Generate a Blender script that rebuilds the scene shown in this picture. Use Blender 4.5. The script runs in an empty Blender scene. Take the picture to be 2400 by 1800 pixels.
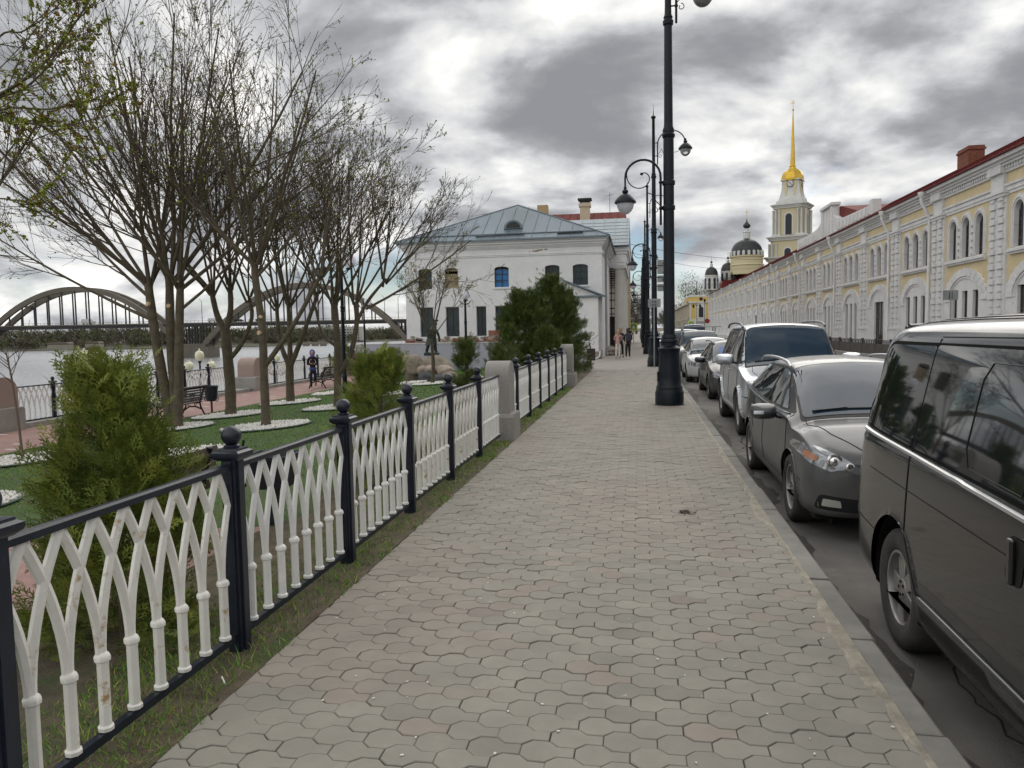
import bpy, bmesh, math, random
import numpy as np
from mathutils import Vector, Matrix
from mathutils.bvhtree import BVHTree
from mathutils.geometry import tessellate_polygon, delaunay_2d_cdt
C = bpy.context.scene.collection
S = bpy.context.scene
rad = math.radians
PI = math.pi

# ---------------------------------------------------------------- camera
EYE = 1.70
cam = bpy.data.objects.new('camera', bpy.data.cameras.new('camera'))
C.objects.link(cam)
cam.data.sensor_width = 36.0
cam.data.lens = 27.0
cam.data.clip_start = 0.05
cam.data.clip_end = 9000
cam.matrix_world = (Matrix.Translation((0, 0, EYE)) @ Matrix.Rotation(0.16600383, 4, 'Z')
                    @ Matrix.Rotation(PI/2 - 0.07020637, 4, 'X') @ Matrix.Rotation(-0.01799806, 4, 'Z'))
S.camera = cam
CR = cam.matrix_world.to_3x3()
def ray(px, py):                      # view direction of a pixel of the 2400 x 1800 photograph
    return CR @ Vector(((px-1200)/1800.0, -(py-900)/1800.0, -1.0))
def g(px, py, z=0.0):                 # where that direction meets the height z
    d = ray(px, py); t = (z-EYE)/d.z
    return Vector((d.x*t, d.y*t, z))
def atX(px, py, X):
    d = ray(px, py); t = X/d.x
    return Vector((X, d.y*t, EYE+d.z*t))
def atY(px, py, Y):
    d = ray(px, py); t = Y/d.y
    return Vector((d.x*t, Y, EYE+d.z*t))

# ---------------------------------------------------------------- sky and sun
SUN_EL, SUN_AZ = rad(42), rad(14)      # azimuth measured from +Y towards +X
W = bpy.data.worlds.new('World'); S.world = W; W.use_nodes = True
nt = W.node_tree; nt.nodes.clear()
def N(t, **k):
    n = nt.nodes.new(t)
    for a, b in k.items(): setattr(n, a, b)
    return n
L = lambda a, b: nt.links.new(a, b)
def mth(op, a, b=None, c=None, clamp=False):
    n = N('ShaderNodeMath', operation=op, use_clamp=clamp)
    for i, v in enumerate((a, b, c)):
        if v is None: continue
        if isinstance(v, (int, float)): n.inputs[i].default_value = v
        else: L(v, n.inputs[i])
    return n.outputs[0]
tc = N('ShaderNodeTexCoord')
vn = N('ShaderNodeVectorMath', operation='NORMALIZE'); L(tc.outputs['Generated'], vn.inputs[0])
D = vn.outputs[0]
sp = N('ShaderNodeSeparateXYZ'); L(D, sp.inputs[0])
zc = mth('MAXIMUM', sp.outputs[2], 0.0)
den = mth('ADD', zc, 0.36)
cb = N('ShaderNodeCombineXYZ')
L(mth('DIVIDE', sp.outputs[0], den), cb.inputs[0]); L(mth('DIVIDE', sp.outputs[1], den), cb.inputs[1])
L(mth('MULTIPLY', zc, 1.6), cb.inputs[2])
def noise(vec, scale, detail, rough=0.55, dist=0.0, off=(0, 0, 0)):
    m = N('ShaderNodeMapping'); L(vec, m.inputs[0]); m.inputs['Location'].default_value = off
    n = N('ShaderNodeTexNoise'); L(m.outputs[0], n.inputs['Vector'])
    n.inputs['Scale'].default_value = scale; n.inputs['Detail'].default_value = detail
    n.inputs['Roughness'].default_value = rough; n.inputs['Distortion'].default_value = dist
    return n.outputs['Fac']
def blob(px, py, width, amp, acc):     # a soft brighter or darker part of the cloud deck in a fixed compass direction
    d = ray(px, py).normalized()
    v = N('ShaderNodeVectorMath', operation='DOT_PRODUCT'); L(D, v.inputs[0]); v.inputs[1].default_value = d
    k = 1.0/(1-math.cos(rad(width)))
    e = mth('EXPONENT', mth('MULTIPLY', mth('SUBTRACT', v.outputs['Value'], 1.0), k))
    return mth('MULTIPLY_ADD', e, amp, acc)
def mrange(f, a, b2, c=0.0, d=1.0, smooth=True):
    n = N('ShaderNodeMapRange'); n.interpolation_type = 'SMOOTHSTEP' if smooth else 'LINEAR'
    L(f, n.inputs[0]); n.inputs[1].default_value = a; n.inputs[2].default_value = b2; n.inputs[3].default_value = c; n.inputs[4].default_value = d
    return n.outputs[0]
cs = cb.outputs[0]
n1 = noise(cs, 0.85, 5, 0.48, 0.0, (3.1, 1.7, 0))          # broad masses
n2 = noise(cs, 2.5, 12, 0.52, 0.25, (0.4, 5.2, 1))        # billows
n2b = noise(cs, 2.5, 12, 0.52, 0.25, (0.47, 5.30, 1.05))  # the same billows a little nearer the sun: their difference lights the rims
n3 = noise(cs, 1.6, 12, 0.55, 0.1, (7.7, 2.2, 4))         # breaks in the deck
rim = mth('SUBTRACT', n2, n2b)
acc = mth('MULTIPLY_ADD', mth('SUBTRACT', n1, 0.5), 0.80, 0.62)
acc = mth('MULTIPLY_ADD', mth('SUBTRACT', n2, 0.5), 1.35, acc)
acc = mth('MULTIPLY_ADD', rim, 3.0, acc)
acc = mth('ADD', acc, mrange(zc, 0.20, 0.0, 0.0, 0.09))
for b in [(1000, 90, 9, -0.36), (1420, 260, 7, 0.12), (1250, 60, 6, -0.10), (650, 40, 9, -0.12), (1150, 330, 6, -0.04), (2330, 60, 7, -0.08), (2100, 380, 6, -0.06), (1350, 420, 5, 0.03),
          (150, 100, 8, -0.10), (120, 480, 7, 0.08), (560, 360, 7, 0.10), (860, 400, 5, 0.10), (1850, 130, 6, 0.22), (1640, 300, 5, 0.16), (1150, 450, 5, 0.10),
          (1620, -420, 15, 0.22), (1200, -900, 30, 0.22), (350, 640, 6, 0.10), (1750, 500, 4, 0.05)]:
    acc = blob(*b, acc)
for az, elv, wd, amp in [(200, 35, 42, 0.75), (275, 32, 34, 0.55)]:   # brightness added to the unseen sky behind camera and over river, lighting the facades
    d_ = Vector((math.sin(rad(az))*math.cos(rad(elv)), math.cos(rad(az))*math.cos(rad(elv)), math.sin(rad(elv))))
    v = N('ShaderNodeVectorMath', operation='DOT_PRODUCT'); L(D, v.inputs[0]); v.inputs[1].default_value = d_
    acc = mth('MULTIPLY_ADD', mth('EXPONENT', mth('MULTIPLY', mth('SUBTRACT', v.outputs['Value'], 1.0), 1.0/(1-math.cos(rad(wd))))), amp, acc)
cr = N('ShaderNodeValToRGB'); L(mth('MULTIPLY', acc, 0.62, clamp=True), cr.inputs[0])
el = cr.color_ramp.elements
el[0].position = 0.0; el[0].color = (0.29, 0.30, 0.325, 1)
el[1].position = 1.0; el[1].color = (1.75, 1.72, 1.66, 1)
for p, c in [(0.12, (0.32, 0.33, 0.35)), (0.26, (0.40, 0.41, 0.435)), (0.36, (0.52, 0.53, 0.55)), (0.47, (0.67, 0.68, 0.695)), (0.60, (0.84, 0.84, 0.835)), (0.80, (1.10, 1.09, 1.05))]:
    e = el.new(p); e.color = c+(1,)
sky = N('ShaderNodeTexSky'); sky.sky_type = 'NISHITA'; sky.sun_disc = False
sky.sun_elevation = SUN_EL; sky.sun_rotation = SUN_AZ; sky.air_density = 1.6; sky.dust_density = 0.3; sky.ozone_density = 2.5
tint = N('ShaderNodeMix', data_type='RGBA', blend_type='MULTIPLY'); tint.inputs[0].default_value = 1.0
L(sky.outputs[0], tint.inputs[6]); tint.inputs[7].default_value = (0.66, 0.86, 1.25, 1)
bgs = N('ShaderNodeBackground'); L(tint.outputs[2], bgs.inputs[0]); bgs.inputs[1].default_value = 0.085
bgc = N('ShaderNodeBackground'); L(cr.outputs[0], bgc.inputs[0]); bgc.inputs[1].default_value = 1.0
# the deck opens to blue only low above the horizon
cov = mth('ADD', mrange(n3, 0.36, 0.56), mrange(zc, 0.05, 0.22))
cov = mth('MAXIMUM', mth('MINIMUM', cov, 1.0), 0.12)
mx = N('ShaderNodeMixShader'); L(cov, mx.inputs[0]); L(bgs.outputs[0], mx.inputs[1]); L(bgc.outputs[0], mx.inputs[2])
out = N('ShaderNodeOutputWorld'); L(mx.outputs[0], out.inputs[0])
W.cycles.sampling_method = 'MANUAL'; W.cycles.sample_map_resolution = 1024

sun = bpy.data.objects.new('sun', bpy.data.lights.new('sun', 'SUN')); C.objects.link(sun)
sun.data.energy = 1.5; sun.data.angle = rad(60); sun.data.color = (1.0, 0.95, 0.88)
sd = Vector((math.sin(SUN_AZ)*math.cos(SUN_EL), math.cos(SUN_AZ)*math.cos(SUN_EL), math.sin(SUN_EL)))
sun.rotation_euler = sd.to_track_quat('Z', 'Y').to_euler()
S.view_settings.view_transform = 'Standard'; S.view_settings.look = 'None'
S.view_settings.exposure = 0.0; S.view_settings.gamma = 1.0
try:
    S.cycles.use_adaptive_sampling = True; S.cycles.adaptive_threshold = 0.02
    S.cycles.max_bounces = 6; S.cycles.diffuse_bounces = 3; S.cycles.glossy_bounces = 3; S.cycles.transmission_bounces = 4
    S.cycles.caustics_reflective = False; S.cycles.caustics_refractive = False
except Exception: pass

# ---------------------------------------------------------------- materials
_m = {}
def mat(name, col, rough=0.6, metal=0.0, var=None, col2=None, bump=None, coat=0.0, stain=None, attr=None, spec=None, trans=0.0, emit=None, coord='Object', ior=None):
    """var=(scale, lo, hi) mottles between lo*col and hi*col (or col and col2); stain=(scale, threshold, colour); bump=(scale, distance)"""
    if name in _m: return _m[name]
    m = bpy.data.materials.new(name); m.use_nodes = True; _m[name] = m
    t = m.node_tree; b = t.nodes['Principled BSDF']
    b.inputs['Roughness'].default_value = rough; b.inputs['Metallic'].default_value = metal
    if coat: b.inputs['Coat Weight'].default_value = coat; b.inputs['Coat Roughness'].default_value = 0.04
    if spec is not None: b.inputs['Specular IOR Level'].default_value = spec
    if trans: b.inputs['Transmission Weight'].default_value = trans
    if ior: b.inputs['IOR'].default_value = ior
    if emit: b.inputs['Emission Color'].default_value = tuple(emit[:3])+(1,); b.inputs['Emission Strength'].default_value = emit[3]
    src = None
    tcn = t.nodes.new('ShaderNodeTexCoord').outputs[coord]
    def nz(scale, detail=6, rgh=0.6):
        n = t.nodes.new('ShaderNodeTexNoise'); n.inputs['Scale'].default_value = scale; n.inputs['Detail'].default_value = detail
        n.inputs['Roughness'].default_value = rgh; t.links.new(tcn, n.inputs['Vector']); return n.outputs['Fac']
    def mix(f, a, bb, mode='MIX'):
        n = t.nodes.new('ShaderNodeMix'); n.data_type = 'RGBA'; n.blend_type = mode
        for k, v in ((0, f), (6, a), (7, bb)):
            if hasattr(v, 'links') or hasattr(v, 'is_linked'): t.links.new(v, n.inputs[k])
            elif isinstance(v, (int, float)): n.inputs[k].default_value = v
            else: n.inputs[k].default_value = tuple(v[:3])+(1,)
        return n.outputs[2]
    def ramp(f, p0, p1):
        n = t.nodes.new('ShaderNodeMapRange'); n.inputs[1].default_value = p0; n.inputs[2].default_value = p1
        t.links.new(f, n.inputs[0]); return n.outputs[0]
    if var:
        lo, hi = var[1], var[2]
        a = tuple(c*lo for c in col); bb = tuple(min(1, c*hi) for c in (col2 or col))
        src = mix(ramp(nz(var[0]), 0.32, 0.68), a, bb)
        src = mix(ramp(nz(var[0]*5.3), 0.3, 0.7), src, mix(0.5, src, (1, 1, 1) if False else tuple(min(1, c*(hi+lo)*0.42) for c in col)))
    if attr:
        n = t.nodes.new('ShaderNodeAttribute'); n.attribute_name = attr
        src = mix(1.0, src if src else col, n.outputs['Color'], 'MULTIPLY')
    if stain:
        src = mix(ramp(nz(stain[0], 8, 0.65), stain[1], stain[1]+(stain[3] if len(stain) > 3 else 0.06)), src if src else col, stain[2])
    if src is not None: t.links.new(src, b.inputs['Base Color'])
    else: b.inputs['Base Color'].default_value = tuple(col[:3])+(1,)
    if bump:
        bn = t.nodes.new('ShaderNodeBump'); bn.inputs['Distance'].default_value = bump[1]; bn.inputs['Strength'].default_value = 1.0
        t.links.new(nz(bump[0], 8, 0.65), bn.inputs['Height']); t.links.new(bn.outputs[0], b.inputs['Normal'])
    m['tcn'] = 0
    return m

# ---------------------------------------------------------------- mesh helpers
class MB:
    def __init__(s): s.V = []; s.F = []; s.M = []; s.mi = 0
    def add(s, V, F, M=None):
        o = len(s.V); s.V.extend([tuple(v) for v in V])
        for f in F: s.F.append([i+o for i in f]); s.M.append(s.mi)
        return s
    def box(s, x0, x1, y0, y1, z0, z1):
        return s.add([(x0,y0,z0),(x1,y0,z0),(x1,y1,z0),(x0,y1,z0),(x0,y0,z1),(x1,y0,z1),(x1,y1,z1),(x0,y1,z1)],
                     [(0,3,2,1),(4,5,6,7),(0,1,5,4),(1,2,6,5),(2,3,7,6),(3,0,4,7)])
    def obox(s, c, sx, sy, sz, rz=0, ry=0, rx=0):
        M = Matrix.Translation(c) @ Matrix.Rotation(rz, 4, 'Z') @ Matrix.Rotation(ry, 4, 'Y') @ Matrix.Rotation(rx, 4, 'X')
        v = [M @ Vector((a*sx/2, b*sy/2, cc*sz/2)) for cc in (-1, 1) for a, b in ((-1,-1),(1,-1),(1,1),(-1,1))]
        return s.add(v, [(0,3,2,1),(4,5,6,7),(0,1,5,4),(1,2,6,5),(2,3,7,6),(3,0,4,7)])
    def tube(s, pts, r, n=8, cap=True, flat=None):
        pts = [Vector(p) for p in pts]; k = len(pts)
        rr = [r]*k if isinstance(r, (int, float)) else r
        o = len(s.V); up = None
        for i, p in enumerate(pts):
            t = (pts[min(i+1, k-1)]-pts[max(i-1, 0)])
            if t.length < 1e-9: t = Vector((0, 0, 1))
            t.normalize()
            if up is None:
                up = Vector((0, 0, 1)) if abs(t.z) < 0.9 else Vector((1, 0, 0))
            a = t.cross(up); a = a.normalized() if a.length > 1e-6 else t.orthogonal().normalized()
            b = a.cross(t); up = b
            for j in range(n):
                an = 2*PI*(j+0.5)/n
                q = p + a*(math.cos(an)*rr[i]) + b*(math.sin(an)*rr[i]*(flat or 1))
                s.V.append((q.x, q.y, q.z))
        for i in range(k-1):
            for j in range(n):
                s.F.append([o+i*n+j, o+i*n+(j+1) % n, o+(i+1)*n+(j+1) % n, o+(i+1)*n+j]); s.M.append(s.mi)
        if cap:
            s.F.append([o+j for j in range(n)][::-1]); s.M.append(s.mi)
            s.F.append([o+(k-1)*n+j for j in range(n)]); s.M.append(s.mi)
        return s
    def lathe(s, prof, n=20, c=(0, 0, 0), mtx=None, a0=0.0, cap=True):
        o = len(s.V)
        for r, z in prof:
            for j in range(n):
                an = a0+2*PI*j/n; v = Vector((r*math.cos(an), r*math.sin(an), z))
                if mtx is not None: v = mtx @ v
                s.V.append((v.x+c[0], v.y+c[1], v.z+c[2]))
        for i in range(len(prof)-1):
            for j in range(n):
                s.F.append([o+i*n+j, o+i*n+(j+1) % n, o+(i+1)*n+(j+1) % n, o+(i+1)*n+j]); s.M.append(s.mi)
        if cap and prof[0][0] > 1e-5: s.F.append([o+j for j in range(n)][::-1]); s.M.append(s.mi)
        if cap and prof[-1][0] > 1e-5: s.F.append([o+(len(prof)-1)*n+j for j in range(n)]); s.M.append(s.mi)
        return s
    def prism(s, poly, f0, f1):
        """poly: 2-D points; f0, f1 map a 2-D point to 3-D on the two sides"""
        n = len(poly); a = [f0(p) for p in poly]; b = [f1(p) for p in poly]
        tri = tessellate_polygon([[Vector((p[0], p[1], 0)) for p in poly]])
        o = len(s.V); s.V.extend([tuple(v) for v in a+b])
        for t in tri:
            s.F.append([o+i for i in t]); s.M.append(s.mi); s.F.append([o+n+i for i in t][::-1]); s.M.append(s.mi)
        for i in range(n):
            j = (i+1) % n; s.F.append([o+i, o+j, o+n+j, o+n+i]); s.M.append(s.mi)
        return s
    def panel(s, outer, holes, f, depth):
        """a wall sheet with openings; f(u, v, d) maps to 3-D, d = depth behind the face; reveals go back to depth"""
        loops = [[Vector((p[0], p[1], 0)) for p in lp] for lp in [outer]+holes]
        flat = [p for lp in loops for p in lp]
        o = len(s.V); s.V.extend([tuple(f(p.x, p.y, 0)) for p in flat])
        for t in tessellate_polygon(loops): s.F.append([o+i for i in t]); s.M.append(s.mi)
        for h in holes:
            n = len(h); o = len(s.V)
            s.V.extend([tuple(f(p[0], p[1], 0)) for p in h]); s.V.extend([tuple(f(p[0], p[1], depth)) for p in h])
            for i in range(n):
                j = (i+1) % n; s.F.append([o+i, o+j, o+n+j, o+n+i]); s.M.append(s.mi)
        return s
    def build(s, name, m=None, parent=None, smooth=None, bevel=0, loc=None):
        me = bpy.data.meshes.new(name); me.from_pydata(s.V, [], s.F); me.update()
        ms = m if isinstance(m, (list, tuple)) else [m]
        for x in ms:
            if x: me.materials.append(x)
        if len(ms) > 1: me.polygons.foreach_set('material_index', s.M)
        bm = bmesh.new(); bm.from_mesh(me); bmesh.ops.recalc_face_normals(bm, faces=bm.faces); bm.to_mesh(me); bm.free()
        if smooth is not None:
            me.polygons.foreach_set('use_smooth', [True]*len(me.polygons))
            me.set_sharp_from_angle(angle=rad(smooth))
        o = bpy.data.objects.new(name, me); C.objects.link(o)
        if parent: o.parent = parent
        if loc: o.location = loc
        if bevel:
            b = o.modifiers.new('bevel', 'BEVEL'); b.width = bevel; b.segments = 2; b.limit_method = 'ANGLE'; b.angle_limit = rad(40)
        return o
def raw(name, V, F, m, parent=None, smooth=True, col=None, attr='tint'):
    """fast mesh from numpy arrays; F (n, k) of constant k; col (nverts, 3)"""
    V = np.asarray(V, np.float32); F = np.asarray(F, np.int32); k = F.shape[1]
    me = bpy.data.meshes.new(name)
    me.vertices.add(len(V)); me.vertices.foreach_set('co', V.ravel())
    me.loops.add(F.size); me.loops.foreach_set('vertex_index', F.ravel())
    me.polygons.add(len(F)); me.polygons.foreach_set('loop_start', np.arange(0, F.size, k, dtype=np.int32))
    me.update(calc_edges=True)
    if smooth: me.polygons.foreach_set('use_smooth', np.ones(len(F), bool))
    if m: me.materials.append(m)
    if col is not None:
        a = me.color_attributes.new(attr, 'FLOAT_COLOR', 'POINT')
        a.data.foreach_set('color', np.concatenate([np.asarray(col, np.float32), np.ones((len(V), 1), np.float32)], 1).ravel())
    o = bpy.data.objects.new(name, me); C.objects.link(o)
    if parent: o.parent = parent
    return o
def tag(o, label, cat, group=None):
    o['label'] = label; o['category'] = cat
    if group: o['group'] = group
    return o
def thing(name, label, cat, loc=(0, 0, 0), rz=0, group=None):
    o = bpy.data.objects.new(name, None); C.objects.link(o); o.location = loc; o.rotation_euler = (0, 0, rz)
    o.empty_display_size = 0.2
    return tag(o, label, cat, group)
def kind(o, k='structure', label=None):
    o['kind'] = k
    if label: o['label'] = label
    return o
def dup(root, loc, rz=None, label=None, group=None, parent=None):
    r = root.copy(); C.objects.link(r); r.location = loc
    if rz is not None: r.rotation_euler = (0, 0, rz)
    if label: r['label'] = label
    if group: r['group'] = group
    if parent: r.parent = parent
    for ch in list(root.children):
        c = ch.copy(); C.objects.link(c); c.parent = r
        for q in list(ch.children):
            d = q.copy(); C.objects.link(d); d.parent = c
    return r
def arc(cx, cz, rx, rz, a0, a1, n):
    return [(cx+rx*math.cos(rad(a0+(a1-a0)*i/n)), cz+rz*math.sin(rad(a0+(a1-a0)*i/n))) for i in range(n+1)]
def arched(cx, w, z0, z1, rise, n=8):
    """outline of an arched opening, counter-clockwise from bottom left"""
    return [(cx-w/2, z0), (cx+w/2, z0)] + arc(cx, z1-rise, w/2, rise, 0, 180, n)
def sm(a, b, x):
    t = min(1, max(0, (x-a)/(b-a))); return t*t*(3-2*t)
def lawn_z(x, y=0):
    return -0.02 - 0.60*min(1, max(0, (-x-2.4)/10.3))
# ================================================================ the setting
KX0, KX1 = 1.10, 1.25                    # kerb stones
SWL = -1.92                              # left edge of the sidewalk
ROADZ = -0.17
M_ground = mat('bare earth', (0.12, 0.10, 0.07), 0.95, var=(0.4, 0.7, 1.2))
b = MB().add([(-17.4, -60, -0.95), (2500, -60, -0.95), (2500, 4000, -0.95), (-17.4, 4000, -0.95)], [(0, 1, 2, 3)])
kind(b.build('ground', M_ground))
# river
M_water = mat('river water', (0.30, 0.31, 0.33), 0.22, spec=0.9, bump=(0.9, 0.035))
t = M_water.node_tree; bn = [n for n in t.nodes if n.type == 'BUMP'][0]; nz = [n for n in t.nodes if n.type == 'TEX_NOISE'][0]
mp = t.nodes.new('ShaderNodeMapping'); mp.inputs['Scale'].default_value = (0.35, 1.0, 1); mp.inputs['Rotation'].default_value = (0, 0, rad(-10))
mp.vector_type = 'POINT'
t.links.new(nz.inputs['Vector'].links[0].from_socket, mp.inputs[0]); t.links.new(mp.outputs[0], nz.inputs['Vector'])
nz.inputs['Scale'].default_value = 0.45; nz.inputs['Detail'].default_value = 12; nz.inputs['Roughness'].default_value = 0.72
bn.inputs['Distance'].default_value = 0.16
WZ = -9.8
b = MB().add([(-1600, -300, WZ), (-17.0, -300, WZ), (-17.0, 2500, WZ), (-1600, 2500, WZ)], [(0, 1, 2, 3)])
kind(b.build('river', M_water))
# far bank
M_bank = mat('far bank grass', (0.085, 0.085, 0.055), 0.95, var=(0.02, 0.7, 1.3))
fb = [g(-700, 838, WZ), g(0, 824, WZ), g(330, 818, WZ), g(600, 813, WZ), g(760, 805, WZ), g(960, 797.5, WZ)]
b = MB()
n = len(fb)
for k, (off, z) in enumerate([(0, WZ-0.5), (0, WZ+0.6), (40, WZ+3.5), (130, WZ+5), (2500, WZ+8)]):
    for p in fb:
        d = Vector((p.x, p.y, 0)).normalized(); b.V.append((p.x+d.x*off, p.y+d.y*off, z))
for k in range(4):
    for i in range(n-1): b.F.append([k*n+i, k*n+i+1, (k+1)*n+i+1, (k+1)*n+i]); b.M.append(0)
kind(b.build('far_bank', M_bank))
# embankment wall down to the water
M_conc = mat('weathered concrete', (0.33, 0.32, 0.30), 0.85, var=(2.0, 0.75, 1.15), bump=(30, 0.004))
b = MB().add([(-17.0, -60, -0.75), (-17.0, 60, -0.75), (-23, 60, WZ-0.5), (-23, -60, WZ-0.5)], [(0, 1, 2, 3)])
kind(b.build('embankment_slope', M_conc))
# promenade
M_prom = mat('pink promenade brick', (0.34, 0.21, 0.185), 0.8, var=(1.3, 0.85, 1.15), bump=(60, 0.003))
t = M_prom.node_tree; bs = t.nodes['Principled BSDF']; src = bs.inputs['Base Color'].links[0].from_socket
br = t.nodes.new('ShaderNodeTexBrick'); br.inputs['Scale'].default_value = 5.0; br.inputs['Color1'].default_value = (1, 1, 1, 1); br.inputs['Color2'].default_value = (0.86, 0.86, 0.86, 1)
br.inputs['Mortar'].default_value = (0.72, 0.7, 0.68, 1); br.inputs['Mortar Size'].default_value = 0.02
t.links.new([n for n in t.nodes if n.type == 'TEX_COORD'][0].outputs['Object'], br.inputs['Vector'])
mxn = t.nodes.new('ShaderNodeMix'); mxn.data_type = 'RGBA'; mxn.blend_type = 'MULTIPLY'; mxn.inputs[0].default_value = 1.0
t.links.new(src, mxn.inputs[6]); t.links.new(br.outputs['Color'], mxn.inputs[7]); t.links.new(mxn.outputs[2], bs.inputs['Base Color'])
PZ = -0.65
b = MB().box(-15.95, -12.78, -20, 46, -0.9, PZ)
b.box(-12.78, -3.6, 4.6, 6.6, -0.95, -0.60) if False else None
kind(b.build('promenade', M_prom))
# a crossing path between the lawn beds, seen through the near fence
def strip(name, m, quad_xy, dz):
    bb = MB(); P = []
    nx = 14
    for i in range(nx+1):
        for (x0, y0), (x1, y1) in ((quad_xy[0], quad_xy[1]), (quad_xy[3], quad_xy[2])):
            x = x0+(x1-x0)*i/nx; y = y0+(y1-y0)*i/nx; P.append((x, y, lawn_z(x)+dz))
    bb.add(P, [(2*i, 2*i+2, 2*i+3, 2*i+1) for i in range(nx)])
    return bb.build(name, m)
kind(strip('garden_path', M_prom, [(-12.9, 4.4), (-3.4, 4.4), (-3.4, 6.5), (-12.9, 6.5)], 0.012))
# light inlaid bricks scattered on the promenade
rng = random.Random(5)
b = MB()
for i in range(46):
    x = rng.uniform(-15.6, -13.1); y = 12+i*0.75
    b.box(x-0.12, x+0.12, y-0.05, y+0.05, PZ, PZ+0.004)
kind(b.build('pale_paving_inlays', mat('pale brick', (0.6, 0.56, 0.52), 0.8, var=(9, 0.8, 1.1))))
# plinth under the river railing
kind(MB().box(-16.55, -15.95, -20, 46, -0.95, -0.52).build('plinth', M_conc, bevel=0.01))
# lawn
M_lawn = mat('lawn soil', (0.055, 0.105, 0.026), 0.95, var=(1.1, 0.7, 1.4), col2=(0.055, 0.075, 0.025), bump=(40, 0.02), stain=(0.9, 0.56, (0.085, 0.07, 0.045), 0.10))
b = MB(); P = []; F = []
xs = [-12.78, -11, -9, -7, -5, -3.6, -2.9, -2.4, -1.95]; ys = [-2+i*1.0 for i in range(46)]
for y in ys:
    for x in xs: P.append((x, y, lawn_z(x)-(0.02 if x > -2.2 else 0)))
nx = len(xs)
F = [(j*nx+i, j*nx+i+1, (j+1)*nx+i+1, (j+1)*nx+i) for j in range(len(ys)-1) for i in range(nx-1)]
kind(b.add(P, F).build('lawn', M_lawn, smooth=60))
# road
M_road = mat('worn asphalt', (0.155, 0.147, 0.136), 0.9, var=(1.3, 0.66, 1.25), bump=(110, 0.010), stain=(1.7, 0.60, (0.20, 0.18, 0.155), 0.08))
kind(MB().box(KX1, 12.6, -12, 330, -0.5, ROADZ).build('road', M_road))
# gutter dirt: darker wet band by the kerb, real silt lying on the asphalt
P = []; F = []; rng = random.Random(9)
w = 0.0; ys = [i*0.12 for i in range(0, 330)]
for i, y in enumerate(ys):
    w += rng.uniform(-0.05, 0.05); w = min(0.24, max(-0.03, w))
    P += [(KX1+0.002, y, ROADZ+0.008), (KX1+0.14+w+0.03*math.sin(y*3), y, ROADZ+0.004)]
F = [(2*i, 2*i+1, 2*i+3, 2*i+2) for i in range(len(ys)-1)]
kind(MB().add(P, F).build('gutter_silt', mat('damp silt', (0.038, 0.034, 0.029), 0.75, var=(6, 0.6, 1.5), bump=(45, 0.012))), 'stuff')
kind(MB().box(12.6, 15.9, -12, 182, -0.5, -0.02).build('far_pavement', M_conc))
# kerb of separate stones
M_kerb = mat('kerb stone', (0.225, 0.218, 0.20), 0.85, var=(3, 0.68, 1.2), bump=(60, 0.004), stain=(5, 0.66, (0.30, 0.27, 0.22), 0.08))
b = MB(); y = 0.3; rng = random.Random(3)
while y < 60:
    ln = 1.0
    dz = rng.uniform(-0.006, 0.006); dx = rng.uniform(-0.006, 0.006)
    b.prism([(KX0+dx, -0.4), (KX1+dx, -0.4), (KX1+dx, -0.018+dz), (KX1-0.02+dx, dz-0.002), (KX0+dx+0.01, dz), (KX0+dx, dz-0.01)],
            lambda p, y=y: (p[0], y+0.006+rng.uniform(0, 0.004), p[1]), lambda p, y=y: (p[0], y+ln-0.006, p[1]))
    y += ln
b.box(KX0, KX1, 60, 300, -0.4, 0)
kind(b.build('kerb', M_kerb, bevel=0.006))
# bedding below the pavers, with a sandy crumbled strip along the kerb
M_bed = mat('joint sand', (0.26, 0.235, 0.20), 0.95, var=(14, 0.6, 1.5), bump=(90, 0.01))
kind(MB().box(-2.0, KX0, -3, 300, -0.4, -0.019).build('paving_bed', M_bed))
M_sand = mat('crumbled mortar', (0.37, 0.335, 0.28), 0.95, var=(9, 0.6, 1.25), bump=(70, 0.012))
P = []; F = []; rng = random.Random(19); w = 0.06
ys = [0.2+i*0.07 for i in range(0, 420)]
for i, y in enumerate(ys):
    w = min(0.14, max(0.03, w+rng.uniform(-0.03, 0.03)))
    if y > 8: w *= 0.9
    P += [(KX0+0.012, y, 0.004+rng.uniform(-0.002, 0.004)), (KX0-w*0.5, y, 0.006+rng.uniform(-0.003, 0.004)), (KX0-w, y, -0.010)]
for i in range(len(ys)-1):
    F += [(3*i, 3*i+1, 3*i+4, 3*i+3), (3*i+1, 3*i+2, 3*i+5, 3*i+4)]
kind(MB().add(P, F).build('mortar_crumbs', M_sand), 'stuff')
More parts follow.
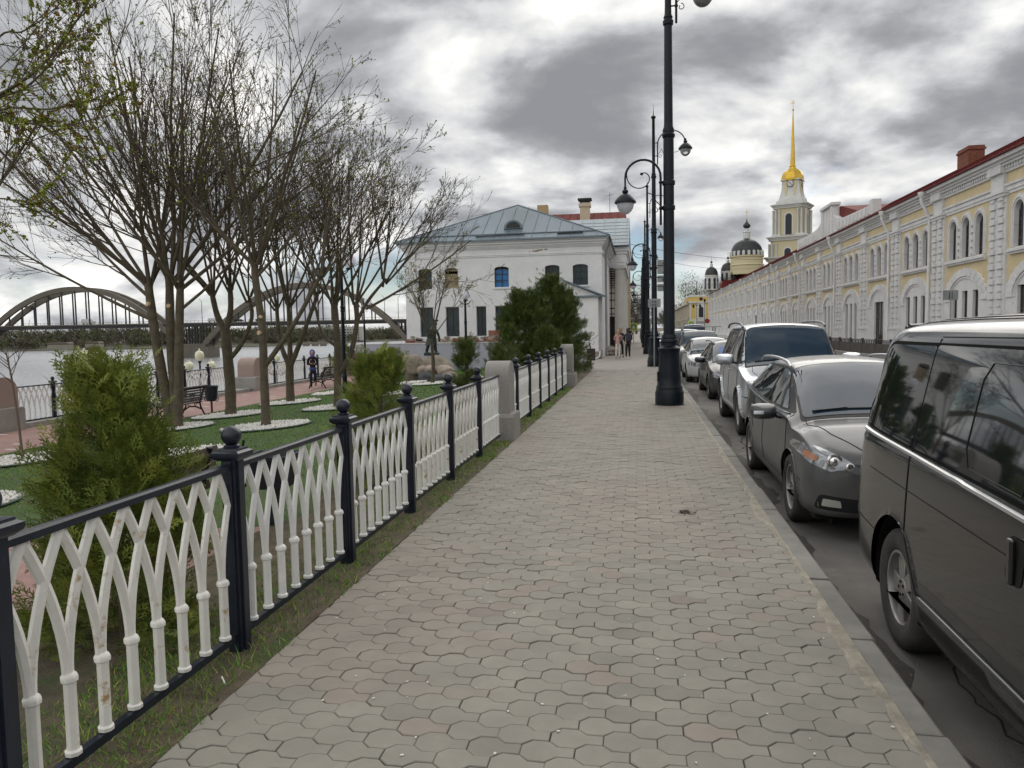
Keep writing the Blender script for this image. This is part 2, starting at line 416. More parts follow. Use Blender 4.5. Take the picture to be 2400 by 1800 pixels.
# pavers, each a stone of its own shape in one paved sheet
def pavers():
    rs = np.random.RandomState(4)
    PX, PYY, bb, nn, gp = 0.220, 0.1130, 0.0755, 0.0375, 0.0015
    x = [0, .040, .110, .150, .220]
    top = [(x[0], nn), (x[1], bb), (x[2], bb), (x[3], nn), (x[4], nn)]
    poly = np.array([(a, -b_) for a, b_ in top] + [(a, b_) for a, b_ in top[::-1]])
    poly[:, 0] -= 0.110
    sx = (0.220-2*gp)/0.220
    outer = poly*np.array([sx, 1]); outer[:, 1] -= np.sign(outer[:, 1])*gp
    inner = poly*np.array([(0.220-2*gp-0.006)/0.220, 1]); inner[:, 1] -= np.sign(inner[:, 1])*(gp+0.003)
    V = []; Ftop = []; Fs = []; Cc = []
    n = 10; rows = int(31/PYY)
    k = 0; lo = SWL; hi = KX0-0.012
    for r_ in range(rows):
        y = 0.15+r_*PYY; sh = (r_ % 2)*PX/2
        for c in range(-1, 16):
            cx = lo+sh+c*PX+0.110
            if cx-0.110 >= hi-0.03 or cx+0.110 <= lo+0.03: continue
            j = rs.normal(0, 0.0011, 2); rot = rs.normal(0, 0.008)
            if cx < lo+0.35: j = j*2.2; rot *= 2.2
            z0 = rs.normal(0, 0.0013); tx, ty = rs.normal(0, 0.008, 2)
            if rs.rand() < 0.03: z0 -= 0.003
            ca, sa = math.cos(rot), math.sin(rot)
            wob = 0.004*math.sin(y*1.7+cx*2)+0.003*math.sin(cx*5.3)
            for ring, (pp, zz) in enumerate(((inner, 0.0), (outer, -0.0035), (outer, -0.03))):
                px = pp[:, 0]*ca-pp[:, 1]*sa; py = pp[:, 0]*sa+pp[:, 1]*ca
                X = np.clip(cx+px+j[0], lo-0.03*rs.rand() if ring == 2 else lo, hi)
                V.append(np.stack([X, y+py+j[1]+wob, zz+z0+px*tx+py*ty], 1))
            t = 0.95+rs.normal(0, 0.035)
            patch = math.sin(cx*2.1+y*1.1)+math.sin(y*0.83-cx*1.3+1.7)+rs.normal(0, 0.35)
            base = np.array([1.02, 0.99, 0.965]) if patch > 0.45 else np.array([0.98, 1.0, 0.97])
            if rs.rand() < 0.05: base = np.array([1.03, 0.97, 0.94])
            if rs.rand() < 0.05: t *= 0.88
            Cc.append(np.repeat((base*t)[None], 30, 0))
            k += 1
    V = np.concatenate(V); Cc = np.concatenate(Cc)
    me = bpy.data.meshes.new('sidewalk')
    off = np.arange(k)*30
    ft = (off[:, None]+np.arange(10)[None])                     # n-gons
    qs = []
    for ring in (0, 1):
        for i in range(10):
            jn = (i+1) % 10
            qs.append(np.stack([off+ring*10+i, off+(ring+1)*10+i, off+(ring+1)*10+jn, off+ring*10+jn], 1))
    qs = np.concatenate(qs)
    loops = np.concatenate([ft.ravel(), qs.ravel()]); starts = np.concatenate([np.arange(k)*10, k*10+np.arange(len(qs))*4])
    me.vertices.add(len(V)); me.vertices.foreach_set('co', V.astype(np.float32).ravel())
    me.loops.add(len(loops)); me.loops.foreach_set('vertex_index', loops.astype(np.int32))
    me.polygons.add(len(starts)); me.polygons.foreach_set('loop_start', starts.astype(np.int32))
    me.update(calc_edges=True)
    a = me.color_attributes.new('tint', 'FLOAT_COLOR', 'POINT')
    a.data.foreach_set('color', np.concatenate([Cc, np.ones((len(V), 1))], 1).astype(np.float32).ravel())
    m = mat('concrete pavers', (0.262, 0.243, 0.215), 0.82, var=(2.3, 0.86, 1.12), bump=(170, 0.0018), attr='tint', stain=(9, 0.665, (0.38, 0.355, 0.315), 0.05))
    me.materials.append(m)
    me.polygons.foreach_set('use_smooth', np.zeros(len(starts), bool))
    o = bpy.data.objects.new('sidewalk', me); C.objects.link(o); kind(o)
pavers()
M_pave2 = mat('distant pavers', (0.262, 0.243, 0.217), 0.85, var=(1.6, 0.88, 1.1), bump=(30, 0.004))
kind(MB().box(-2.0, KX0, 31.15, 300, -0.3, -0.001).build('distant_sidewalk', M_pave2))
kind(MB().box(-4.5, -1.9, 34, 120, -0.35, -0.006).build('forecourt', M_pave2))

P = []; F = []; xs = [-3.5, -3.0, -2.6, -2.25, -1.93]; ys = [0.5+i*0.5 for i in range(64)]; rng = random.Random(23)
for y in ys:
    for j, x in enumerate(xs): P.append((x+(rng.uniform(-.15, .15) if j == 0 else 0), y, lawn_z(x)+(0.008 if j else -0.004)+rng.uniform(0, .012)))
F = [(j*5+i, j*5+i+1, (j+1)*5+i+1, (j+1)*5+i) for j in range(len(ys)-1) for i in range(4)]
kind(MB().add(P, F).build('verge_soil', mat('verge soil with dead grass', (0.105, 0.085, 0.055), 0.95, var=(5, 0.55, 1.45), bump=(45, 0.02), stain=(2.2, 0.56, (0.06, 0.085, 0.03), 0.1)), smooth=60))

rng = random.Random(61); b = MB()
for x0, y0, n, dx in [(1.62, 2.2, 34, 0.03), (1.95, 6.4, 22, 0.10), (3.2, 9.6, 30, 0.2), (1.55, 11.6, 24, -0.01), (5.5, 22, 40, 0.15), (7.5, 32, 40, -0.12)]:
    P = []; x, y = x0, y0
    for i in range(n): P.append((x, y, ROADZ+0.001)); x += dx*0.1+rng.uniform(-.05, .05); y += rng.uniform(.03, .14)
    b.tube(P, 0.0055, 4, cap=False)
kind(b.build('asphalt_cracks', mat('crack tar', (0.022, 0.02, 0.018), 0.9)), 'structure')
b = MB(); b.add([(2.6, 5.85, ROADZ+.004), (4.3, 5.75, ROADZ+.004), (4.35, 6.6, ROADZ+.004), (2.5, 6.65, ROADZ+.004)], [(0, 1, 2, 3)])
kind(b.build('asphalt_patch', mat('fresh asphalt patch', (0.075, 0.072, 0.07), 0.9, var=(2, .8, 1.2), bump=(90, .008))))
# ================================================================ cast-iron fences and granite pillars
M_navy = mat('navy black iron paint', (0.012, 0.016, 0.028), 0.32, bump=(55, 0.0012), var=(9, 0.8, 1.5), spec=0.5)
M_white = mat('white iron paint', (0.84, 0.84, 0.82), 0.45, var=(3, 0.92, 1.06), bump=(60, 0.0015), stain=(7, 0.64, (0.42, 0.33, 0.20), 0.12))
M_rusty = mat('rusting white iron paint', (0.82, 0.81, 0.76), 0.5, var=(3, 0.88, 1.06), bump=(60, 0.002), stain=(9, 0.60, (0.40, 0.25, 0.09), 0.10))
M_granite = mat('rough grey granite', (0.30, 0.285, 0.27), 0.85, var=(60, 0.72, 1.25), bump=(38, 0.01), stain=(3, 0.6, (0.22, 0.20, 0.19), 0.1))
M_pink = mat('pink granite', (0.36, 0.27, 0.235), 0.7, var=(50, 0.75, 1.2), bump=(40, 0.005))
SPAN = 1.575; HR = 0.985                                    # post spacing, underside of the top rail
NB = 8
def lattice(pitch=None, ends=True, lod=0):
    """interlaced pointed arches on round-collared balusters; runs along +Y from 0 to SPAN"""
    b = MB(); mg = 0.055; p = (SPAN-2*mg)/NB; z0 = 0.10
    ys = [mg+p*(i+0.5) for i in range(NB)]
    hw, dp = 0.0185, 0.013
    def arm(y0, sg):
        pts = []; n = 9 if lod == 0 else 5
        for i in range(n+1):
            t = i/n; z = 0.40+(HR-0.40)*t
            off = p*(1-math.cos(t*PI*0.5))*1.0 if False else p*(t**1.9)
            pts.append((y0+sg*off, z))
        fin = []
        for i in range(len(pts)-1):
            (ya, za), (yc, zc2) = pts[i], pts[i+1]
            for lim in (0.05, SPAN-0.05):
                if (ya-lim)*(yc-lim) < 0: fin.append((i, lim, za+(zc2-za)*(lim-ya)/(yc-ya)))
        for i, lim, zz in sorted(fin, reverse=True): pts.insert(i+1, (lim, zz))
        pts = [q for q in pts if 0.0499 < q[0] < SPAN-0.0499]; n = len(pts)-1
        if n < 1: return
        o = len(b.V); w = 0.0215; k = 0.012
        for i, (y, z) in enumerate(pts):
            a = pts[max(0, i-1)]; c = pts[min(n, i+1)]
            dy, dz = c[0]-a[0], c[1]-a[1]; l = math.hypot(dy, dz); ny, nz = dz/l, -dy/l
            xo = 0.0015*sg
            b.V += [(xo-k, y-ny*w, z-nz*w), (xo+k*0.25, y-ny*w, z-nz*w), (xo+k, y, z), (xo+k*0.25, y+ny*w, z+nz*w), (xo-k, y+ny*w, z+nz*w)]
        for i in range(n):
            for j in range(5):
                b.F.append([o+i*5+j, o+i*5+(j+1) % 5, o+(i+1)*5+(j+1) % 5, o+(i+1)*5+j]); b.M.append(0)
    for y in (ys[0]-p, ys[-1]+p):
        arm(y, 1 if y < 0.2 else -1)
    for i, y in enumerate(ys):
        ns = 8 if lod == 0 else 5
        prof = [(0.023, 0.098), (0.031, 0.103), (0.032, 0.118), (0.0245, 0.126), (0.0235, 0.14), (0.0235, 0.375), (0.025, 0.383), (0.025, 0.388), (0.032, 0.394), (0.033, 0.408), (0.028, 0.418), (0.021, 0.425)]
        if lod: prof = [(0.026, 0.10), (0.026, 0.125), (0.024, 0.13), (0.024, 0.385), (0.031, 0.392), (0.031, 0.41), (0.02, 0.42)]
        b.lathe([(r, z) for r, z in prof], ns, c=(0, y, 0), a0=PI/8)
        if i > 0 or True: arm(y, -1)
        arm(y, 1)
    return b
def post_mesh(lod=0):
    b = MB(); h = 0.048
    b.box(-h*0.8, h*0.8, -h, h, -0.35, 1.04)
    for sx in (-1, 1):                                     # raised strips on the faces make the fluted section
        b.box(sx*h*0.8, sx*h*1.06, -h*0.55, h*0.55, -0.35, 1.035) if sx > 0 else b.box(-h*1.06, -h*0.8, -h*0.55, h*0.55, -0.35, 1.035)
    b.box(-h*0.5, h*0.5, -h*1.22, -h, -0.35, 1.03); b.box(-h*0.5, h*0.5, h, h*1.22, -0.35, 1.03)
    def sq(r): return r*math.sqrt(2)
    b.lathe([(sq(0.056), 1.035), (sq(0.076), 1.052), (sq(0.080), 1.062), (sq(0.080), 1.078), (sq(0.062), 1.088), (sq(0.060), 1.098), (sq(0.035), 1.102)], 4, a0=PI/4)
    b.lathe([(0.040, 1.098), (0.042, 1.105), (0.042, 1.112), (0.034, 1.118)], 20)
    R = 0.053; c = 1.165
    b.lathe([(R*math.sin(PI*k/14), c-R*math.cos(PI*k/14)) for k in range(1, 15)], 22 if lod == 0 else 12)
    return b
_cache = {}
def fence(name, label, x, y0, n, z, rusty=(), group=None, cat='fence', ends=(True, True), lod=0, partial=None):
    t = thing(name, label, cat, (x, y0, z), 0, group)
    key = ('fence', lod)
    for i in range(n):
        k = key+(i in rusty,)
        if k not in _cache:
            o = lattice(lod=lod).build('lattice_panel', M_rusty if i in rusty else M_white, t, smooth=35)
            _cache[k] = o.data
        else:
            o = bpy.data.objects.new('lattice_panel', _cache[k]); C.objects.link(o); o.parent = t
        o.location = (0, i*SPAN, 0)
        if partial and i == n-1: pass
        if 'rail' not in _cache:
            bb = MB(); bb.prism([(-0.020, HR), (0.020, HR), (0.020, HR+0.026), (0.012, HR+0.036), (-0.012, HR+0.036), (-0.020, HR+0.026)],
                                lambda p: (p[0], 0.044, p[1]), lambda p: (p[0], SPAN-0.044, p[1]))
            o2 = bb.build('top_rail', M_navy, t); _cache['rail'] = o2.data
            o3 = MB().box(-0.017, 0.017, 0.044, SPAN-0.044, 0.062, 0.099).build('bottom_rail', M_navy, t, bevel=0); _cache['brail'] = o3.data
        else:
            o2 = bpy.data.objects.new('top_rail', _cache['rail']); C.objects.link(o2); o2.parent = t
            o3 = bpy.data.objects.new('bottom_rail', _cache['brail']); C.objects.link(o3); o3.parent = t
        o2.location = (0, i*SPAN, 0); o3.location = (0, i*SPAN, 0)
    for i in range(n+1):
        if i == 0 and not ends[0]: continue
        if i == n and not ends[1]: continue
        if ('post', lod) not in _cache:
            o = post_mesh(lod).build('post', M_navy, t, smooth=35); _cache[('post', lod)] = o.data
        else:
            o = bpy.data.objects.new('post', _cache[('post', lod)]); C.objects.link(o); o.parent = t
        o.location = (0, i*SPAN, 0)
    return t
def pillar(name, label, x, y, z, m1, m2, group=None, w=0.40, l=0.46, h=1.22, bw=0.54, bl=0.62, bh=0.40):
    """arch-topped block on a square base; the arch lies in the plane of the fence"""
    t = thing(name, label, 'pillar', (x, y, z), 0, group)
    out = [(-l/2, bh), (l/2, bh), (l/2, h-l*0.42)] + arc(0, h-l*0.42, l/2, l*0.42, 0, 180, 14)[1:]
    MB().prism(out, lambda p: (-w/2, p[0], p[1]), lambda p: (w/2, p[0], p[1])).build('shaft', m1, t, smooth=40, bevel=0.012)
    MB().prism([(-bl/2, -0.4), (bl/2, -0.4), (bl/2, bh-0.05), (bl/2-0.05, bh+0.01), (-bl/2+0.05, bh+0.01), (-bl/2, bh-0.05)],
               lambda p: (-bw/2, p[0], p[1]), lambda p: (bw/2, p[0], p[1])).build('base', m2, t, bevel=0.014)
    return t
XF = -2.16
P0 = 3.775-SPAN
fence('iron_fence', 'navy-posted white lattice fence in front, from the left edge to the first rough granite pillar', XF, P0, 6, 0.0, rusty=(0, 3, 4), ends=(True, False))
pillar('granite_pillar', 'rough grey granite pillar with rounded top between the two near fence runs', XF-0.03, P0+6*SPAN+0.26, 0.0, M_granite, M_granite, w=0.38, l=0.5)
Y2 = 13.29-SPAN
fence('iron_fence', 'shorter white lattice fence run behind the near granite pillar', XF, Y2, 7, 0.0, rusty=(2,), ends=(False, False), lod=0)
pillar('granite_pillar', 'pale granite pillar half overgrown by the dark thuja hedge', XF, Y2+7*SPAN+0.22, 0.0, M_granite, M_granite, w=0.36, l=0.46, h=1.25)
# river railing: the same castings on the plinth, lower down
XR = -16.25; ZR = -0.58
ps = []                                                    # pillars of the river railing
y = 17.0
pn = ['huge blurred pink pillar', 'pink']
py_ = [17.0, 30.2, 44.1]
pl = ['pink granite pillar of the river railing at the left edge of the photo', 'arch-topped pink granite pillar with grey base in the river railing',
      'far pink granite pillar at the end of the river railing']
for yy, lb in zip(py_, pl):
    pillar('granite_pillar', lb, XR, yy, ZR+0.0, M_pink, M_conc, w=0.75, l=0.86, h=1.32, bw=0.95, bl=1.06, bh=0.52, group='granite pillars of the river railing')
fence('river_railing', 'white lattice river railing between the left-edge pink pillar and the middle one', XR, 17.5, 7, ZR, group='river railing runs', ends=(False, False), lod=1, cat='railing')
fence('river_railing', 'white lattice river railing behind the hooded walker, beyond the middle pink pillar', XR, 30.72, 8, ZR, group='river railing runs', ends=(False, False), lod=1, cat='railing')
fence('river_railing', 'white lattice river railing nearest the camera, left of the left-edge pillar', XR, 3.2, 8, ZR, group='river railing runs', ends=(True, False), lod=1, cat='railing')
# ================================================================ thuja shrubs
def frond_template(rs, nb=7):
    """one flat thuja spray, length 1 along +X, lying in the XY plane"""
    Q = []
    def leaf(p, d, l, w, z=0.0):
        p = np.array(p); d = np.array(d)/np.linalg.norm(d); n = np.array([-d[1], d[0]])
        a = p; b_ = p+d*l*0.45+n*w; c = p+d*l; e = p+d*l*0.45-n*w
        Q.append([(q[0], q[1], z+q2) for q, q2 in zip((a, b_, c, e), (0, 0.008, 0.0, 0.008))])
    n = 0
    leaf((0, 0), (1, 0), 0.55, 0.022); leaf((0.5, 0), (1, 0.03), 0.5, 0.03)
    for i in range(nb):
        t = 0.12+0.78*i/nb; sg = 1 if i % 2 else -1
        l = (0.52-0.42*t)*rs.uniform(0.8, 1.15); an = rad(38+rs.uniform(-6, 8))*sg
        d = np.array([math.cos(an), math.sin(an)])
        leaf((t, 0), d, l, 0.026)
        for j in range(3):
            tt = 0.3+0.24*j; p = np.array([t, 0])+d*l*tt
            an2 = an*(0.15 if j % 2 else 1.9); d2 = np.array([math.cos(an2), math.sin(an2)])
            leaf(p, d2, l*(0.52-0.1*j), 0.022)
    return np.array(Q)
def place(templates, P, X, Y, Z, Ssc):
    """P positions (n,3); X, Y, Z frame axes (n,3); S scale (n,)"""
    Vs = []; ids = []
    pick = np.random.RandomState(len(P)).randint(0, len(templates), len(P))
    for k, T in enumerate(templates):
        m = pick == k
        if not m.any(): continue
        t = T.reshape(-1, 3)
        A = P[m][:, None]+(X[m][:, None]*t[None, :, :1]+Y[m][:, None]*t[None, :, 1:2]+Z[m][:, None]*t[None, :, 2:3])*Ssc[m][:, None, None]
        Vs.append(A.reshape(-1, 3)); ids.append(np.repeat(np.nonzero(m)[0], len(t)))
    return np.concatenate(Vs), np.concatenate(ids)
def nrm(a): return a/np.maximum(1e-9, np.linalg.norm(a, axis=1, keepdims=True))
M_thuja = mat('thuja foliage', (0.20, 0.235, 0.058), 0.6, attr='tint', spec=0.25)
M_thujad = mat('dark thuja foliage', (0.10, 0.135, 0.042), 0.6, attr='tint', spec=0.25)
for mm in (M_thuja, M_thujad):
    bs = mm.node_tree.nodes['Principled BSDF']; bs.inputs['Subsurface Weight'].default_value = 0.0
M_bark = mat('brown bark', (0.10, 0.075, 0.055), 0.9, var=(12, 0.7, 1.3), bump=(40, 0.006))
_rs = np.random.RandomState(2)
TEMPL = [frond_template(_rs, 7) for _ in range(4)]
def thuja(label, x, y, h, r, n, seed, m, fl=0.15, top_pow=0.7, lumps=6, shoots=0, gap=0.0, group=None, zt=None, fit=None, lowpow=1.0, boughs=0):
    rs = np.random.RandomState(seed); z0 = lawn_z(x)
    t = thing('thuja_shrub', label, 'shrub', (x, y, z0), 0, group)
    # lumpy crown: tufts of sprays at branch ends
    nt = n//9
    u = rs.rand(nt)**0.85; an = rs.rand(nt)*2*PI
    ph = rs.rand(6)*2*PI
    prof = np.where(u < 0.25, 0.62+0.38*np.sqrt(u/0.25), np.maximum(0.04, 1-((u-0.25)/0.75)**lowpow)**top_pow)
    lump = 1+0.13*np.sin(an*2+ph[0]+u*5)+0.12*np.sin(an*3-ph[1]-u*9)+0.10*np.sin(an*5+ph[2]+u*13)
    R = r*prof*lump*(0.35+0.65*rs.rand(nt)**0.45)
    if boughs:                                             # sprays gathered on separate boughs with gaps between them
        nb_ = max(12, nt//boughs); ub = rs.rand(nb_)**0.85; ab = rs.rand(nb_)*2*PI; k_ = rs.randint(0, nb_, nt)
        pb_ = np.where(ub < 0.25, 0.66+0.34*np.sqrt(ub/0.25), np.maximum(0.05, 1-((ub-0.25)/0.75)**lowpow)**top_pow)*rs.uniform(0.72, 1.12, nb_)
        q_ = rs.uniform(0.35, 1.0, nt); R = r*pb_[k_]*q_; an = ab[k_]+rs.normal(0, 0.20, nt)/np.maximum(0.35, q_); u = np.clip(ub[k_]-0.10*(1-q_)+rs.normal(0, 0.018, nt), 0.0, 1.0)
    c = np.stack([R*np.cos(an), R*np.sin(an), u*h*0.97+0.03], 1)
    if gap:
        keep = (np.sin(c[:, 2]*9+ph[3]+an*2)*np.sin(an*4+ph[4]+c[:, 2]*4)) > -1+gap
        c = c[keep]; an = an[keep]; u = u[keep]; R = R[keep]; nt = len(c)
    tint_t = rs.rand(nt)
    k = 9
    P = np.repeat(c, k, 0)+rs.normal(0, 0.33*fl, (nt*k, 3))
    A = np.repeat(an, k); U = np.repeat(u, k)
    out = np.stack([np.cos(A), np.sin(A), 0.55+1.1*U+0*A], 1)+rs.normal(0, 0.42, (nt*k, 3))
    X = nrm(out)
    side = nrm(np.cross(X, np.stack([np.cos(A+1.57), np.sin(A+1.57), 0*A], 1)+rs.normal(0, 0.7, (nt*k, 3))))
    Y = nrm(np.cross(side, X)); Z = np.cross(X, Y)
    sc = fl*rs.uniform(0.6, 1.25, nt*k)
    if shoots:                                             # thin leading shoots standing out of the crown
        ns = shoots; a2 = rs.rand(ns)*2*PI; rr = r*0.55*rs.rand(ns)
        for q in range(ns):
            base = np.array([rr[q]*math.cos(a2[q]), rr[q]*math.sin(a2[q]), h*(0.80+0.12*rs.rand())]); ln = h*rs.uniform(0.08, 0.2)
            for w in range(4):
                pp = base+np.array([0.25*rr[q]*math.cos(a2[q]), 0.25*rr[q]*math.sin(a2[q]), 1.0])*ln*w/4
                P = np.vstack([P, pp]); xx = nrm(np.array([[math.cos(a2[q]+w*2.2)*0.8, math.sin(a2[q]+w*2.2)*0.8, 0.9]]))
                X = np.vstack([X, xx]); yy = nrm(np.cross(xx, [[0.1, 0.2, 1]])); Y = np.vstack([Y, yy]); Z = np.vstack([Z, np.cross(xx, yy)]); sc = np.append(sc, fl*0.75)
                tint_t = np.append(tint_t, [0.9]) if w == 0 else tint_t
    V, ids = place(TEMPL, P, X, Y, Z, sc)
    tt = np.repeat(tint_t[:nt], k); tt = np.concatenate([tt, np.full(len(P)-len(tt), 0.85)])
    tt = np.clip(tt*0.6+rs.rand(len(tt))*0.4, 0, 1)[:, None]
    tcol = (1-tt)*np.array([0.38, 0.58, 0.55])+tt*np.array([1.35, 1.22, 0.90])
    if fit is not None: V = fit(V)
    raw('foliage', V, np.arange(len(V)).reshape(-1, 4), m, t, smooth=False, col=tcol[ids])
    b = MB(); rng = random.Random(seed)
    b.tube([(0, 0, -0.1), (0.01, 0, h*0.4), (-0.01, 0.01, h*0.88)], [0.022*h**0.6, 0.016*h**0.6, 0.004], 7)
    for i in range(26):
        a = rng.uniform(0, 2*PI); z = h*rng.uniform(0.08, 0.8); l = r*(1.0-z/h*0.75)*rng.uniform(0.6, 0.95)
        b.tube([(0, 0, z), (l*0.5*math.cos(a), l*0.5*math.sin(a), z+l*0.3), (l*math.cos(a), l*math.sin(a), z+l*0.75)], [0.008, 0.005, 0.002], 4)
    b.build('trunk', M_bark, t, smooth=60)
    return t
thuja('big yellow-green thuja bush right behind the near fence at the left', -2.97, 3.92, 1.55, 0.52, 4500, 3, M_thuja, fl=0.15, top_pow=0.62, shoots=40, boughs=6, group='young thuja bushes along the near fence')
thuja('loose thuja bush behind the third and fourth fence posts', -3.0, 8.6, 1.50, 0.60, 2900, 8, M_thuja, fl=0.165, top_pow=0.6, shoots=26, boughs=6, group='young thuja bushes along the near fence')
thuja('small thuja bush left of the near granite pillar', -3.05, 13.3, 1.58, 0.46, 2200, 12, M_thujad, fl=0.15, top_pow=0.7, shoots=12, boughs=6, group='young thuja bushes along the near fence')
thuja('narrow thuja bush directly right behind the granite pillar', -3.05, 17.8, 1.80, 0.55, 2200, 21, M_thujad, fl=0.16, top_pow=0.65, shoots=10, boughs=6, group='young thuja bushes along the near fence')
thuja('tall dark thuja, left one of the dense hedge before the white building', -3.6, 24.2, 3.0, 1.25, 7200, 31, M_thujad, fl=0.22, top_pow=0.5, shoots=24, boughs=7, group='tall dark thujas before the white building')
thuja('tall dark thuja, middle and highest of the dense hedge', -3.15, 27.2, 3.6, 1.25, 7600, 37, M_thujad, fl=0.22, top_pow=0.5, shoots=30, boughs=7, group='tall dark thujas before the white building')
thuja('tall dark thuja, right one of the hedge leaning over the sidewalk edge', -3.0, 30.6, 3.3, 1.08, 6600, 41, M_thujad, fl=0.22, top_pow=0.42, shoots=16, boughs=7, group='tall dark thujas before the white building')
thuja('low dark thuja filling the gap between fence and hedge', -2.75, 23.0, 1.7, 0.62, 2600, 43, M_thujad, fl=0.17, top_pow=0.5, group='tall dark thujas before the white building')
thuja('thin half-bare thuja with open twigs by the end of the river railing', -13.6, 33.8, 1.8, 0.8, 900, 47, M_thuja, fl=0.2, top_pow=0.7, shoots=20, gap=0.3)
# ================================================================ buildings
M_plast = mat('white limewashed plaster', (0.82, 0.82, 0.83), 0.85, var=(0.8, 0.9, 1.05), bump=(12, 0.006), stain=(0.7, 0.66, (0.62, 0.61, 0.60), 0.12))
M_dirt = mat('greyed dirty plaster', (0.50, 0.49, 0.46), 0.9, var=(1.5, 0.7, 1.2), bump=(14, 0.012), stain=(2.2, 0.55, (0.30, 0.27, 0.23), 0.08))
M_zinc = mat('blue-grey roof sheet', (0.17, 0.215, 0.25), 0.5, metal=0.35, var=(0.35, 0.8, 1.2), bump=(2, 0.006))
M_dark = mat('dark opening', (0.012, 0.013, 0.016), 0.4)
M_teal = mat('dark window with teal boarding', (0.014, 0.030, 0.036), 0.25, var=(1.5, 0.5, 1.6))
M_blue = mat('bright blue window board', (0.02, 0.17, 0.42), 0.4, var=(1.2, 0.8, 1.1))
M_frame = mat('dark window frame', (0.02, 0.02, 0.022), 0.6)
M_board = mat('pale wooden boards', (0.40, 0.33, 0.22), 0.8, var=(8, 0.7, 1.2))
M_brick = mat('worn red brick', (0.30, 0.13, 0.085), 0.9, var=(7, 0.6, 1.3), bump=(9, 0.02), stain=(1.4, 0.52, (0.42, 0.37, 0.32), 0.1))
M_rubble = mat('rubble stone', (0.33, 0.29, 0.25), 0.95, var=(5, 0.6, 1.3), bump=(7, 0.04))
M_redroof = mat('dark red roof sheet', (0.13, 0.024, 0.024), 0.75, spec=0.2, var=(0.6, 0.75, 1.25), bump=(3, 0.01))
M_redroof2 = mat('brighter red roof sheet', (0.16, 0.032, 0.028), 0.75, spec=0.2, var=(0.6, 0.8, 1.2))
M_steel = mat('grey painted pipe', (0.30, 0.31, 0.32), 0.5, var=(3, 0.8, 1.1))

# ---- the white two-storey house facing the camera
HW = thing('white_house', 'white two-storey house with blue-grey hipped roof and blue boarded window facing the camera', 'building', (0, 45, 0))
XL, XR_, ZB, ZE = -13.95, -2.15, -1.0, 6.75
up = [(-12.72, .84, 1), (-11.10, .82, 2), (-8.05, .86, 3), (-5.04, .86, 4), (-3.40, .88, 4)]
lo = [(-12.68, .82), (-11.08, .82), (-9.32, .60), (-8.05, .84), (-5.9, .84)]
holes = [arched(x, w, 4.24, 5.45, 0.13, 8) for x, w, k in up] + [[(x-w/2, 1.38), (x+w/2, 1.38), (x+w/2, 3.12), (x-w/2, 3.12)] for x, w in lo]
b = MB()
b.panel([(XL, ZB), (XR_, ZB), (XR_, ZE), (XL, ZE)], holes, lambda u, v, d: (u, d, v), 0.28)
b.add([(XR_, 0, ZB), (XR_, 11, ZB), (XR_, 11, ZE), (XR_, 0, ZE)], [(0, 1, 2, 3)])
b.add([(XL, 0, ZB), (XL, 11, ZB), (XL, 11, ZE), (XL, 0, ZE)], [(0, 1, 2, 3)])
b.add([(XL, 11, ZB), (XR_, 11, ZB), (XR_, 11, ZE), (XL, 11, ZE)], [(0, 1, 2, 3)])
b.build('wall', M_plast, HW)
# exposed masonry at the foot
b = MB(); rng = random.Random(11)
x = XL-0.04
while x < -3.9:
    w = rng.uniform(0.18, 0.5); h = 1.30+rng.uniform(-0.22, 0.10)+(0.35 if -8.9 < x < -8.4 else 0)
    b.box(x, min(x+w, -3.8), -0.05-rng.uniform(0, 0.03), 0.02, ZB, h); x += w
b.build('bare_masonry', M_brick, HW)
b = MB()
for i in range(26):
    x = rng.uniform(XL, -4.2); z = rng.uniform(0.9, 1.4); s = rng.uniform(0.12, 0.3)
    b.obox((x, -0.08, z), s*1.4, 0.1, s*0.7, 0, rng.uniform(-.2, .2))
b.build('rubble', M_rubble, HW, bevel=0.02)
# cornice in stepped mouldings, mitred round the street corner
b = MB()
for z0, z1, p in [(6.02, 6.10, 0.05), (6.10, 6.14, 0.08), (6.46, 6.52, 0.06), (6.52, 6.60, 0.12), (6.60, 6.72, 0.20), (6.72, 6.84, 0.31), (6.84, 6.98, 0.40)]:
    b.box(XL-p, XR_+p, -p, 11+p, z0, z1)
b.build('cornice', M_plast, HW, bevel=0.008)
b = MB()
for (x, z, w, h) in [(-6.0, 6.28, 0.5, 0.10), (-5.75, 6.33, 0.45, 0.12), (-6.35, 6.25, 0.12, 0.06), (-5.4, 6.36, 0.22, 0.1), (-2.62, 1.2, 0.14, 0.3)]:
    pts = [(x+w/2*math.cos(a)*rng.uniform(.7, 1.1), z+h/2*math.sin(a)*rng.uniform(.6, 1.1)) for a in [k*PI/6 for k in range(12)]]
    b.prism(pts, lambda p: (p[0], -0.006, p[1]), lambda p: (p[0], 0.01, p[1]))
b.build('plaster_scar', mat('bare ochre plaster', (0.36, 0.28, 0.19), 0.95, var=(9, 0.7, 1.2)), HW)
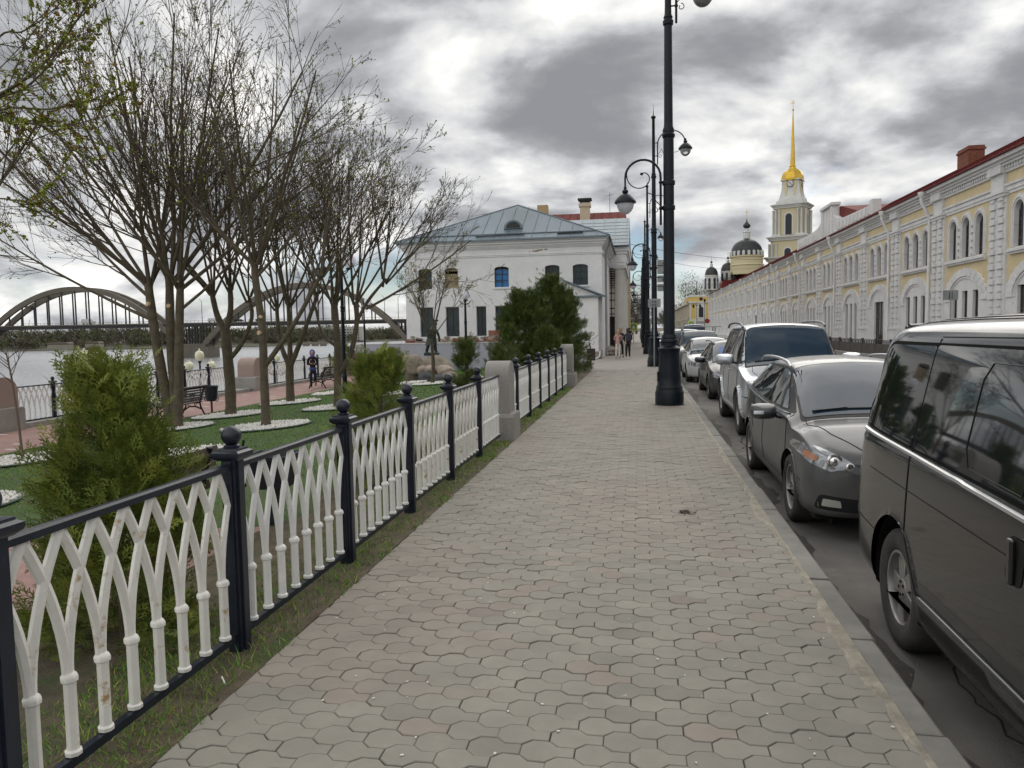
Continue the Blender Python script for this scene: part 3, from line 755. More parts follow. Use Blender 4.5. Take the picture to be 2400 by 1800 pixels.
for x, w, k in up:
    m = {1: M_teal, 2: M_board, 3: M_blue, 4: M_teal}[k]
    bb = MB()
    if k == 2:
        for i in range(8):
            if i in (6,): continue
            bb.box(x-w/2-0.01, x+w/2+0.01, 0.20, 0.235, 4.26+i*0.145, 4.26+i*0.145+0.125)
    else:
        bb.prism(arched(x, w+0.06, 4.2, 5.30 if k == 3 else 5.46, 0.13), lambda p: (p[0], 0.22, p[1]), lambda p: (p[0], 0.26, p[1]))
    wo = bb.build('window', m, HW)
    f = MB(); f.box(x-w/2, x+w/2, 0.25, 0.30, 4.2, 5.46) if k in (2, 3) else None
    f.box(x-0.018, x+0.018, 0.185, 0.215, 4.25, 5.4); f.box(x-w/2, x+w/2, 0.187, 0.213, 4.62, 4.65); f.box(x-w/2, x+w/2, 0.187, 0.213, 5.0, 5.03)
    if k != 2:
        f.box(x-w/2, x-w/2+0.04, 0.18, 0.214, 4.25, 5.4); f.box(x+w/2-0.04, x+w/2, 0.18, 0.214, 4.25, 5.4)
        f.build('frame', M_frame, wo)
    if k in (3, 4): MB().box(x-w/2-0.09, x+w/2+0.09, -0.07, 0.10, 4.13, 4.22).build('sill', M_plast, wo, bevel=0.01)
for x, w in lo:
    wo = MB().box(x-w/2-.02, x+w/2+.02, 0.22, 0.26, 1.36, 3.14).build('window', M_teal, HW)
    f = MB(); f.box(x-0.015, x+0.015, 0.19, 0.216, 1.4, 3.1)
    for z in (1.7, 2.0): f.box(x-w/2, x+w/2, 0.192, 0.214, z, z+0.025)
    f.build('frame', M_frame, wo)
    MB().box(x-w/2-0.04, x+w/2+0.04, -0.03, 0.02, 3.125, 3.17).build('lintel', M_dirt, wo)
# roof
rx0, rx1, ry0, ry1, rz, rp = XL-0.52, XR_+0.50, -0.52, 11.5, 7.0, 9.45
px0 = -7.3
b = MB()
A = [(rx0, ry0, rz), (rx1, ry0, rz), (rx1, ry1, rz), (rx0, ry1, rz), (px0-0.15, 2.9, rp), (px0+0.15, 8.2, rp)]
b.add(A, [(0, 1, 4), (1, 2, 5, 4), (2, 3, 5), (3, 0, 4, 5), (0, 3, 2, 1)])
b.box(rx0, rx1, ry0-0.02, ry0+0.05, rz-0.09, rz-0.012); b.box(rx1-0.05, rx1+0.02, ry0, ry1, rz-0.09, rz-0.012)
rf = b.build('roof', M_zinc, HW)
b = MB(); n_ = 17
def onf(x, t):      # a point on the front roof plane; t from eave to ridge apex
    return Vector((x, ry0+(2.9-ry0)*t, rz+(rp-rz)*t))
for i in range(1, n_):
    x = rx0+(rx1-rx0)*i/n_
    tm = (x-rx0)/(px0-rx0) if x < px0 else (rx1-x)/(rx1-px0)
    k = 0.25*tm*(1 if x < px0 else 1)
    b.tube([onf(x, 0.02)+Vector((0, -0.01, 0.015)), onf(x+k*0.9, max(0.05, tm*0.985))+Vector((0, -0.01, 0.015))], 0.018, 4)
for t_ in (0.13,):
    b.tube([onf(rx0+(px0-rx0)*t_, t_)+Vector((0, -0.02, 0.02)), onf(rx1+(px0-rx1)*t_, t_)+Vector((0, -0.02, 0.02))], 0.03, 4)
b.tube([A[0], A[4]], 0.045, 5); b.tube([A[1], A[4]], 0.045, 5)
b.build('seams', M_zinc, rf)
b = MB()
b.tube([onf(-9.5, 0.07)+Vector((0, -.03, .03)), onf(-6.6, 0.09)+Vector((0, -.03, .04))], 0.035, 4)
b.tube([onf(-4.7, 0.08)+Vector((0, -.03, .03)), onf(-3.2, 0.085)+Vector((0, -.03, .04))], 0.045, 4)
b.build('snow_guard', M_frame, rf)
dm = MB(); c = onf(-7.36, 0.28)
out = [(-0.56, 0), (0.56, 0)]+arc(0, 0, 0.56, 0.50, 0, 180, 14)[1:-1]
dm.prism(out, lambda p: (c.x+p[0], c.y-0.10, c.z+p[1]), lambda p: (c.x+p[0]*0.98, c.y+1.1, c.z+p[1]*0.98))
dmo = dm.build('dormer', M_zinc, rf, smooth=40)
inn = [(-0.42, 0.04), (0.42, 0.04)]+arc(0, 0.04, 0.42, 0.36, 0, 180, 14)[1:-1]
MB().prism(inn, lambda p: (c.x+p[0], c.y-0.115, c.z+p[1]), lambda p: (c.x+p[0], c.y-0.05, c.z+p[1])).build('vent_opening', M_dark, dmo)
# annex with lean-to gable at the street corner
ax = thing('gable_annex', 'small white gabled annex with cracked foot at the street corner of the white house', 'building', (0, 43.2, 0))
b = MB().box(-4.2, -2.28, 0, 1.78, -0.3, 3.55)
b.prism([(-4.2, 3.55), (-2.28, 3.55), (-4.2, 4.35)], lambda p: (p[0], 0, p[1]), lambda p: (p[0], 1.78, p[1]))
b.build('wall', M_plast, ax)
b = MB(); b.prism([(-4.3, 4.40), (-1.92, 3.46), (-1.92, 3.54), (-4.3, 4.50)], lambda p: (p[0], -0.22, p[1]), lambda p: (p[0], 1.78, p[1]))
b.box(-4.2, -1.95, -0.16, 0, 3.46, 3.54)
b.build('roof', M_zinc, ax)
b = MB(); b.box(-2.29, -2.26, 0.0, 1.75, -0.3, 3.45); b.build('street_side', M_dirt, ax)
b = MB(); rng = random.Random(3)
for pts in ([(-2.9, 0.9), (-2.75, 1.02), (-2.7, 0.98), (-2.6, 1.15), (-2.45, 1.18), (-2.4, 1.3), (-2.3, 1.32)], [(-3.1, 0.5), (-2.8, 0.62), (-2.75, 0.9), (-2.6, 0.8), (-2.5, 1.0)], [(-2.7, 0.2), (-2.72, 0.5), (-2.78, 0.62)]):
    b.tube([(x, -0.002, z) for x, z in pts], 0.012, 4)
b.build('crack', M_frame, ax)
b = MB(); b.box(-3.2, -2.28, -0.10, 0.01, -0.3, 0.42); b.box(-2.26, -2.12, -0.05, 1.2, -0.3, 0.5); b.build('broken_plinth', M_rubble, ax, bevel=0.03)
b = MB(); b.tube([(-2.2, -0.14, 0.45), (-2.22, -0.16, 0.2), (-2.32, -0.2, 0.06), (-2.5, -0.2, 0.03)], 0.045, 6); b.build('fallen_plaster', M_plast, ax, smooth=50)
# rain pipe between house and portico
b = MB(); b.tube([(-1.72, 46.8, 7.05), (-1.72, 46.6, 6.75), (-1.9, 46.4, 6.35), (-1.98, 46.3, 6.0), (-1.98, 46.3, 0.25), (-1.90, 46.2, 0.1)], 0.075, 8)
tag(b.build('rain_pipe', M_steel, None, smooth=40), 'grey rain pipe down the street corner of the white house', 'drainpipe')
# painted hoarding in front of the house
hd = thing('hoarding', 'flat lilac-grey hoarding wall in front of the white house, behind the statue', 'fence', (0, 42.2, 0))
MB().box(-16.2, -4.4, 0, 0.08, -1.0, 1.02).build('board', mat('lilac-grey paint', (0.42, 0.43, 0.50), 0.8, var=(0.6, 0.92, 1.05)), hd)
b = MB(); b.box(-16.2, -4.4, -0.03, 0.11, 1.02, 1.06); b.build('cap', M_plast, hd)
# ---- portico building
PB = thing('portico_house', 'white building with a columned portico over the sidewalk behind the white house', 'building', (0, 56, 0))
b = MB(); b.box(-10, -2.2, -0.2, 12.0, -0.3, 7.3)
b.build('wall', M_dirt, PB)
b = MB()
for z0, z1, p in [(6.12, 6.35, 0.0), (6.35, 6.75, 0.03), (6.75, 6.95, 0.0), (6.95, 7.15, 0.10), (7.15, 7.45, 0.22)]:
    b.box(-2.25, -0.95+p, -0.42-p, 12.4+p, z0, z1)
for i in range(12): b.box(-0.92, -0.88, -0.4+i*1.05, -0.05+i*1.05, 6.37, 6.73)
b.box(-1.45, -1.15, -0.46, -0.43, 6.38, 6.72)
b.box(-2.25, -0.95, -0.35, 12.3, 6.0, 6.12)
b.build('entablature', M_plast, PB, bevel=0.012)
M_col = mat('off-white column plaster', (0.66, 0.645, 0.60), 0.85, var=(1.2, 0.9, 1.05), bump=(20, 0.004))
for i, yy in enumerate((0, 3.9, 7.8, 11.7)):
    b = MB(); b.lathe([(0.40, -0.02), (0.40, 0.1), (0.395, 0.3), (0.39, 2.2), (0.365, 4.2), (0.34, 5.62), (0.345, 5.63), (0.37, 5.66), (0.37, 5.70), (0.345, 5.73), (0.35, 5.84), (0.42, 5.92), (0.44, 5.95)], 28)
    b.box(-0.47, 0.47, -0.47, 0.47, 5.95, 6.0)
    b.build('column', M_col, PB, smooth=40, loc=(-1.40, yy, 0))
b = MB(); b.add([(-9, -1.0, 7.50), (-0.74, -1.0, 7.50), (-0.74, 5.0, 10.2), (-9, 5.0, 10.2), (-0.74, 12.6, 7.5), (-9, 12.6, 7.5)], [(0, 1, 2, 3), (3, 2, 4, 5), (1, 4, 2), (0, 3, 5), (0, 5, 4, 1)])
rf = b.build('roof', M_zinc, PB)
b = MB()
for i in range(9):
    x = -7.8+i*0.86; b.tube([(x, -0.98, 7.53), (x, 4.98, 10.23)], 0.02, 4)
for k in range(7):
    t_ = (k+0.7)/8; b.tube([(-9, -1.0+6*t_, 7.51+2.7*t_), (-0.76, -1.0+6*t_, 7.51+2.7*t_)], 0.012, 4)
b.tube([(-2.2, -1.02, 7.5), (-0.72, -1.02, 7.5)], 0.05, 5); b.build('seams', M_zinc, rf)
b = MB()
for i in range(9): b.box(-2.18, -1.5, 0.8, 0.86, 4.6+i*0.17, 4.66+i*0.17)
for x in (-2.05, -1.78): b.box(x-0.03, x+0.03, 0.74, 0.8, 2.2, 6.0)
for z in (2.7, 3.1, 3.7, 4.2): b.box(-2.18, -1.45, 0.72, 0.78, z, z+0.07)
b.build('scaffold_lattice', mat('dark weathered timber', (0.055, 0.045, 0.038), 0.9), PB)
MB().box(-2.18, -1.72, 0.9, 1.0, -0.1, 2.55).build('door', mat('dark brown door', (0.022, 0.015, 0.013), 0.6), PB)
b = MB(); rng = random.Random(6)
for i in range(46):
    b.obox((rng.uniform(-2.2, -1.3), rng.uniform(-8.5, -0.5), rng.uniform(0.0, 0.42)), rng.uniform(.2, .5), rng.uniform(.2, .5), rng.uniform(.08, .2), rng.uniform(0, 3), rng.uniform(-.3, .3))
b.build('broken_steps', M_rubble, PB, bevel=0.02)
# ---- ochre house with the red roof
OB = thing('ochre_house', 'ochre house with dull red roof and stubby chimney beyond the portico', 'building', (0, 72, 0))
M_ochre = mat('ochre plaster', (0.42, 0.31, 0.165), 0.85, var=(0.8, 0.85, 1.1)); M_ochw = mat('sandy trim', (0.55, 0.47, 0.34), 0.85)
hol = [arched(u, 1.3, z, z+2.2, 0.5) for u in (3, 7, 11, 15, 19) for z in (1.3, 5.4)]
b = MB(); b.panel([(0, -0.3), (22, -0.3), (22, 9.2), (0, 9.2)], hol, lambda u, v, d: (-1.2-d, u, v), 0.3)
b.add([(-14, 0, -.3), (-1.2, 0, -.3), (-1.2, 0, 9.2), (-14, 0, 9.2)], [(0, 1, 2, 3)])
b.build('wall', M_ochre, OB)
b = MB()
for z0, z1, p in [(4.6, 4.9, 0.12), (8.3, 8.5, 0.1), (8.75, 9.0, 0.2), (9.0, 9.3, 0.38), (0, 0.9, 0.06)]: b.box(-14, -1.2+p, -p, 22+p, z0, z1)
for u in (0, 5, 9, 13, 17): b.box(-1.2, -1.05, u+0.1, u+0.6, -0.2, 8.2)
b.build('cornice', M_ochw, OB)
for u in (3, 7, 11, 15, 19):
    for z in (1.3, 5.4): MB().box(-1.52, -1.46, u-.7, u+.7, z-.05, z+2.25).build('window', M_dark, OB)
b = MB(); b.add([(-14, -0.4, 9.3), (-0.85, -0.4, 9.3), (-1.35, 7, 13.35), (-9.0, 7, 13.35), (-0.85, 22.4, 9.3), (-14, 22.4, 9.3)], [(0, 1, 2, 3), (3, 2, 4, 5), (1, 4, 2)])
rf = b.build('roof', M_redroof2, OB)
b = MB()
for i in range(14): b.tube([(-12.5+i*0.8, -0.3, 9.42), (-12.5+i*0.8, 6.9, 13.35)], 0.03, 4)
b.build('seams', M_redroof, rf)
b = MB(); b.box(-5.8, -4.85, 5.2, 6.1, 12.0, 13.75); b.box(-5.9, -4.75, 5.1, 6.2, 13.75, 14.1)
ch = b.build('chimney', M_ochw, rf)
b = MB(); b.box(-5.85, -4.8, 5.15, 6.15, 14.28, 14.4); b.box(-6.0, -4.65, 5.0, 6.3, 14.4, 14.56); [b.box(x, x+.1, y, y+.1, 14.1, 14.28) for x in (-5.8, -4.95) for y in (5.2, 6.0)]
b.build('cowl', M_frame, ch)
b = MB(); b.box(-9.9, -8.9, 4, 5, 12.2, 13.9); b.build('chimney', M_ochre, rf)
b = MB(); b.tube([(-2.9, 6.5, 13.3), (-2.9, 6.5, 15.2)], 0.03, 4); b.tube([(-3.3, 6.5, 14.9), (-2.5, 6.5, 15.0)], 0.02, 4); b.build('aerial', M_frame, rf)

# ---- the long trading rows across the street
TR = thing('trading_rows', 'long yellow and white two-storey arcade with red roof along the far street side', 'building', (16, 0, 0))
M_yel = mat('warm yellow plaster', (0.71, 0.59, 0.37), 0.85, var=(0.7, 0.9, 1.06), bump=(14, 0.004))
M_wtr = mat('white trim plaster', (0.76, 0.76, 0.76), 0.85, var=(1.1, 0.86, 1.05), bump=(10, 0.012), stain=(2.6, 0.62, (0.46, 0.45, 0.44), 0.1))
M_glass = mat('dark old window glass', (0.022, 0.024, 0.028), 0.12, var=(1.2, 0.5, 1.6), spec=0.7)
M_mull = mat('grey-brown muntins', (0.09, 0.075, 0.065), 0.7)
BAY = 7.0; Y0 = 38.12-BAY*4; NBAY = 25; YE = Y0+BAY*NBAY
FX = 0.0
def fw(u, v, d): return (d, u, v)
wc = [2.02, 3.58, 5.14]                       # window centres within a bay, measured from its pier
up_holes = [arched(c, 0.86, 4.90, 6.86, 0.43, 10) for c in wc]
yb = MB(); yb.panel([(0, 3.38), (BAY, 3.38), (BAY, 8.3), (0, 8.3)], up_holes, fw, 0.001)
ybay = None
def arch_ring(b, c, z0, zs, r0, r1, d0, d1, n=12, serr=False, jamb=True, rz=1.0):
    """archivolt: ring of blocks proud of the wall from d1 to d0, with jambs down to z0"""
    pts_o = []; pts_i = []
    for i in range(n+1):
        a = PI*i/n
        rr = r1+(0.10 if serr and i % 2 else 0)
        pts_o.append((c+rr*math.cos(a), zs+rr*rz*math.sin(a))); pts_i.append((c+r0*math.cos(a), zs+r0*rz*math.sin(a)))
    if jamb: pts_o = [(c+r1, z0)]+pts_o+[(c-r1, z0)]; pts_i = [(c+r0, z0)]+pts_i+[(c-r0, z0)]
    for i in range(len(pts_o)-1):
        q = [pts_i[i], pts_o[i], pts_o[i+1], pts_i[i+1]]
        dd = d0-(0.012 if (serr and i % 2) else 0)
        o = len(b.V)
        b.V += [(dd, p[0], p[1]) for p in q]+[(d1, p[0], p[1]) for p in q]
        b.F += [[o, o+1, o+2, o+3], [o+4, o+7, o+6, o+5]]+[[o+k, o+4+k, o+4+(k+1) % 4, o+(k+1) % 4] for k in range(4)]; b.M += [0]*6
tb = MB()
def reveal(b, hole, d0, d1):
    n = len(hole); o = len(b.V)
    b.V += [(d0, p[0], p[1]) for p in hole]+[(d1, p[0], p[1]) for p in hole]
    for i in range(n): b.F.append([o+i, o+(i+1) % n, o+n+(i+1) % n, o+n+i]); b.M.append(0)
for h_ in up_holes: reveal(tb, h_, 0.0, 0.20)
for c in wc:
    arch_ring(tb, c, 4.9, 6.43, 0.43, 0.70, -0.05, 0.0, 12); arch_ring(tb, c, 4.9, 6.43, 0.52, 0.60, -0.09, -0.05, 12)
rng = random.Random(8)
for c in (2.80, 4.36):
    for k in range(5): tb.box(-0.085, -0.05, c-0.13, c+0.13, 5.0+k*0.34, 5.2+k*0.34)
tb.box(-0.20, 0.0, 1.25, 5.9, 4.70, 4.80); tb.box(-0.12, 0.0, 1.25, 5.9, 4.60, 4.70); tb.box(-0.16, 0.0, 1.25, 5.9, 4.80, 4.855)
# band, frieze and dentil cornice
tb.box(-0.05, 0, 0, BAY, 7.26, 7.62); tb.box(-0.12, 0, 0, BAY, 7.62, 7.72); tb.box(-0.09, 0, 0, BAY, 7.40, 7.46)
tb.box(-0.10, 0, 0, BAY, 8.22, 8.34)
for k in range(28): tb.box(-0.17, -0.10, 0.05+k*0.25, 0.19+k*0.25, 8.34, 8.50)
tb.box(-0.10, 0.0, 0, BAY, 8.34, 8.50); tb.box(-0.26, 0, 0, BAY, 8.50, 8.62); tb.box(-0.36, 0, 0, BAY, 8.62, 8.74); tb.box(-0.50, 0, 0, BAY, 8.74, 8.90)
# big ground-floor arch
cA = 3.55
ab = MB(); arch_ring(ab, cA, 0.0, 2.75, 1.98, 2.52, -0.09, 0.0, 26, serr=True, jamb=False, rz=0.62); arch_ring(ab, cA, 0.0, 2.75, 1.72, 1.94, -0.05, 0.0, 20, jamb=False, rz=0.62)
arch_ring(ab, cA, 0.0, 2.75, 1.80, 1.86, -0.08, -0.05, 20, jamb=False, rz=0.62)
low_small = [[(c-0.32, 0.55), (c+0.32, 0.55), (c+0.32, 3.24), (c-0.32, 3.24)] for c in (2.3, 3.55, 4.8)]
low_big = [[(2.55, 0.0), (4.55, 0.0), (4.55, 3.15), (2.55, 3.15)]]
lb = MB()
def whitelow(holes):
    bb = MB(); bb.panel([(0, -0.3), (BAY, -0.3), (BAY, 3.38), (0, 3.38)], holes, lambda u, v, d: (d-0.03, u, v), 0.20)
    seg = [(cA+1.76*math.cos(a), 2.75+1.76*0.62*math.sin(a)) for a in [PI*i/24 for i in range(25)]]
    seg = [p for p in seg if p[1] > 3.38]
    bb.prism([(seg[0][0]+0.06, 3.38)]+seg+[(seg[-1][0]-0.06, 3.38)], lambda p: (-0.03, p[0], p[1]), lambda p: (0.0, p[0], p[1]))
    bb.box(-0.12, -0.03, 0.0, BAY, -0.3, 0.22)
    return bb
# piers with rusticated blocks
pb = MB(); rng = random.Random(4)
for k in range(21):
    z = 0.35+k*0.335
    for s_ in (-1, 1):
        if k % 2: pb.box(-0.19-rng.uniform(0, .02), -0.10, s_*0.40-0.27, s_*0.40+0.27, z, z+0.24)
        else: pb.box(-0.17-rng.uniform(0, .02), -0.10, s_*0.40-0.19, s_*0.40+0.23, z, z+0.26)
pb.box(-0.10, 0.02, -0.80, 0.80, -0.3, 7.26); pb.box(-0.22, 0.0, -0.84, 0.84, 7.20, 7.34); pb.box(-0.28, 0.0, -0.90, 0.90, 7.34, 7.47)
pb.box(-0.16, 0.0, -0.62, 0.62, 7.47, 8.22); pb.box(-0.32, 0.0, -0.66, 0.66, 8.22, 8.62); pb.box(-0.22, 0, -0.9, 0.9, -0.3, 1.30); pb.box(-0.26, 0, -0.92, 0.92, 1.30, 1.42)
wA = MB(); wA.mi = 0; wA.prism(arched(0, 0.9, 4.88, 6.88, 0.44), lambda p: (0.18, p[0], p[1]), lambda p: (0.22, p[0], p[1]))
wA.mi = 1
for z in (5.25, 5.65, 6.05, 6.42): wA.box(0.155, 0.18, -0.43, 0.43, z, z+0.03)
wA.box(0.15, 0.18, -0.02, 0.02, 4.9, 6.85); wA.box(0.145, 0.18, -0.43, -0.38, 4.9, 6.5); wA.box(0.145, 0.18, 0.38, 0.43, 4.9, 6.5)
wB = MB(); wB.box(0.13, 0.17, -0.34, 0.34, 0.5, 3.28); wB.mi = 1
for z in (1.0, 1.6, 2.2, 2.8): wB.box(0.105, 0.13, -0.32, 0.32, z, z+0.03)
wB.box(0.10, 0.13, -0.32, -0.27, 0.55, 3.24); wB.box(0.10, 0.13, 0.27, 0.32, 0.55, 3.24)
wC = MB(); wC.box(0.13, 0.17, -1.02, 1.02, -0.1, 3.18); wC.mi = 1
for y in (-0.98, -0.5, 0, 0.5, 0.98): wC.box(0.095, 0.13, y-0.03, y+0.03, 0, 3.15)
for z in (2.1, 3.1, 0.6): wC.box(0.095, 0.13, -1.0, 1.0, z-0.04, z+0.04)
cache = {}
def inst(key, mk, m, name, loc):
    if key not in cache:
        o = mk().build(name, m, TR); cache[key] = o.data
    else:
        o = bpy.data.objects.new(name, cache[key]); C.objects.link(o); o.parent = TR
    o.location = loc; return o
PED = (6, 10)                                            # bays under the attic
nwin = 0; rest = MB()
for i in range(NBAY):
    y = Y0+i*BAY
    inst('y', lambda: yb, M_yel, 'upper_wall', (0, y, 0)); inst('t', lambda: tb, M_wtr, 'trim', (0, y, 0)); inst('a', lambda: ab, M_wtr, 'arch', (0, y, 0))
    big = i in (6, 14, 18)
    inst('lb' if big else 'ls', (lambda: whitelow(low_big)) if big else (lambda: whitelow(low_small)), M_wtr, 'lower_wall', (0, y, 0))
    inst('p', lambda: pb, M_wtr, 'pilaster', (0, y, 0))
    if i < 16:
        for c in wc: inst('wA', lambda: wA, [M_glass, M_mull], 'window', (0, y+c, 0))
        if big: inst('wC', lambda: wC, [M_glass, M_mull], 'shop_window', (0, y+cA, 0))
        else:
            for c in (2.3, 3.55, 4.8): inst('wB', lambda: wB, [M_glass, M_mull], 'ground_window', (0, y+c, 0))
    else:
        for c in wc: rest.add([(v[0], v[1]+y+c, v[2]) for v in wA.V], wA.F)
        for c in (2.3, 3.55, 4.8): rest.add([(v[0], v[1]+y+c, v[2]) for v in wB.V], wB.F)
rest.mi = 0
o = rest.build('far_windows', M_glass, TR); o['kind'] = 'stuff'
inst('p', lambda: pb, M_wtr, 'pilaster', (0, YE, 0))
b = MB(); b.add([(0, YE+0.8, -.3), (9, YE+0.8, -.3), (9, YE+0.8, 8.9), (0, YE+0.8, 8.9)], [(0, 1, 2, 3)]); b.add([(0, Y0-.8, -.3), (12, Y0-.8, -.3), (12, Y0-.8, 8.9), (0, Y0-.8, 8.9)], [(0, 1, 2, 3)])
b.build('end_wall', M_wtr, TR)
b = MB(); b.add([(-0.62, Y0-1, 8.98), (-0.62, YE+1.2, 8.98), (6.2, YE-3, 12.4), (6.2, Y0-1, 12.4), (-0.62, Y0-1, 8.90), (-0.62, YE+1.2, 8.90), (0.2, YE+1.2, 8.85), (0.2, Y0-1, 8.85), (13, YE+1.2, 8.98), (13, Y0-1, 8.98)],
       [(0, 1, 2, 3), (0, 4, 5, 1), (4, 7, 6, 5), (3, 2, 8, 9), (1, 8, 2)])
rf = b.build('roof', M_redroof, TR)
b = MB()
for i in range(int((YE-Y0)/0.62)): y = Y0+i*0.62; b.tube([(-0.60, y, 9.0), (6.15, y, 12.42)], 0.022, 3, cap=False)
b.build('seams', M_redroof, rf)
b = MB(); b.box(3.7, 4.6, 51.3, 53.0, 10.8, 12.35); b.box(3.64, 4.66, 51.24, 53.06, 12.1, 12.22)
M_bk = mat('chimney brick', (0.21, 0.075, 0.045), 0.9, var=(6, 0.7, 1.3), bump=(12, 0.02)); b.build('chimney', M_bk, rf)
# attic with curved parapet and centre pedestal
M_att = M_wtr
pf = [(82.0, 9.0), (82.0, 10.2), (78, 10.12), (75, 10.12), (73.3, 10.22), (72.2, 10.4), (71.4, 10.9), (70.9, 11.5), (67.6, 11.5), (67.6, 10.7), (66, 10.2), (64, 10.0), (60, 9.9), (56.4, 9.8), (56.4, 9.0)]
b = MB(); b.prism(pf, lambda p: (-0.30, p[0], p[1]), lambda p: (0.15, p[0], p[1]))
for k in range(24):
    y = 57.0+k*1.03
    if 66 < y < 73: continue
    b.box(-0.36, -0.30, y, y+0.5, 9.25, 9.85)
b.box(-0.42, 0.2, 70.6, 71.2, 9.0, 11.5); b.box(-0.42, 0.2, 67.4, 68.0, 9.0, 11.5); b.box(-0.5, 0.25, 67.2, 71.3, 11.45, 11.68); b.box(-0.34, -.29, 68.6, 69.0, 9.4, 11.3); b.box(-0.34, -.29, 69.6, 70.0, 9.4, 11.3)
b.box(-0.38, 0.2, 56.2, 56.9, 9.0, 10.15)
b.build('attic_parapet', M_att, TR, bevel=0.01)
MB().prism([(71.8, 9.3), (70.8, 9.3), (71.0, 10.6)], lambda p: (-0.32, p[0], p[1]), lambda p: (-0.29, p[0], p[1])).build('attic_panel', M_yel, TR)
b = MB(); b.prism([(57.5, 9.2), (80.5, 9.2), (70, 11.3), (67, 11.3)], lambda p: (0.2, p[0], p[1]), lambda p: (8, p[0], p[1]))
b.build('attic_roof', M_redroof2, TR)
for i in range(4, NBAY, 2):
    y = Y0+i*BAY+(0.9 if i > 4 else 0.75)
    if i == 4: y = Y0+5*BAY+0.85
    b = MB(); b.tube([(-0.72, y, 8.62), (-0.70, y, 8.3), (-0.22, y+0.10, 7.45), (-0.22, y+0.10, 7.2), (-0.22, y+0.10, 0.3), (-0.35, y+0.1, 0.1)], 0.085, 8)
    b.lathe([(0.09, -0.2), (0.17, -0.05), (0.17, 0.1)], 10, c=(-0.72, y, 8.75)); b.build('rain_pipe', M_wtr, TR, smooth=40)
# ================================================================ budding bare trees
M_tbark = mat('olive-grey bark', (0.112, 0.092, 0.062), 0.9, var=(7, 0.62, 1.35), bump=(30, 0.008), stain=(3, 0.6, (0.10, 0.115, 0.05), 0.12))
M_twig = mat('twig bark', (0.075, 0.055, 0.042), 0.8)
M_bud = mat('buds and young leaves', (0.16, 0.175, 0.05), 0.6, attr='tint', spec=0.3)
M_cut = mat('fresh saw cut', (0.55, 0.40, 0.25), 0.8)
def rot_about(v, ax, a): return Matrix.Rotation(a, 3, ax) @ v
class Tree:
    def __init__(s, seed): s.r = random.Random(seed); s.big = MB(); s.tw = MB(); s.B = []
    def path(s, p, d, ln, r0, r1, k, up=0.0, wob=0.1):
        pts = [p.copy()]; d = d.normalized(); rr = [r0]
        for i in range(k):
            d = (d+Vector((s.r.gauss(0, wob), s.r.gauss(0, wob), s.r.gauss(0, wob)*0.5+up))).normalized()
            p = p+d*(ln/k); pts.append(p.copy()); rr.append(r0+(r1-r0)*(i+1)/k)
        return pts, rr, d
    def grow(s, p, d, ln, r0, depth, cfg):
        k = 5 if depth < 2 else 4
        r1 = max(0.0035, r0*(0.34 if depth < 2 else 0.40))
        pts, rr, _ = s.path(p, d, ln, r0, r1, k, up=cfg['up'][min(depth, 3)], wob=cfg['wob'])
        (s.big if r0 > 0.014 else s.tw).tube(pts, rr, 7 if r0 > 0.03 else (4 if r0 > 0.01 else 3), cap=False)
        last = depth >= cfg['depth']
        nch = cfg['n'][min(depth, len(cfg['n'])-1)]
        if not last:
            for i in range(nch):
                t = s.r.uniform(cfg['from'][min(depth, 2)], 0.98); j = min(k-1, int(t*k)); f = t*k-j
                q = pts[j].lerp(pts[j+1], f); rq = rr[j]+(rr[j+1]-rr[j])*f
                dd = (pts[j+1]-pts[j]).normalized(); ax = dd.orthogonal().normalized(); ax = rot_about(ax, dd, s.r.uniform(0, 2*PI))
                nd = rot_about(dd, ax, rad(s.r.uniform(*cfg['ang'])))
                nl = ln*s.r.uniform(0.38, 0.72)*(1-0.35*t)
                s.grow(q, nd, max(0.12, nl), max(0.0042, rq*s.r.uniform(0.45, 0.7)), depth+1, cfg)
        if depth >= 2 or last:
            m = cfg['buds']
            for i in range(m):
                t = (i+s.r.random())/m; j = min(k-1, int(t*k)); q = pts[j].lerp(pts[j+1], t*k-j); s.B.append((q, depth))
            s.B.append((pts[-1], depth))
    def finish(s, name, label, loc, m1=None, leaf=0.03, green=0.4, group=None, cat='tree', lobes=3, cuts=()):
        t = thing(name, label, cat, loc, 0, group)
        s.big.build('trunk', m1 or M_tbark, t, smooth=60)
        if s.tw.V: s.tw.build('branches', M_twig, t, smooth=60)
        rs = np.random.RandomState(len(s.B)); V = []; F = []; Cc = []
        for q, dp in s.B:
            isg = rs.rand() < green
            n = lobes if isg else 1; sz = leaf*rs.uniform(0.6, 1.3)*(1.0 if isg else 0.55)
            col = (np.array([1.7, 1.8, 0.9]) if rs.rand() < 0.75 else np.array([1.4, 0.8, 0.45])) if isg else np.array([0.55, 0.30, 0.26])
            for a in range(n):
                dv = rs.normal(0, 1, 3); dv /= np.linalg.norm(dv); e = np.cross(dv, rs.normal(0, 1, 3)); e /= np.linalg.norm(e)
                o = len(V); base = np.array(q)
                V += [base, base+dv*sz*0.6+e*sz*0.42, base+dv*sz*1.15, base+dv*sz*0.6-e*sz*0.42]; F.append((o, o+1, o+2, o+3)); Cc += [col*rs.uniform(0.75, 1.15)]*4
        if V: raw('buds', V, F, M_bud, t, smooth=False, col=Cc)
        for c, d, r in cuts:
            b = MB(); M = Vector(d).to_track_quat('Z', 'Y').to_matrix()
            b.lathe([(0.0001, 0.0), (r, -0.004), (r*1.02, -0.06)][::-1], 12, c=c, mtx=M); b.build('saw_cut', M_cut, t)
        return t
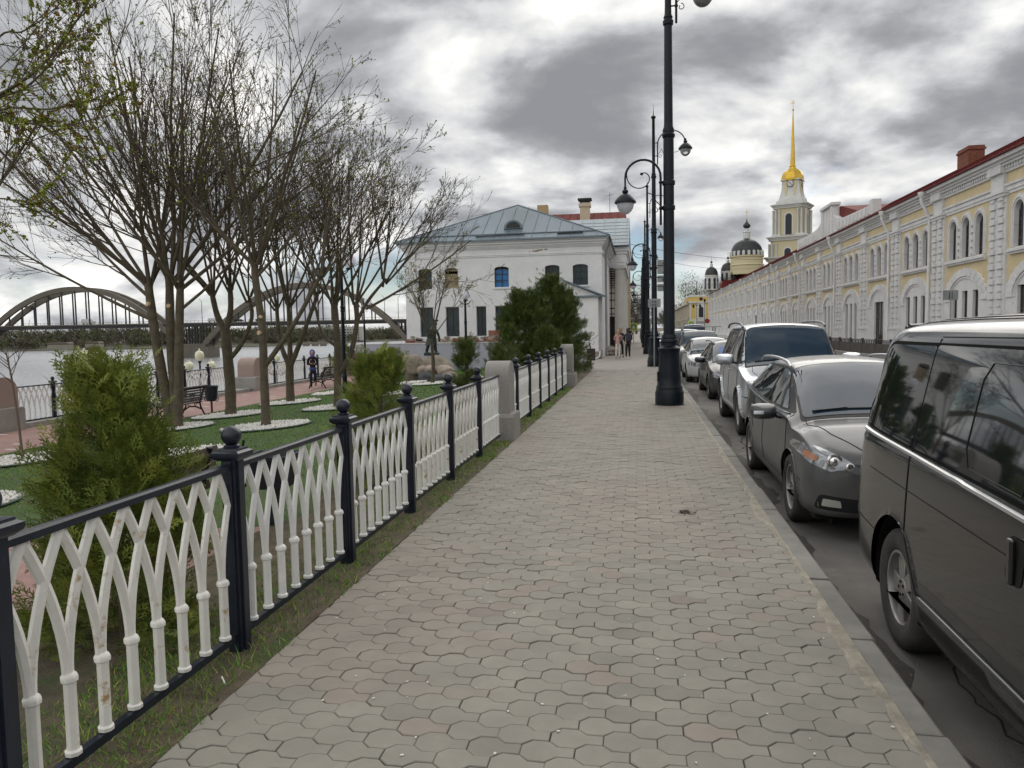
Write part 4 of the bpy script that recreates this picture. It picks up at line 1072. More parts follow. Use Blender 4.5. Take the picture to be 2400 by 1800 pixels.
CFG = dict(up=[0.05, 0.055, 0.06, 0.04], wob=0.035, depth=4, n=[6, 4, 3, 1], ang=(18, 42), buds=2)
CFG['from'] = [0.22, 0.15, 0.1]
GT = 'budding maples in rows on the lawn'
def limb_tree(seed, stems, limbs, cfg=CFG):
    """stems: list of ([points], r0, r1); limbs: (start, direction, length, radius)"""
    T = Tree(seed)
    for pts, r0, r1 in stems:
        P = [Vector(p) for p in pts]; Q = []; n = len(P)     # smooth the stem
        for i in range(n-1):
            for k in range(4):
                t = k/4; a = P[max(0, i-1)]; b_ = P[i]; c = P[i+1]; d = P[min(n-1, i+2)]
                Q.append(0.5*((2*b_)+(c-a)*t+(2*a-5*b_+4*c-d)*t*t+(-a+3*b_-3*c+d)*t**3))
        Q.append(P[-1]); rr = [(r0+(r1-r0)*i/(len(Q)-1))*(1+0.05*math.sin(i*2.1+seed)) for i in range(len(Q))]
        rr = [v*0.80 for v in rr]
        if Q[0].z < 0.05: rr[0] *= 1.4; rr[1] *= 1.12
        T.big.tube(Q, rr, 12, cap=True)
    for st, d, ln, r in limbs: T.grow(Vector(st), Vector(d), ln*(0.98 if seed == 101 else 0.88), r*0.9, 0, cfg)
    return T
def fan(rng, c, n, spread, ln, r, x0=0.06, lift=1.0, bias=(0, 0)):
    out = []
    for i in range(n):
        a = 2*PI*i/n+rng.uniform(-0.35, 0.35); tl = rng.uniform(*spread)
        d = Vector((math.cos(a)*math.sin(tl)+bias[0], math.sin(a)*math.sin(tl)+bias[1], math.cos(tl)*lift))
        out.append(((c[0]+math.cos(a)*x0, c[1]+math.sin(a)*x0, c[2]+rng.uniform(-0.12, 0.12)), d, ln*rng.uniform(0.82, 1.1), r*rng.uniform(0.75, 1.05)))
    return out
R_ = random.Random(77)
# T1: three tall stems from one foot
x, y = -11.15, 16.8; z = lawn_z(x)
st = [([(0, 0, -0.1), (-0.12, 0, 0.9), (-0.28, -0.05, 2.2), (-0.40, -0.05, 3.5)], 0.17, 0.12),
      ([(0.05, 0.05, -0.1), (0.08, 0.05, 0.9), (0.02, 0.1, 2.2), (0.05, 0.12, 3.6)], 0.16, 0.12),
      ([(0.16, -0.04, -0.1), (0.26, -0.05, 0.9), (0.34, -0.05, 2.2), (0.44, -0.05, 3.5)], 0.16, 0.11)]
L1 = fan(R_, (-0.40, -0.05, 3.45), 8, (0.35, 0.95), 5.2, 0.062, bias=(-0.30, 0)) + fan(R_, (0.05, 0.12, 3.6), 8, (0.12, 0.65), 6.0, 0.066) + fan(R_, (0.42, -0.05, 3.45), 7, (0.28, 0.85), 5.3, 0.060, bias=(0.22, 0))
L1 += [((-0.3, -0.05, 2.6), (-1.0, -0.1, 0.42), 4.4, 0.05), ((0.35, -0.05, 2.8), (0.9, 0.2, 0.7), 3.8, 0.045), ((-0.35, 0, 3.1), (-0.9, 0.3, 0.62), 4.4, 0.05)]
cfg1 = dict(CFG); cfg1['n'] = [7, 5, 3, 1]
limb_tree(101, st, L1, cfg1).finish('budding_maple', 'largest budding maple, three dark stems fanning from one foot beside the bench', (x, y, z), leaf=0.036, green=0.20, group=GT,
    cuts=[((-0.36, -0.19, 3.0), (-0.35, -1, 0.15), 0.055), ((0.07, -0.02, 2.95), (0.2, -1, 0.1), 0.05)])
# T2: pollard-like fork above a straight trunk
x, y = -11.2, 19.6; z = lawn_z(x)
st = [([(0, 0, -0.1), (0.02, 0, 0.8), (-0.02, 0, 1.7), (-0.05, 0, 2.35)], 0.19, 0.17), ([(0.02, 0, 1.55), (0.42, 0, 2.0), (0.72, 0.05, 2.7), (0.66, 0.05, 3.3)], 0.085, 0.06),
      ([(-0.05, 0, 2.3), (-0.28, 0, 2.8), (-0.42, 0, 3.5)], 0.13, 0.08), ([(-0.05, 0, 2.3), (0.1, 0.05, 2.9), (0.1, 0.08, 3.6)], 0.12, 0.08)]
L2 = fan(R_, (-0.4, 0, 3.4), 7, (0.3, 0.9), 4.2, 0.045, bias=(-0.25, 0)) + fan(R_, (0.1, 0.08, 3.5), 7, (0.1, 0.7), 4.6, 0.048) + fan(R_, (0.66, 0.05, 3.2), 5, (0.15, 0.7), 3.6, 0.036, bias=(0.2, 0))
limb_tree(102, st, L2).finish('budding_maple', 'knobbly forked maple with a side stem, right of the black litter bin', (x, y, z), leaf=0.036, green=0.14, group=GT)
# T3: straight trunk with saw cuts, limb to the right
x, y = -8.22, 15.85; z = lawn_z(x)
st = [([(0, 0, -0.1), (0.0, 0, 1.2), (0.0, 0, 2.2), (-0.12, 0, 3.4), (-0.10, 0, 3.9)], 0.125, 0.085), ([(0.02, 0, 1.35), (0.5, 0.02, 1.95), (0.95, 0.04, 2.6), (1.5, 0.04, 3.5)], 0.075, 0.05)]
L3 = fan(R_, (-0.10, 0, 3.6), 10, (0.2, 0.85), 4.5, 0.048) + fan(R_, (1.4, 0.04, 3.3), 5, (0.2, 0.6), 3.2, 0.034, bias=(0.15, 0)) + [((-0.1, 0, 3.3), (0.75, 0.1, 0.7), 3.6, 0.042), ((0.95, 0.04, 2.6), (0.3, 0.3, 0.9), 2.8, 0.03)]
limb_tree(103, st, L3).finish('budding_maple', 'straight slim maple with two pale saw cuts standing on the nearest big gravel ring', (x, y, z), leaf=0.034, green=0.20, group=GT,
    cuts=[((-0.03, -0.115, 2.10), (-0.15, -1, 0.1), 0.05), ((0.02, -0.11, 2.45), (0.1, -1, 0.2), 0.038)])
# T4: V-shaped stems
x, y = -11.15, 23.2; z = lawn_z(x)
st = [([(0, 0, -0.1), (0, 0, 0.7), (0.02, 0, 1.25)], 0.17, 0.16), ([(0, 0, 1.2), (-0.28, 0, 2.0), (-0.36, 0, 3.2)], 0.11, 0.07), ([(0.03, 0, 1.2), (0.06, 0, 2.2), (0.05, 0, 3.3)], 0.11, 0.08), ([(0.05, 0, 1.2), (0.42, 0, 2.0), (0.9, 0, 3.1), (1.1, 0, 3.6)], 0.11, 0.06)]
L4 = fan(R_, (-0.36, 0, 3.1), 6, (0.2, 0.8), 4.0, 0.042, bias=(-0.2, 0)) + fan(R_, (0.05, 0, 3.2), 7, (0.1, 0.7), 4.6, 0.046) + fan(R_, (1.05, 0, 3.4), 6, (0.2, 0.8), 3.8, 0.038, bias=(0.2, 0))
limb_tree(104, st, L4).finish('budding_maple', 'maple splitting low into a V of stems, just left of the hooded walker', (x, y, z), leaf=0.036, green=0.14, group=GT)
# T5: trunk with low fork, right
x, y = -8.25, 20.05; z = lawn_z(x)
st = [([(0, 0, -0.1), (0.02, 0, 0.8), (0.05, 0, 1.8), (0.0, 0, 2.9)], 0.15, 0.10), ([(0.08, 0, 0.95), (0.42, 0, 1.5), (0.62, 0, 2.3), (0.60, 0, 2.9)], 0.10, 0.07), ([(0.0, 0, 1.7), (-0.4, 0, 2.1), (-0.55, 0, 2.8)], 0.055, 0.04), ([(0.6, 0, 2.3), (0.95, 0, 2.9), (1.5, 0, 3.5)], 0.06, 0.045)]
L5 = fan(R_, (0.0, 0, 2.8), 8, (0.15, 0.8), 4.4, 0.046) + fan(R_, (0.6, 0, 2.8), 6, (0.1, 0.7), 4.2, 0.04, bias=(0.1, 0)) + fan(R_, (1.45, 0, 3.4), 6, (0.3, 1.0), 3.3, 0.036, bias=(0.35, 0)) + fan(R_, (-0.55, 0, 2.7), 3, (0.2, 0.7), 3.0, 0.03) + [((0.9, 0, 2.7), (1.0, 0.1, 0.45), 3.9, 0.042)]
limb_tree(105, st, L5).finish('budding_maple', 'maple with low curved fork directly beside the tall globe lamp', (x, y, z), leaf=0.030, green=0.10, group=GT)
# T6: young tree before the statue
x, y = -7.95, 28.8; z = lawn_z(x)
st = [([(0, 0, -0.1), (0.05, 0, 0.9), (-0.02, 0, 1.9)], 0.10, 0.07)]
c6 = dict(CFG); c6['n'] = [5, 4, 2, 1]; c6['ang'] = (18, 42)
limb_tree(106, st, fan(R_, (-0.02, 0, 1.85), 9, (0.25, 0.85), 2.9, 0.03), c6).finish('young_maple', 'young slender maple in bud directly in front of the bronze statue', (x, y, z), leaf=0.036, green=0.35)
# tree reaching in from outside the frame at top left
x, y = -8.6, 7.9; z = lawn_z(x)
st = [([(0, 0, -0.1), (0, 0, 1.2), (0.05, 0, 2.4)], 0.16, 0.13)]
c7 = dict(CFG); c7['n'] = [5, 4, 2, 1]; c7['up'] = [0.02, 0.03, 0.04, 0.03]; c7['buds'] = 2; c7['depth'] = 3
L7 = [((0.05, 0, 2.3), d, ln, 0.038) for d, ln in (((0.5, 0.4, 1.2), 3.4), ((0.3, 0.2, 1.1), 4.0), ((-0.8, 0.2, 0.9), 3.6), ((-0.4, -0.7, 0.9), 3.6), ((0.2, -0.9, 0.8), 3.4))]
T = limb_tree(107, st, L7, c7); O = Vector((x, y, z))
def px_branch(pix, Y, r0, r1, side=9, ln=0.9, start=None):
    P = [atY(a_, b_, Y+0.12*i)-O for i, (a_, b_) in enumerate(pix)]
    if start is not None: P = [Vector(start)]+P
    Q = []; n = len(P)
    for i in range(n-1):
        for k in range(4):
            t = k/4; A, B_, C_, D2 = P[max(0, i-1)], P[i], P[i+1], P[min(n-1, i+2)]
            Q.append(0.5*((2*B_)+(C_-A)*t+(2*A-5*B_+4*C_-D2)*t*t+(-A+3*B_-3*C_+D2)*t**3))
    Q.append(P[-1]); m = len(Q); T.big.tube(Q, [r0+(r1-r0)*i/(m-1) for i in range(m)], 6, cap=False)
    for i in range(side):
        j = int(m*(0.35+0.62*i/side)); j = min(j, m-2); dd = (Q[j+1]-Q[j]).normalized(); ax = rot_about(dd.orthogonal().normalized(), dd, T.r.uniform(0, 6.28))
        T.grow(Q[j], rot_about(dd, ax, rad(T.r.uniform(25, 60))), ln*T.r.uniform(.5, 1.1), 0.009, 2, dict(c7, n=[0, 0, 4, 1], depth=3, buds=4))
    for i in range(side*2): T.B.append((Q[int(m*0.4+m*0.58*T.r.random())], 3))
S0 = (0.05, 0, 2.3)
px_branch([(-240, 330), (-20, 232), (90, 160), (165, 70), (225, -25)], 8.6, 0.034, 0.008, 12, 1.0, S0)
px_branch([(-240, 345), (-20, 236), (60, 205), (130, 130), (185, 10)], 8.7, 0.026, 0.006, 9, 0.8, S0)
px_branch([(-260, 380), (-20, 262), (110, 256), (200, 240), (262, 212)], 8.4, 0.020, 0.005, 9, 0.7, S0)
px_branch([(-260, 400), (-20, 268), (60, 288), (150, 295), (290, 262)], 8.3, 0.018, 0.005, 9, 0.7, S0)
px_branch([(-260, 360), (-20, 100), (50, 75), (105, 40), (170, -20)], 8.9, 0.020, 0.006, 9, 0.8, S0)
px_branch([(-260, 500), (-20, 465), (60, 480), (110, 470)], 8.2, 0.016, 0.005, 6, 0.6, S0)
T.finish('leafing_maple', 'maple with fresh green leaf tufts reaching into the picture at the top left', (x, y, z), leaf=0.036, green=0.80, lobes=6)
# thin sapling and bare wisps
x, y = -11.2, 12.3; z = lawn_z(x)
T = Tree(5); T.big.tube([(0.02, 0, -0.1), (-0.04, 0, 0.8), (-0.12, 0, 1.55), (-0.2, 0, 2.0)], [0.028, 0.022, 0.017, 0.012], 6)
for i in range(9):
    a = T.r.uniform(0, 6.28); T.grow(Vector((-0.13-0.02*i*0.3, 0, 1.45+0.06*i)), Vector((math.cos(a)*0.8, math.sin(a)*0.8, 0.8)), 0.85, 0.009, 2, dict(CFG, n=[0, 0, 3, 1], depth=3))
T.finish('thin_sapling', 'thin bare sapling on its own gravel ring at the left edge', (x, y, z), m1=mat('reddish sapling bark', (0.16, 0.11, 0.09), 0.8), leaf=0.02, green=0.05)
# ---------------- gravel rings
M_gravel = mat('white marble gravel', (0.74, 0.73, 0.69), 0.8, attr='tint')
rs = np.random.RandomState(31); VV = []; FF = []; CCc = []
ico_v = np.array([(1, 0, 0), (-1, 0, 0), (0, 1, 0), (0, -1, 0), (0, 0, 1), (0, 0, -1)], float); ico_f = np.array([(0, 2, 4), (2, 1, 4), (1, 3, 4), (3, 0, 4), (2, 0, 5), (1, 2, 5), (3, 1, 5), (0, 3, 5)])
rings = [(-11.15, 16.8, .95), (-11.2, 19.6, 1.0), (-8.22, 15.85, .95), (-11.15, 23.2, .95), (-8.25, 20.05, .95), (-7.95, 28.8, .8), (-11.2, 12.3, .95), (-8.6, 7.9, 1.0), (-7.75, 11.85, .85), (-8.2, 24.3, .75), (-11.1, 26.9, .9), (-9.4, 30.5, .7)]
for cx, cy, R in rings:
    n = int(1500*R*R) if cy < 21 else 700
    a = rs.rand(n)*2*PI; q = R*np.sqrt(rs.rand(n)); px = cx+q*np.cos(a); py = cy+q*np.sin(a); s = rs.uniform(0.016, 0.036, n)*(1.0 if cy < 21 else 1.4)
    pz = np.array([lawn_z(v) for v in px])+0.03+0.02*rs.rand(n)
    vv = ico_v[None]*s[:, None, None]*rs.uniform(0.6, 1.3, (n, 1, 3)); th = rs.rand(n)*6.28
    co, si = np.cos(th)[:, None], np.sin(th)[:, None]
    vx = vv[:, :, 0]*co-vv[:, :, 1]*si; vy = vv[:, :, 0]*si+vv[:, :, 1]*co
    o = sum(len(v) for v in VV)
    VV.append(np.stack([vx+px[:, None], vy+py[:, None], vv[:, :, 2]+pz[:, None]], 2).reshape(-1, 3))
    FF.append((ico_f[None]+(o+np.arange(n)*6)[:, None, None]).reshape(-1, 3)); CCc.append(np.repeat(rs.uniform(0.72, 1.08, n), 6)[:, None]*np.ones(3))
o = raw('gravel', np.concatenate(VV), np.concatenate(FF), M_gravel, smooth=False, col=np.concatenate(CCc)); kind(o, 'stuff')
b = MB()
for cx, cy, R in rings:
    b.add([(cx+(R+0.02)*math.cos(a), cy+(R+0.02)*math.sin(a), lawn_z(cx+R*math.cos(a))+0.022) for a in [PI*k/16 for k in range(32)]], [list(range(32))])
kind(b.build('gravel_bed', mat('gravel dust', (0.50, 0.49, 0.46), 0.9, var=(20, 0.6, 1.2))))
b = MB()
for cx, cy, R in rings[:9]:
    b.tube([(cx+(R+0.03)*math.cos(a), cy+(R+0.03)*math.sin(a), lawn_z(cx+R*math.cos(a))+0.035) for a in [PI*k/16 for k in range(33)]], 0.014, 5)
kind(b.build('bed_edging', mat('grey-green plastic edging', (0.10, 0.14, 0.12), 0.6)))
# ---------------- grass blades
M_grass = mat('grass blades', (0.14, 0.27, 0.046), 0.65, attr='tint', spec=0.2)
def blades(n, xs, ys, hs, cols, seed, keep=None, wid=0.004, zf=lawn_z):
    rs = np.random.RandomState(seed)
    x = rs.uniform(xs[0], xs[1], n); y = ys(rs, n)
    if keep is not None:
        m = keep(x, y, rs); x = x[m]; y = y[m]; n = len(x)
    for cx, cy, R in rings:
        m = (x-cx)**2+(y-cy)**2 > (R*0.98)**2; x = x[m]; y = y[m]; n = len(x)
    z = -0.02-0.60*np.clip((-x-2.4)/10.3, 0, 1)-0.015
    h = rs.uniform(hs[0], hs[1], n)*np.where(rs.rand(n) < 0.1, 1.5, 1); a = rs.rand(n)*2*PI; w = wid*rs.uniform(0.7, 1.5, n)*(1+y*0.10)
    lx = rs.normal(0, 0.45, n)*h; ly = rs.normal(0, 0.45, n)*h
    c, s = np.cos(a)*w, np.sin(a)*w
    V = np.stack([np.stack([x-c, y-s, z], 1), np.stack([x+c, y+s, z], 1), np.stack([x+c*.6+lx*.4, y+s*.6+ly*.4, z+h*.6], 1), np.stack([x-c*.6+lx*.4, y-s*.6+ly*.4, z+h*.6], 1), np.stack([x+lx, y+ly, z+h], 1)], 1).reshape(-1, 3)
    b0 = np.arange(n)*5
    F = np.concatenate([np.stack([b0, b0+1, b0+2], 1), np.stack([b0, b0+2, b0+3], 1), np.stack([b0+3, b0+2, b0+4], 1)])
    cc = np.array(cols)[rs.randint(0, len(cols), n)]*rs.uniform(0.75, 1.25, (n, 1))
    return V, F, np.repeat(cc, 5, 0)
def near_y(a, b_): return lambda rs, n: a+(b_-a)*rs.rand(n)**1.6
straw = [(2.6, 1.25, 2.2), (2.0, 1.0, 1.8)]; green = [(1, 1, 1), (0.85, 1.1, 0.7), (1.3, 1.15, 0.9)]
def verge_keep(x, y, rs):
    f = 0.5+0.5*np.sin(y*1.9+1)*np.sin(y*0.77+x*3)+0.25*np.sin(y*5.1+x*9)
    return (rs.rand(len(x)) < 0.25+0.75*f) & (x < -1.94+0.05*np.sin(y*7))
V1, F1, C1 = blades(80000, (-2.75, -1.90), near_y(1.4, 22), (0.02, 0.065), green+green+straw, 1, verge_keep, 0.0026)
def straw_keep(x, y, rs): return (rs.rand(len(x)) < 0.35+0.4*np.sin(y*2.9+x*4)) & (x < -1.96)
V2, F2, C2 = blades(26000, (-2.9, -1.93), near_y(1.2, 20), (0.008, 0.03), straw, 2, straw_keep, 0.0022)
def lawn_keep(x, y, rs):
    thin = (x > -6.5) & (y < 9)
    return (rs.rand(len(x)) < np.where(thin, 0.55+0.4*np.sin(x*2.3+y*1.7), 1.0)) & ~((y > 4.4) & (y < 6.5) & (x < -3.4))
V3, F3, C3 = blades(170000, (-12.75, -2.6), near_y(2.5, 42), (0.018, 0.042), green+[(0.8, 1.0, .6)], 3, lawn_keep, 0.0035)
V = np.concatenate([V1, V2, V3]); F = np.concatenate([F1, F2+len(V1), F3+len(V1)+len(V2)]); Cg = np.concatenate([C1, C2, C3])
kind(raw('grass', V, F, M_grass, smooth=False, col=Cg), 'stuff')
# ================================================================ street lamps
M_iron = mat('deep blue-black lamp iron', (0.006, 0.010, 0.016), 0.38, var=(5, 0.7, 1.4), bump=(40, 0.001), spec=0.28)
M_opal = mat('milky lamp glass', (0.86, 0.87, 0.93), 0.4, spec=0.5, trans=0.15); M_clear = mat('clear lamp glass', (0.55, 0.57, 0.60), 0.12, trans=0.6)
M_opalw = mat('cream lamp glass', (0.72, 0.70, 0.52), 0.3); M_globe = mat('white globe glass', (0.90, 0.90, 0.98), 0.4, trans=0.15)
for m_ in (M_globe, M_opal):                           # milk glass lets light through
    t_ = m_.node_tree; b_ = t_.nodes['Principled BSDF']; b_.inputs['Transmission Weight'].default_value = 0
    tr = t_.nodes.new('ShaderNodeBsdfTranslucent'); tr.inputs[0].default_value = (0.95, 0.95, 1.0, 1); mx_ = t_.nodes.new('ShaderNodeMixShader'); mx_.inputs[0].default_value = 0.55
    t_.links.new(b_.outputs[0], mx_.inputs[1]); t_.links.new(tr.outputs[0], mx_.inputs[2]); t_.links.new(mx_.outputs[0], [n for n in t_.nodes if n.type == 'OUTPUT_MATERIAL'][0].inputs[0])
def spiral(cx, cz, r0, r1, a0, a1, n=14):
    return [(cx+(r0+(r1-r0)*i/n)*math.cos(rad(a0+(a1-a0)*i/n)), cz+(r0+(r1-r0)*i/n)*math.sin(rad(a0+(a1-a0)*i/n))) for i in range(n+1)]
def lantern(parent, x, z, s, glass):
    b = MB(); b.lathe([(0.02, 0.36), (0.035, 0.34), (0.03, 0.30), (0.065, 0.27), (0.07, 0.24), (0.05, 0.215), (0.075, 0.20), (0.12, 0.17), (0.19, 0.10), (0.225, 0.05), (0.235, 0.03), (0.235, 0.0), (0.20, -0.015), (0.02, -0.01)], 20, c=(x, 0, z), mtx=None)
    b.V = [((v[0]-x)*s+x, v[1]*s, (v[2]-z)*s+z) for v in b.V]
    b.build('lantern_cap', M_iron, parent, smooth=45)
    g_ = MB(); g_.lathe([(0.185*math.cos(a), -0.01-0.235*math.sin(a)) for a in [PI/2*k/9 for k in range(9)]]+[(0.001, -0.245)], 18, c=(x, 0, z))
    g_.V = [((v[0]-x)*s+x, v[1]*s, (v[2]-z)*s+z) for v in g_.V]
    g_.build('lamp_glass', glass, parent, smooth=60)
def arm(parent, sg, zt, reach, zl, r=0.022):
    """shepherd's crook with inner scroll beside the pole; sg -1 towards the fence, +1 towards the road"""
    t = bpy.data.objects.new('scroll_arm', None)
    xs = sg*0.17; w = (reach-0.17)/2; cx = xs+sg*w
    P = [(xs, zt-1.35), (xs, zt-0.75), (xs, zt-w*1.05)]+[(cx-sg*w*math.cos(rad(a)), zt-w*1.0+w*math.sin(rad(a))) for a in range(12, 180, 14)]+[(xs+sg*2*w, zt-w*1.0), (xs+sg*2*w, zl+0.36)]
    b = MB(); b.tube([(x, 0, z) for x, z in P], [r*1.25]*3+[r*1.15]*(len(P)-5)+[r]*2, 8)
    sc = spiral(cx+sg*w*0.05, zt-w*0.95, w*0.92, w*0.16, 180-25 if sg < 0 else 25, (180-25+300) if sg < 0 else (25-300), 20)
    b.tube([(x, 0, z) for x, z in sc], r*0.55, 6)
    b.lathe([(0.001, -0.035), (0.032, -0.02), (0.036, 0), (0.032, 0.02), (0.001, 0.035)], 10, c=(sc[-1][0], 0, sc[-1][1]))
    s2 = [(xs, zt-1.0), (xs+sg*0.10, zt-0.90), (xs+sg*0.16, zt-0.76), (xs+sg*0.30, zt-w*1.85)]
    b.tube([(x, 0, z) for x, z in s2], r*0.5, 5)
    s3 = spiral(xs+sg*0.10, zt-1.08, 0.075, 0.03, 90, 90-sg*330, 12); b.tube([(x, 0, z) for x, z in s3], r*0.45, 5)
    for zz in (zt-0.50, zt-1.05): b.tube([(sg*0.06, 0, zz), (xs, 0, zz)], 0.018, 6); b.lathe([(0.03, -0.03), (0.045, 0), (0.03, 0.03)], 8, c=(xs, 0, zz))
    b.lathe([(0.001, -0.08), (0.03, -0.04), (0.02, 0)], 8, c=(xs, 0, zt-1.35))
    b.build('scroll_arm', M_iron, parent, smooth=50)
def street_lamp(label, x, y, rr=1.34, zr=9.28, left=True, right=True, group='tall lamps in a line along the kerb'):
    t = thing('street_lamp', label, 'street lamp', (x, y, 0), 0, group)
    b = MB(); b.lathe([(0.325, 0.0), (0.325, 0.025), (0.31, 0.03), (0.31, 0.27), (0.295, 0.31), (0.285, 0.335), (0.29, 0.35), (0.28, 0.37), (0.29, 0.385), (0.285, 0.40), (0.262, 0.43), (0.25, 0.60), (0.228, 0.95), (0.218, 1.13), (0.225, 1.16), (0.235, 1.20), (0.245, 1.235), (0.235, 1.25), (0.19, 1.27), (0.165, 1.30), (0.165, 1.36), (0.185, 1.385), (0.175, 1.42), (0.16, 1.45), (0.168, 1.47), (0.155, 1.52), (0.148, 1.54)], 24)
    b.build('pedestal', M_iron, t, smooth=35)
    b = MB()
    for k in range(12):
        a = 2*PI*k/12; b.obox((0.17*math.cos(a), 0.17*math.sin(a), 1.385), 0.03, 0.03, 0.06, a)
    for k in range(3):
        a = 2*PI*k/3+0.4; b.lathe([(0.022, 0), (0.02, 0.06)], 6, c=(0.2*math.cos(a), 0.2*math.sin(a), 1.29))
    b.obox((-0.245, -0.05, 0.62), 0.03, 0.12, 0.22, 0.15); b.build('collar_studs', M_iron, t)
    b = MB(); b.lathe([(0.125, 1.5), (0.118, 3.2), (0.112, 5.75), (0.135, 5.78), (0.14, 5.83), (0.12, 5.86), (0.13, 5.92), (0.10, 6.0), (0.095, 6.1), (0.085, 8.1), (0.11, 8.13), (0.115, 8.2), (0.09, 8.24), (0.10, 8.28), (0.075, 8.34), (0.07, 8.5), (0.06, 10.6), (0.10, 10.66), (0.11, 10.70), (0.07, 10.74), (0.02, 10.78), (0.008, 11.05), (0.002, 11.3)], 20)
    for zz in (4.28, 4.81): b.lathe([(0.125, -0.05), (0.138, -0.04), (0.138, 0.04), (0.125, 0.05)], 16, c=(0, 0, zz))
    b.build('pole', M_iron, t, smooth=35)
    if left: arm(t, -1, 5.33, 0.93, 4.42); lantern(t, -0.93, 4.42, 1.0, M_opal)
    if right: arm(t, 1, zr+.82, rr, zr); lantern(t, rr, zr, 1.25, M_clear)
    return t
ORD = ['nearest tall street lamp, its thick pedestal on the sidewalk beside the silver off-roader', 'second tall street lamp with three grey sign backs on its pole',
       'third tall street lamp counted from the camera', 'fourth tall street lamp counted from the camera', 'fifth tall street lamp counted from the camera', 'sixth tall street lamp counted from the camera',
       'seventh tall street lamp counted from the camera', 'farthest tall street lamp of the line']
base = street_lamp(ORD[0], 0.63, 17.2, 0.72, 8.74)
second = street_lamp(ORD[1], 0.62, 34.2, 1.34)
for i, y in enumerate((50.5, 67, 86, 103, 120, 140)):
    dup(second, (0.50-0.05*i, y, 0), 0, ORD[i+2])
# grey backs of traffic signs
M_sback = mat('grey sign back', (0.27, 0.29, 0.29), 0.5, metal=0.2, var=(3, 0.85, 1.15)); M_galv = mat('galvanised post', (0.30, 0.32, 0.34), 0.45, metal=0.4)
def signbox(t, x0, x1, z0, z1, y=0, edge=False, nm='panel'):
    b = MB(); r = 0.03
    out = arc(x1-r, z0+r, r, r, -90, 0, 3)+arc(x1-r, z1-r, r, r, 0, 90, 3)+arc(x0+r, z1-r, r, r, 90, 180, 3)+arc(x0+r, z0+r, r, r, 180, 270, 3)
    b.prism(out, lambda p: (p[0], y-0.012, p[1]), lambda p: (p[0], y+0.012, p[1])); return b.build(nm, M_sback, t)
for k, (za, zb, nm, lb) in enumerate([(610, 643, 'traffic_sign', 'largest and topmost grey sign back on the second lamp pole'), (646, 662, 'traffic_sign', 'middle one of three grey sign backs on the second lamp pole'), (666, 683, 'traffic_sign', 'lowest one of three grey sign backs on the second lamp pole')]):
    z1 = atY(1550, za, 34.2).z; z0 = atY(1550, zb, 34.2).z
    t = thing('traffic_sign', lb, 'sign', (0.62, 34.05, 0), 0, 'three sign backs on the second lamp pole')
    signbox(t, 0.13, 0.62, z0, z1)
    b = MB(); b.box(0.0, 0.5, -0.03, -0.012, (z0+z1)/2+0.05, (z0+z1)/2+0.08); b.box(0.36, 0.46, -0.03, -0.012, z1-0.18, z1-0.12); b.box(0.36, 0.46, -0.03, -0.012, z0+0.06, z0+0.1); b.build('bracket', M_frame, t)
p = g(1534, 858); t = thing('traffic_sign', 'grey back of a rectangular sign on a thin post in front of the second lamp', 'sign', (p.x-0.02, p.y-0.75, 0))
yy = p.y-0.75; zt = atY(1535, 700, yy).z; zb_ = atY(1535, 720, yy).z
signbox(t, -0.26, 0.28, zb_, zt, 0.035)
b = MB(); b.tube([(0, 0, 0), (0, 0, zt-0.08)], 0.03, 8); b.build('post', M_galv, t, smooth=50)
b = MB(); b.box(-0.09, 0.09, -0.01, 0.03, zt-0.14, zt-0.10); b.box(-0.09, 0.09, -0.01, 0.03, zb_+0.08, zb_+0.12); b.build('bracket', M_frame, t)
a = atX(2229, 680, 12.2); c = atX(2229, 703, 12.2)
t = thing('traffic_sign', 'grey back of a sign on a post across the street before the yellow arcade', 'sign', (a.x, a.y, 0))
signbox(t, -0.28, 0.28, c.z, a.z, 0.035); MB().tube([(0, 0, -0.2), (0, 0, a.z-0.05)], 0.03, 8).build('post', M_galv, t, smooth=50)
MB().box(-0.05, 0.05, -0.01, 0.03, c.z+0.05, a.z-0.08).build('bracket', M_frame, t)
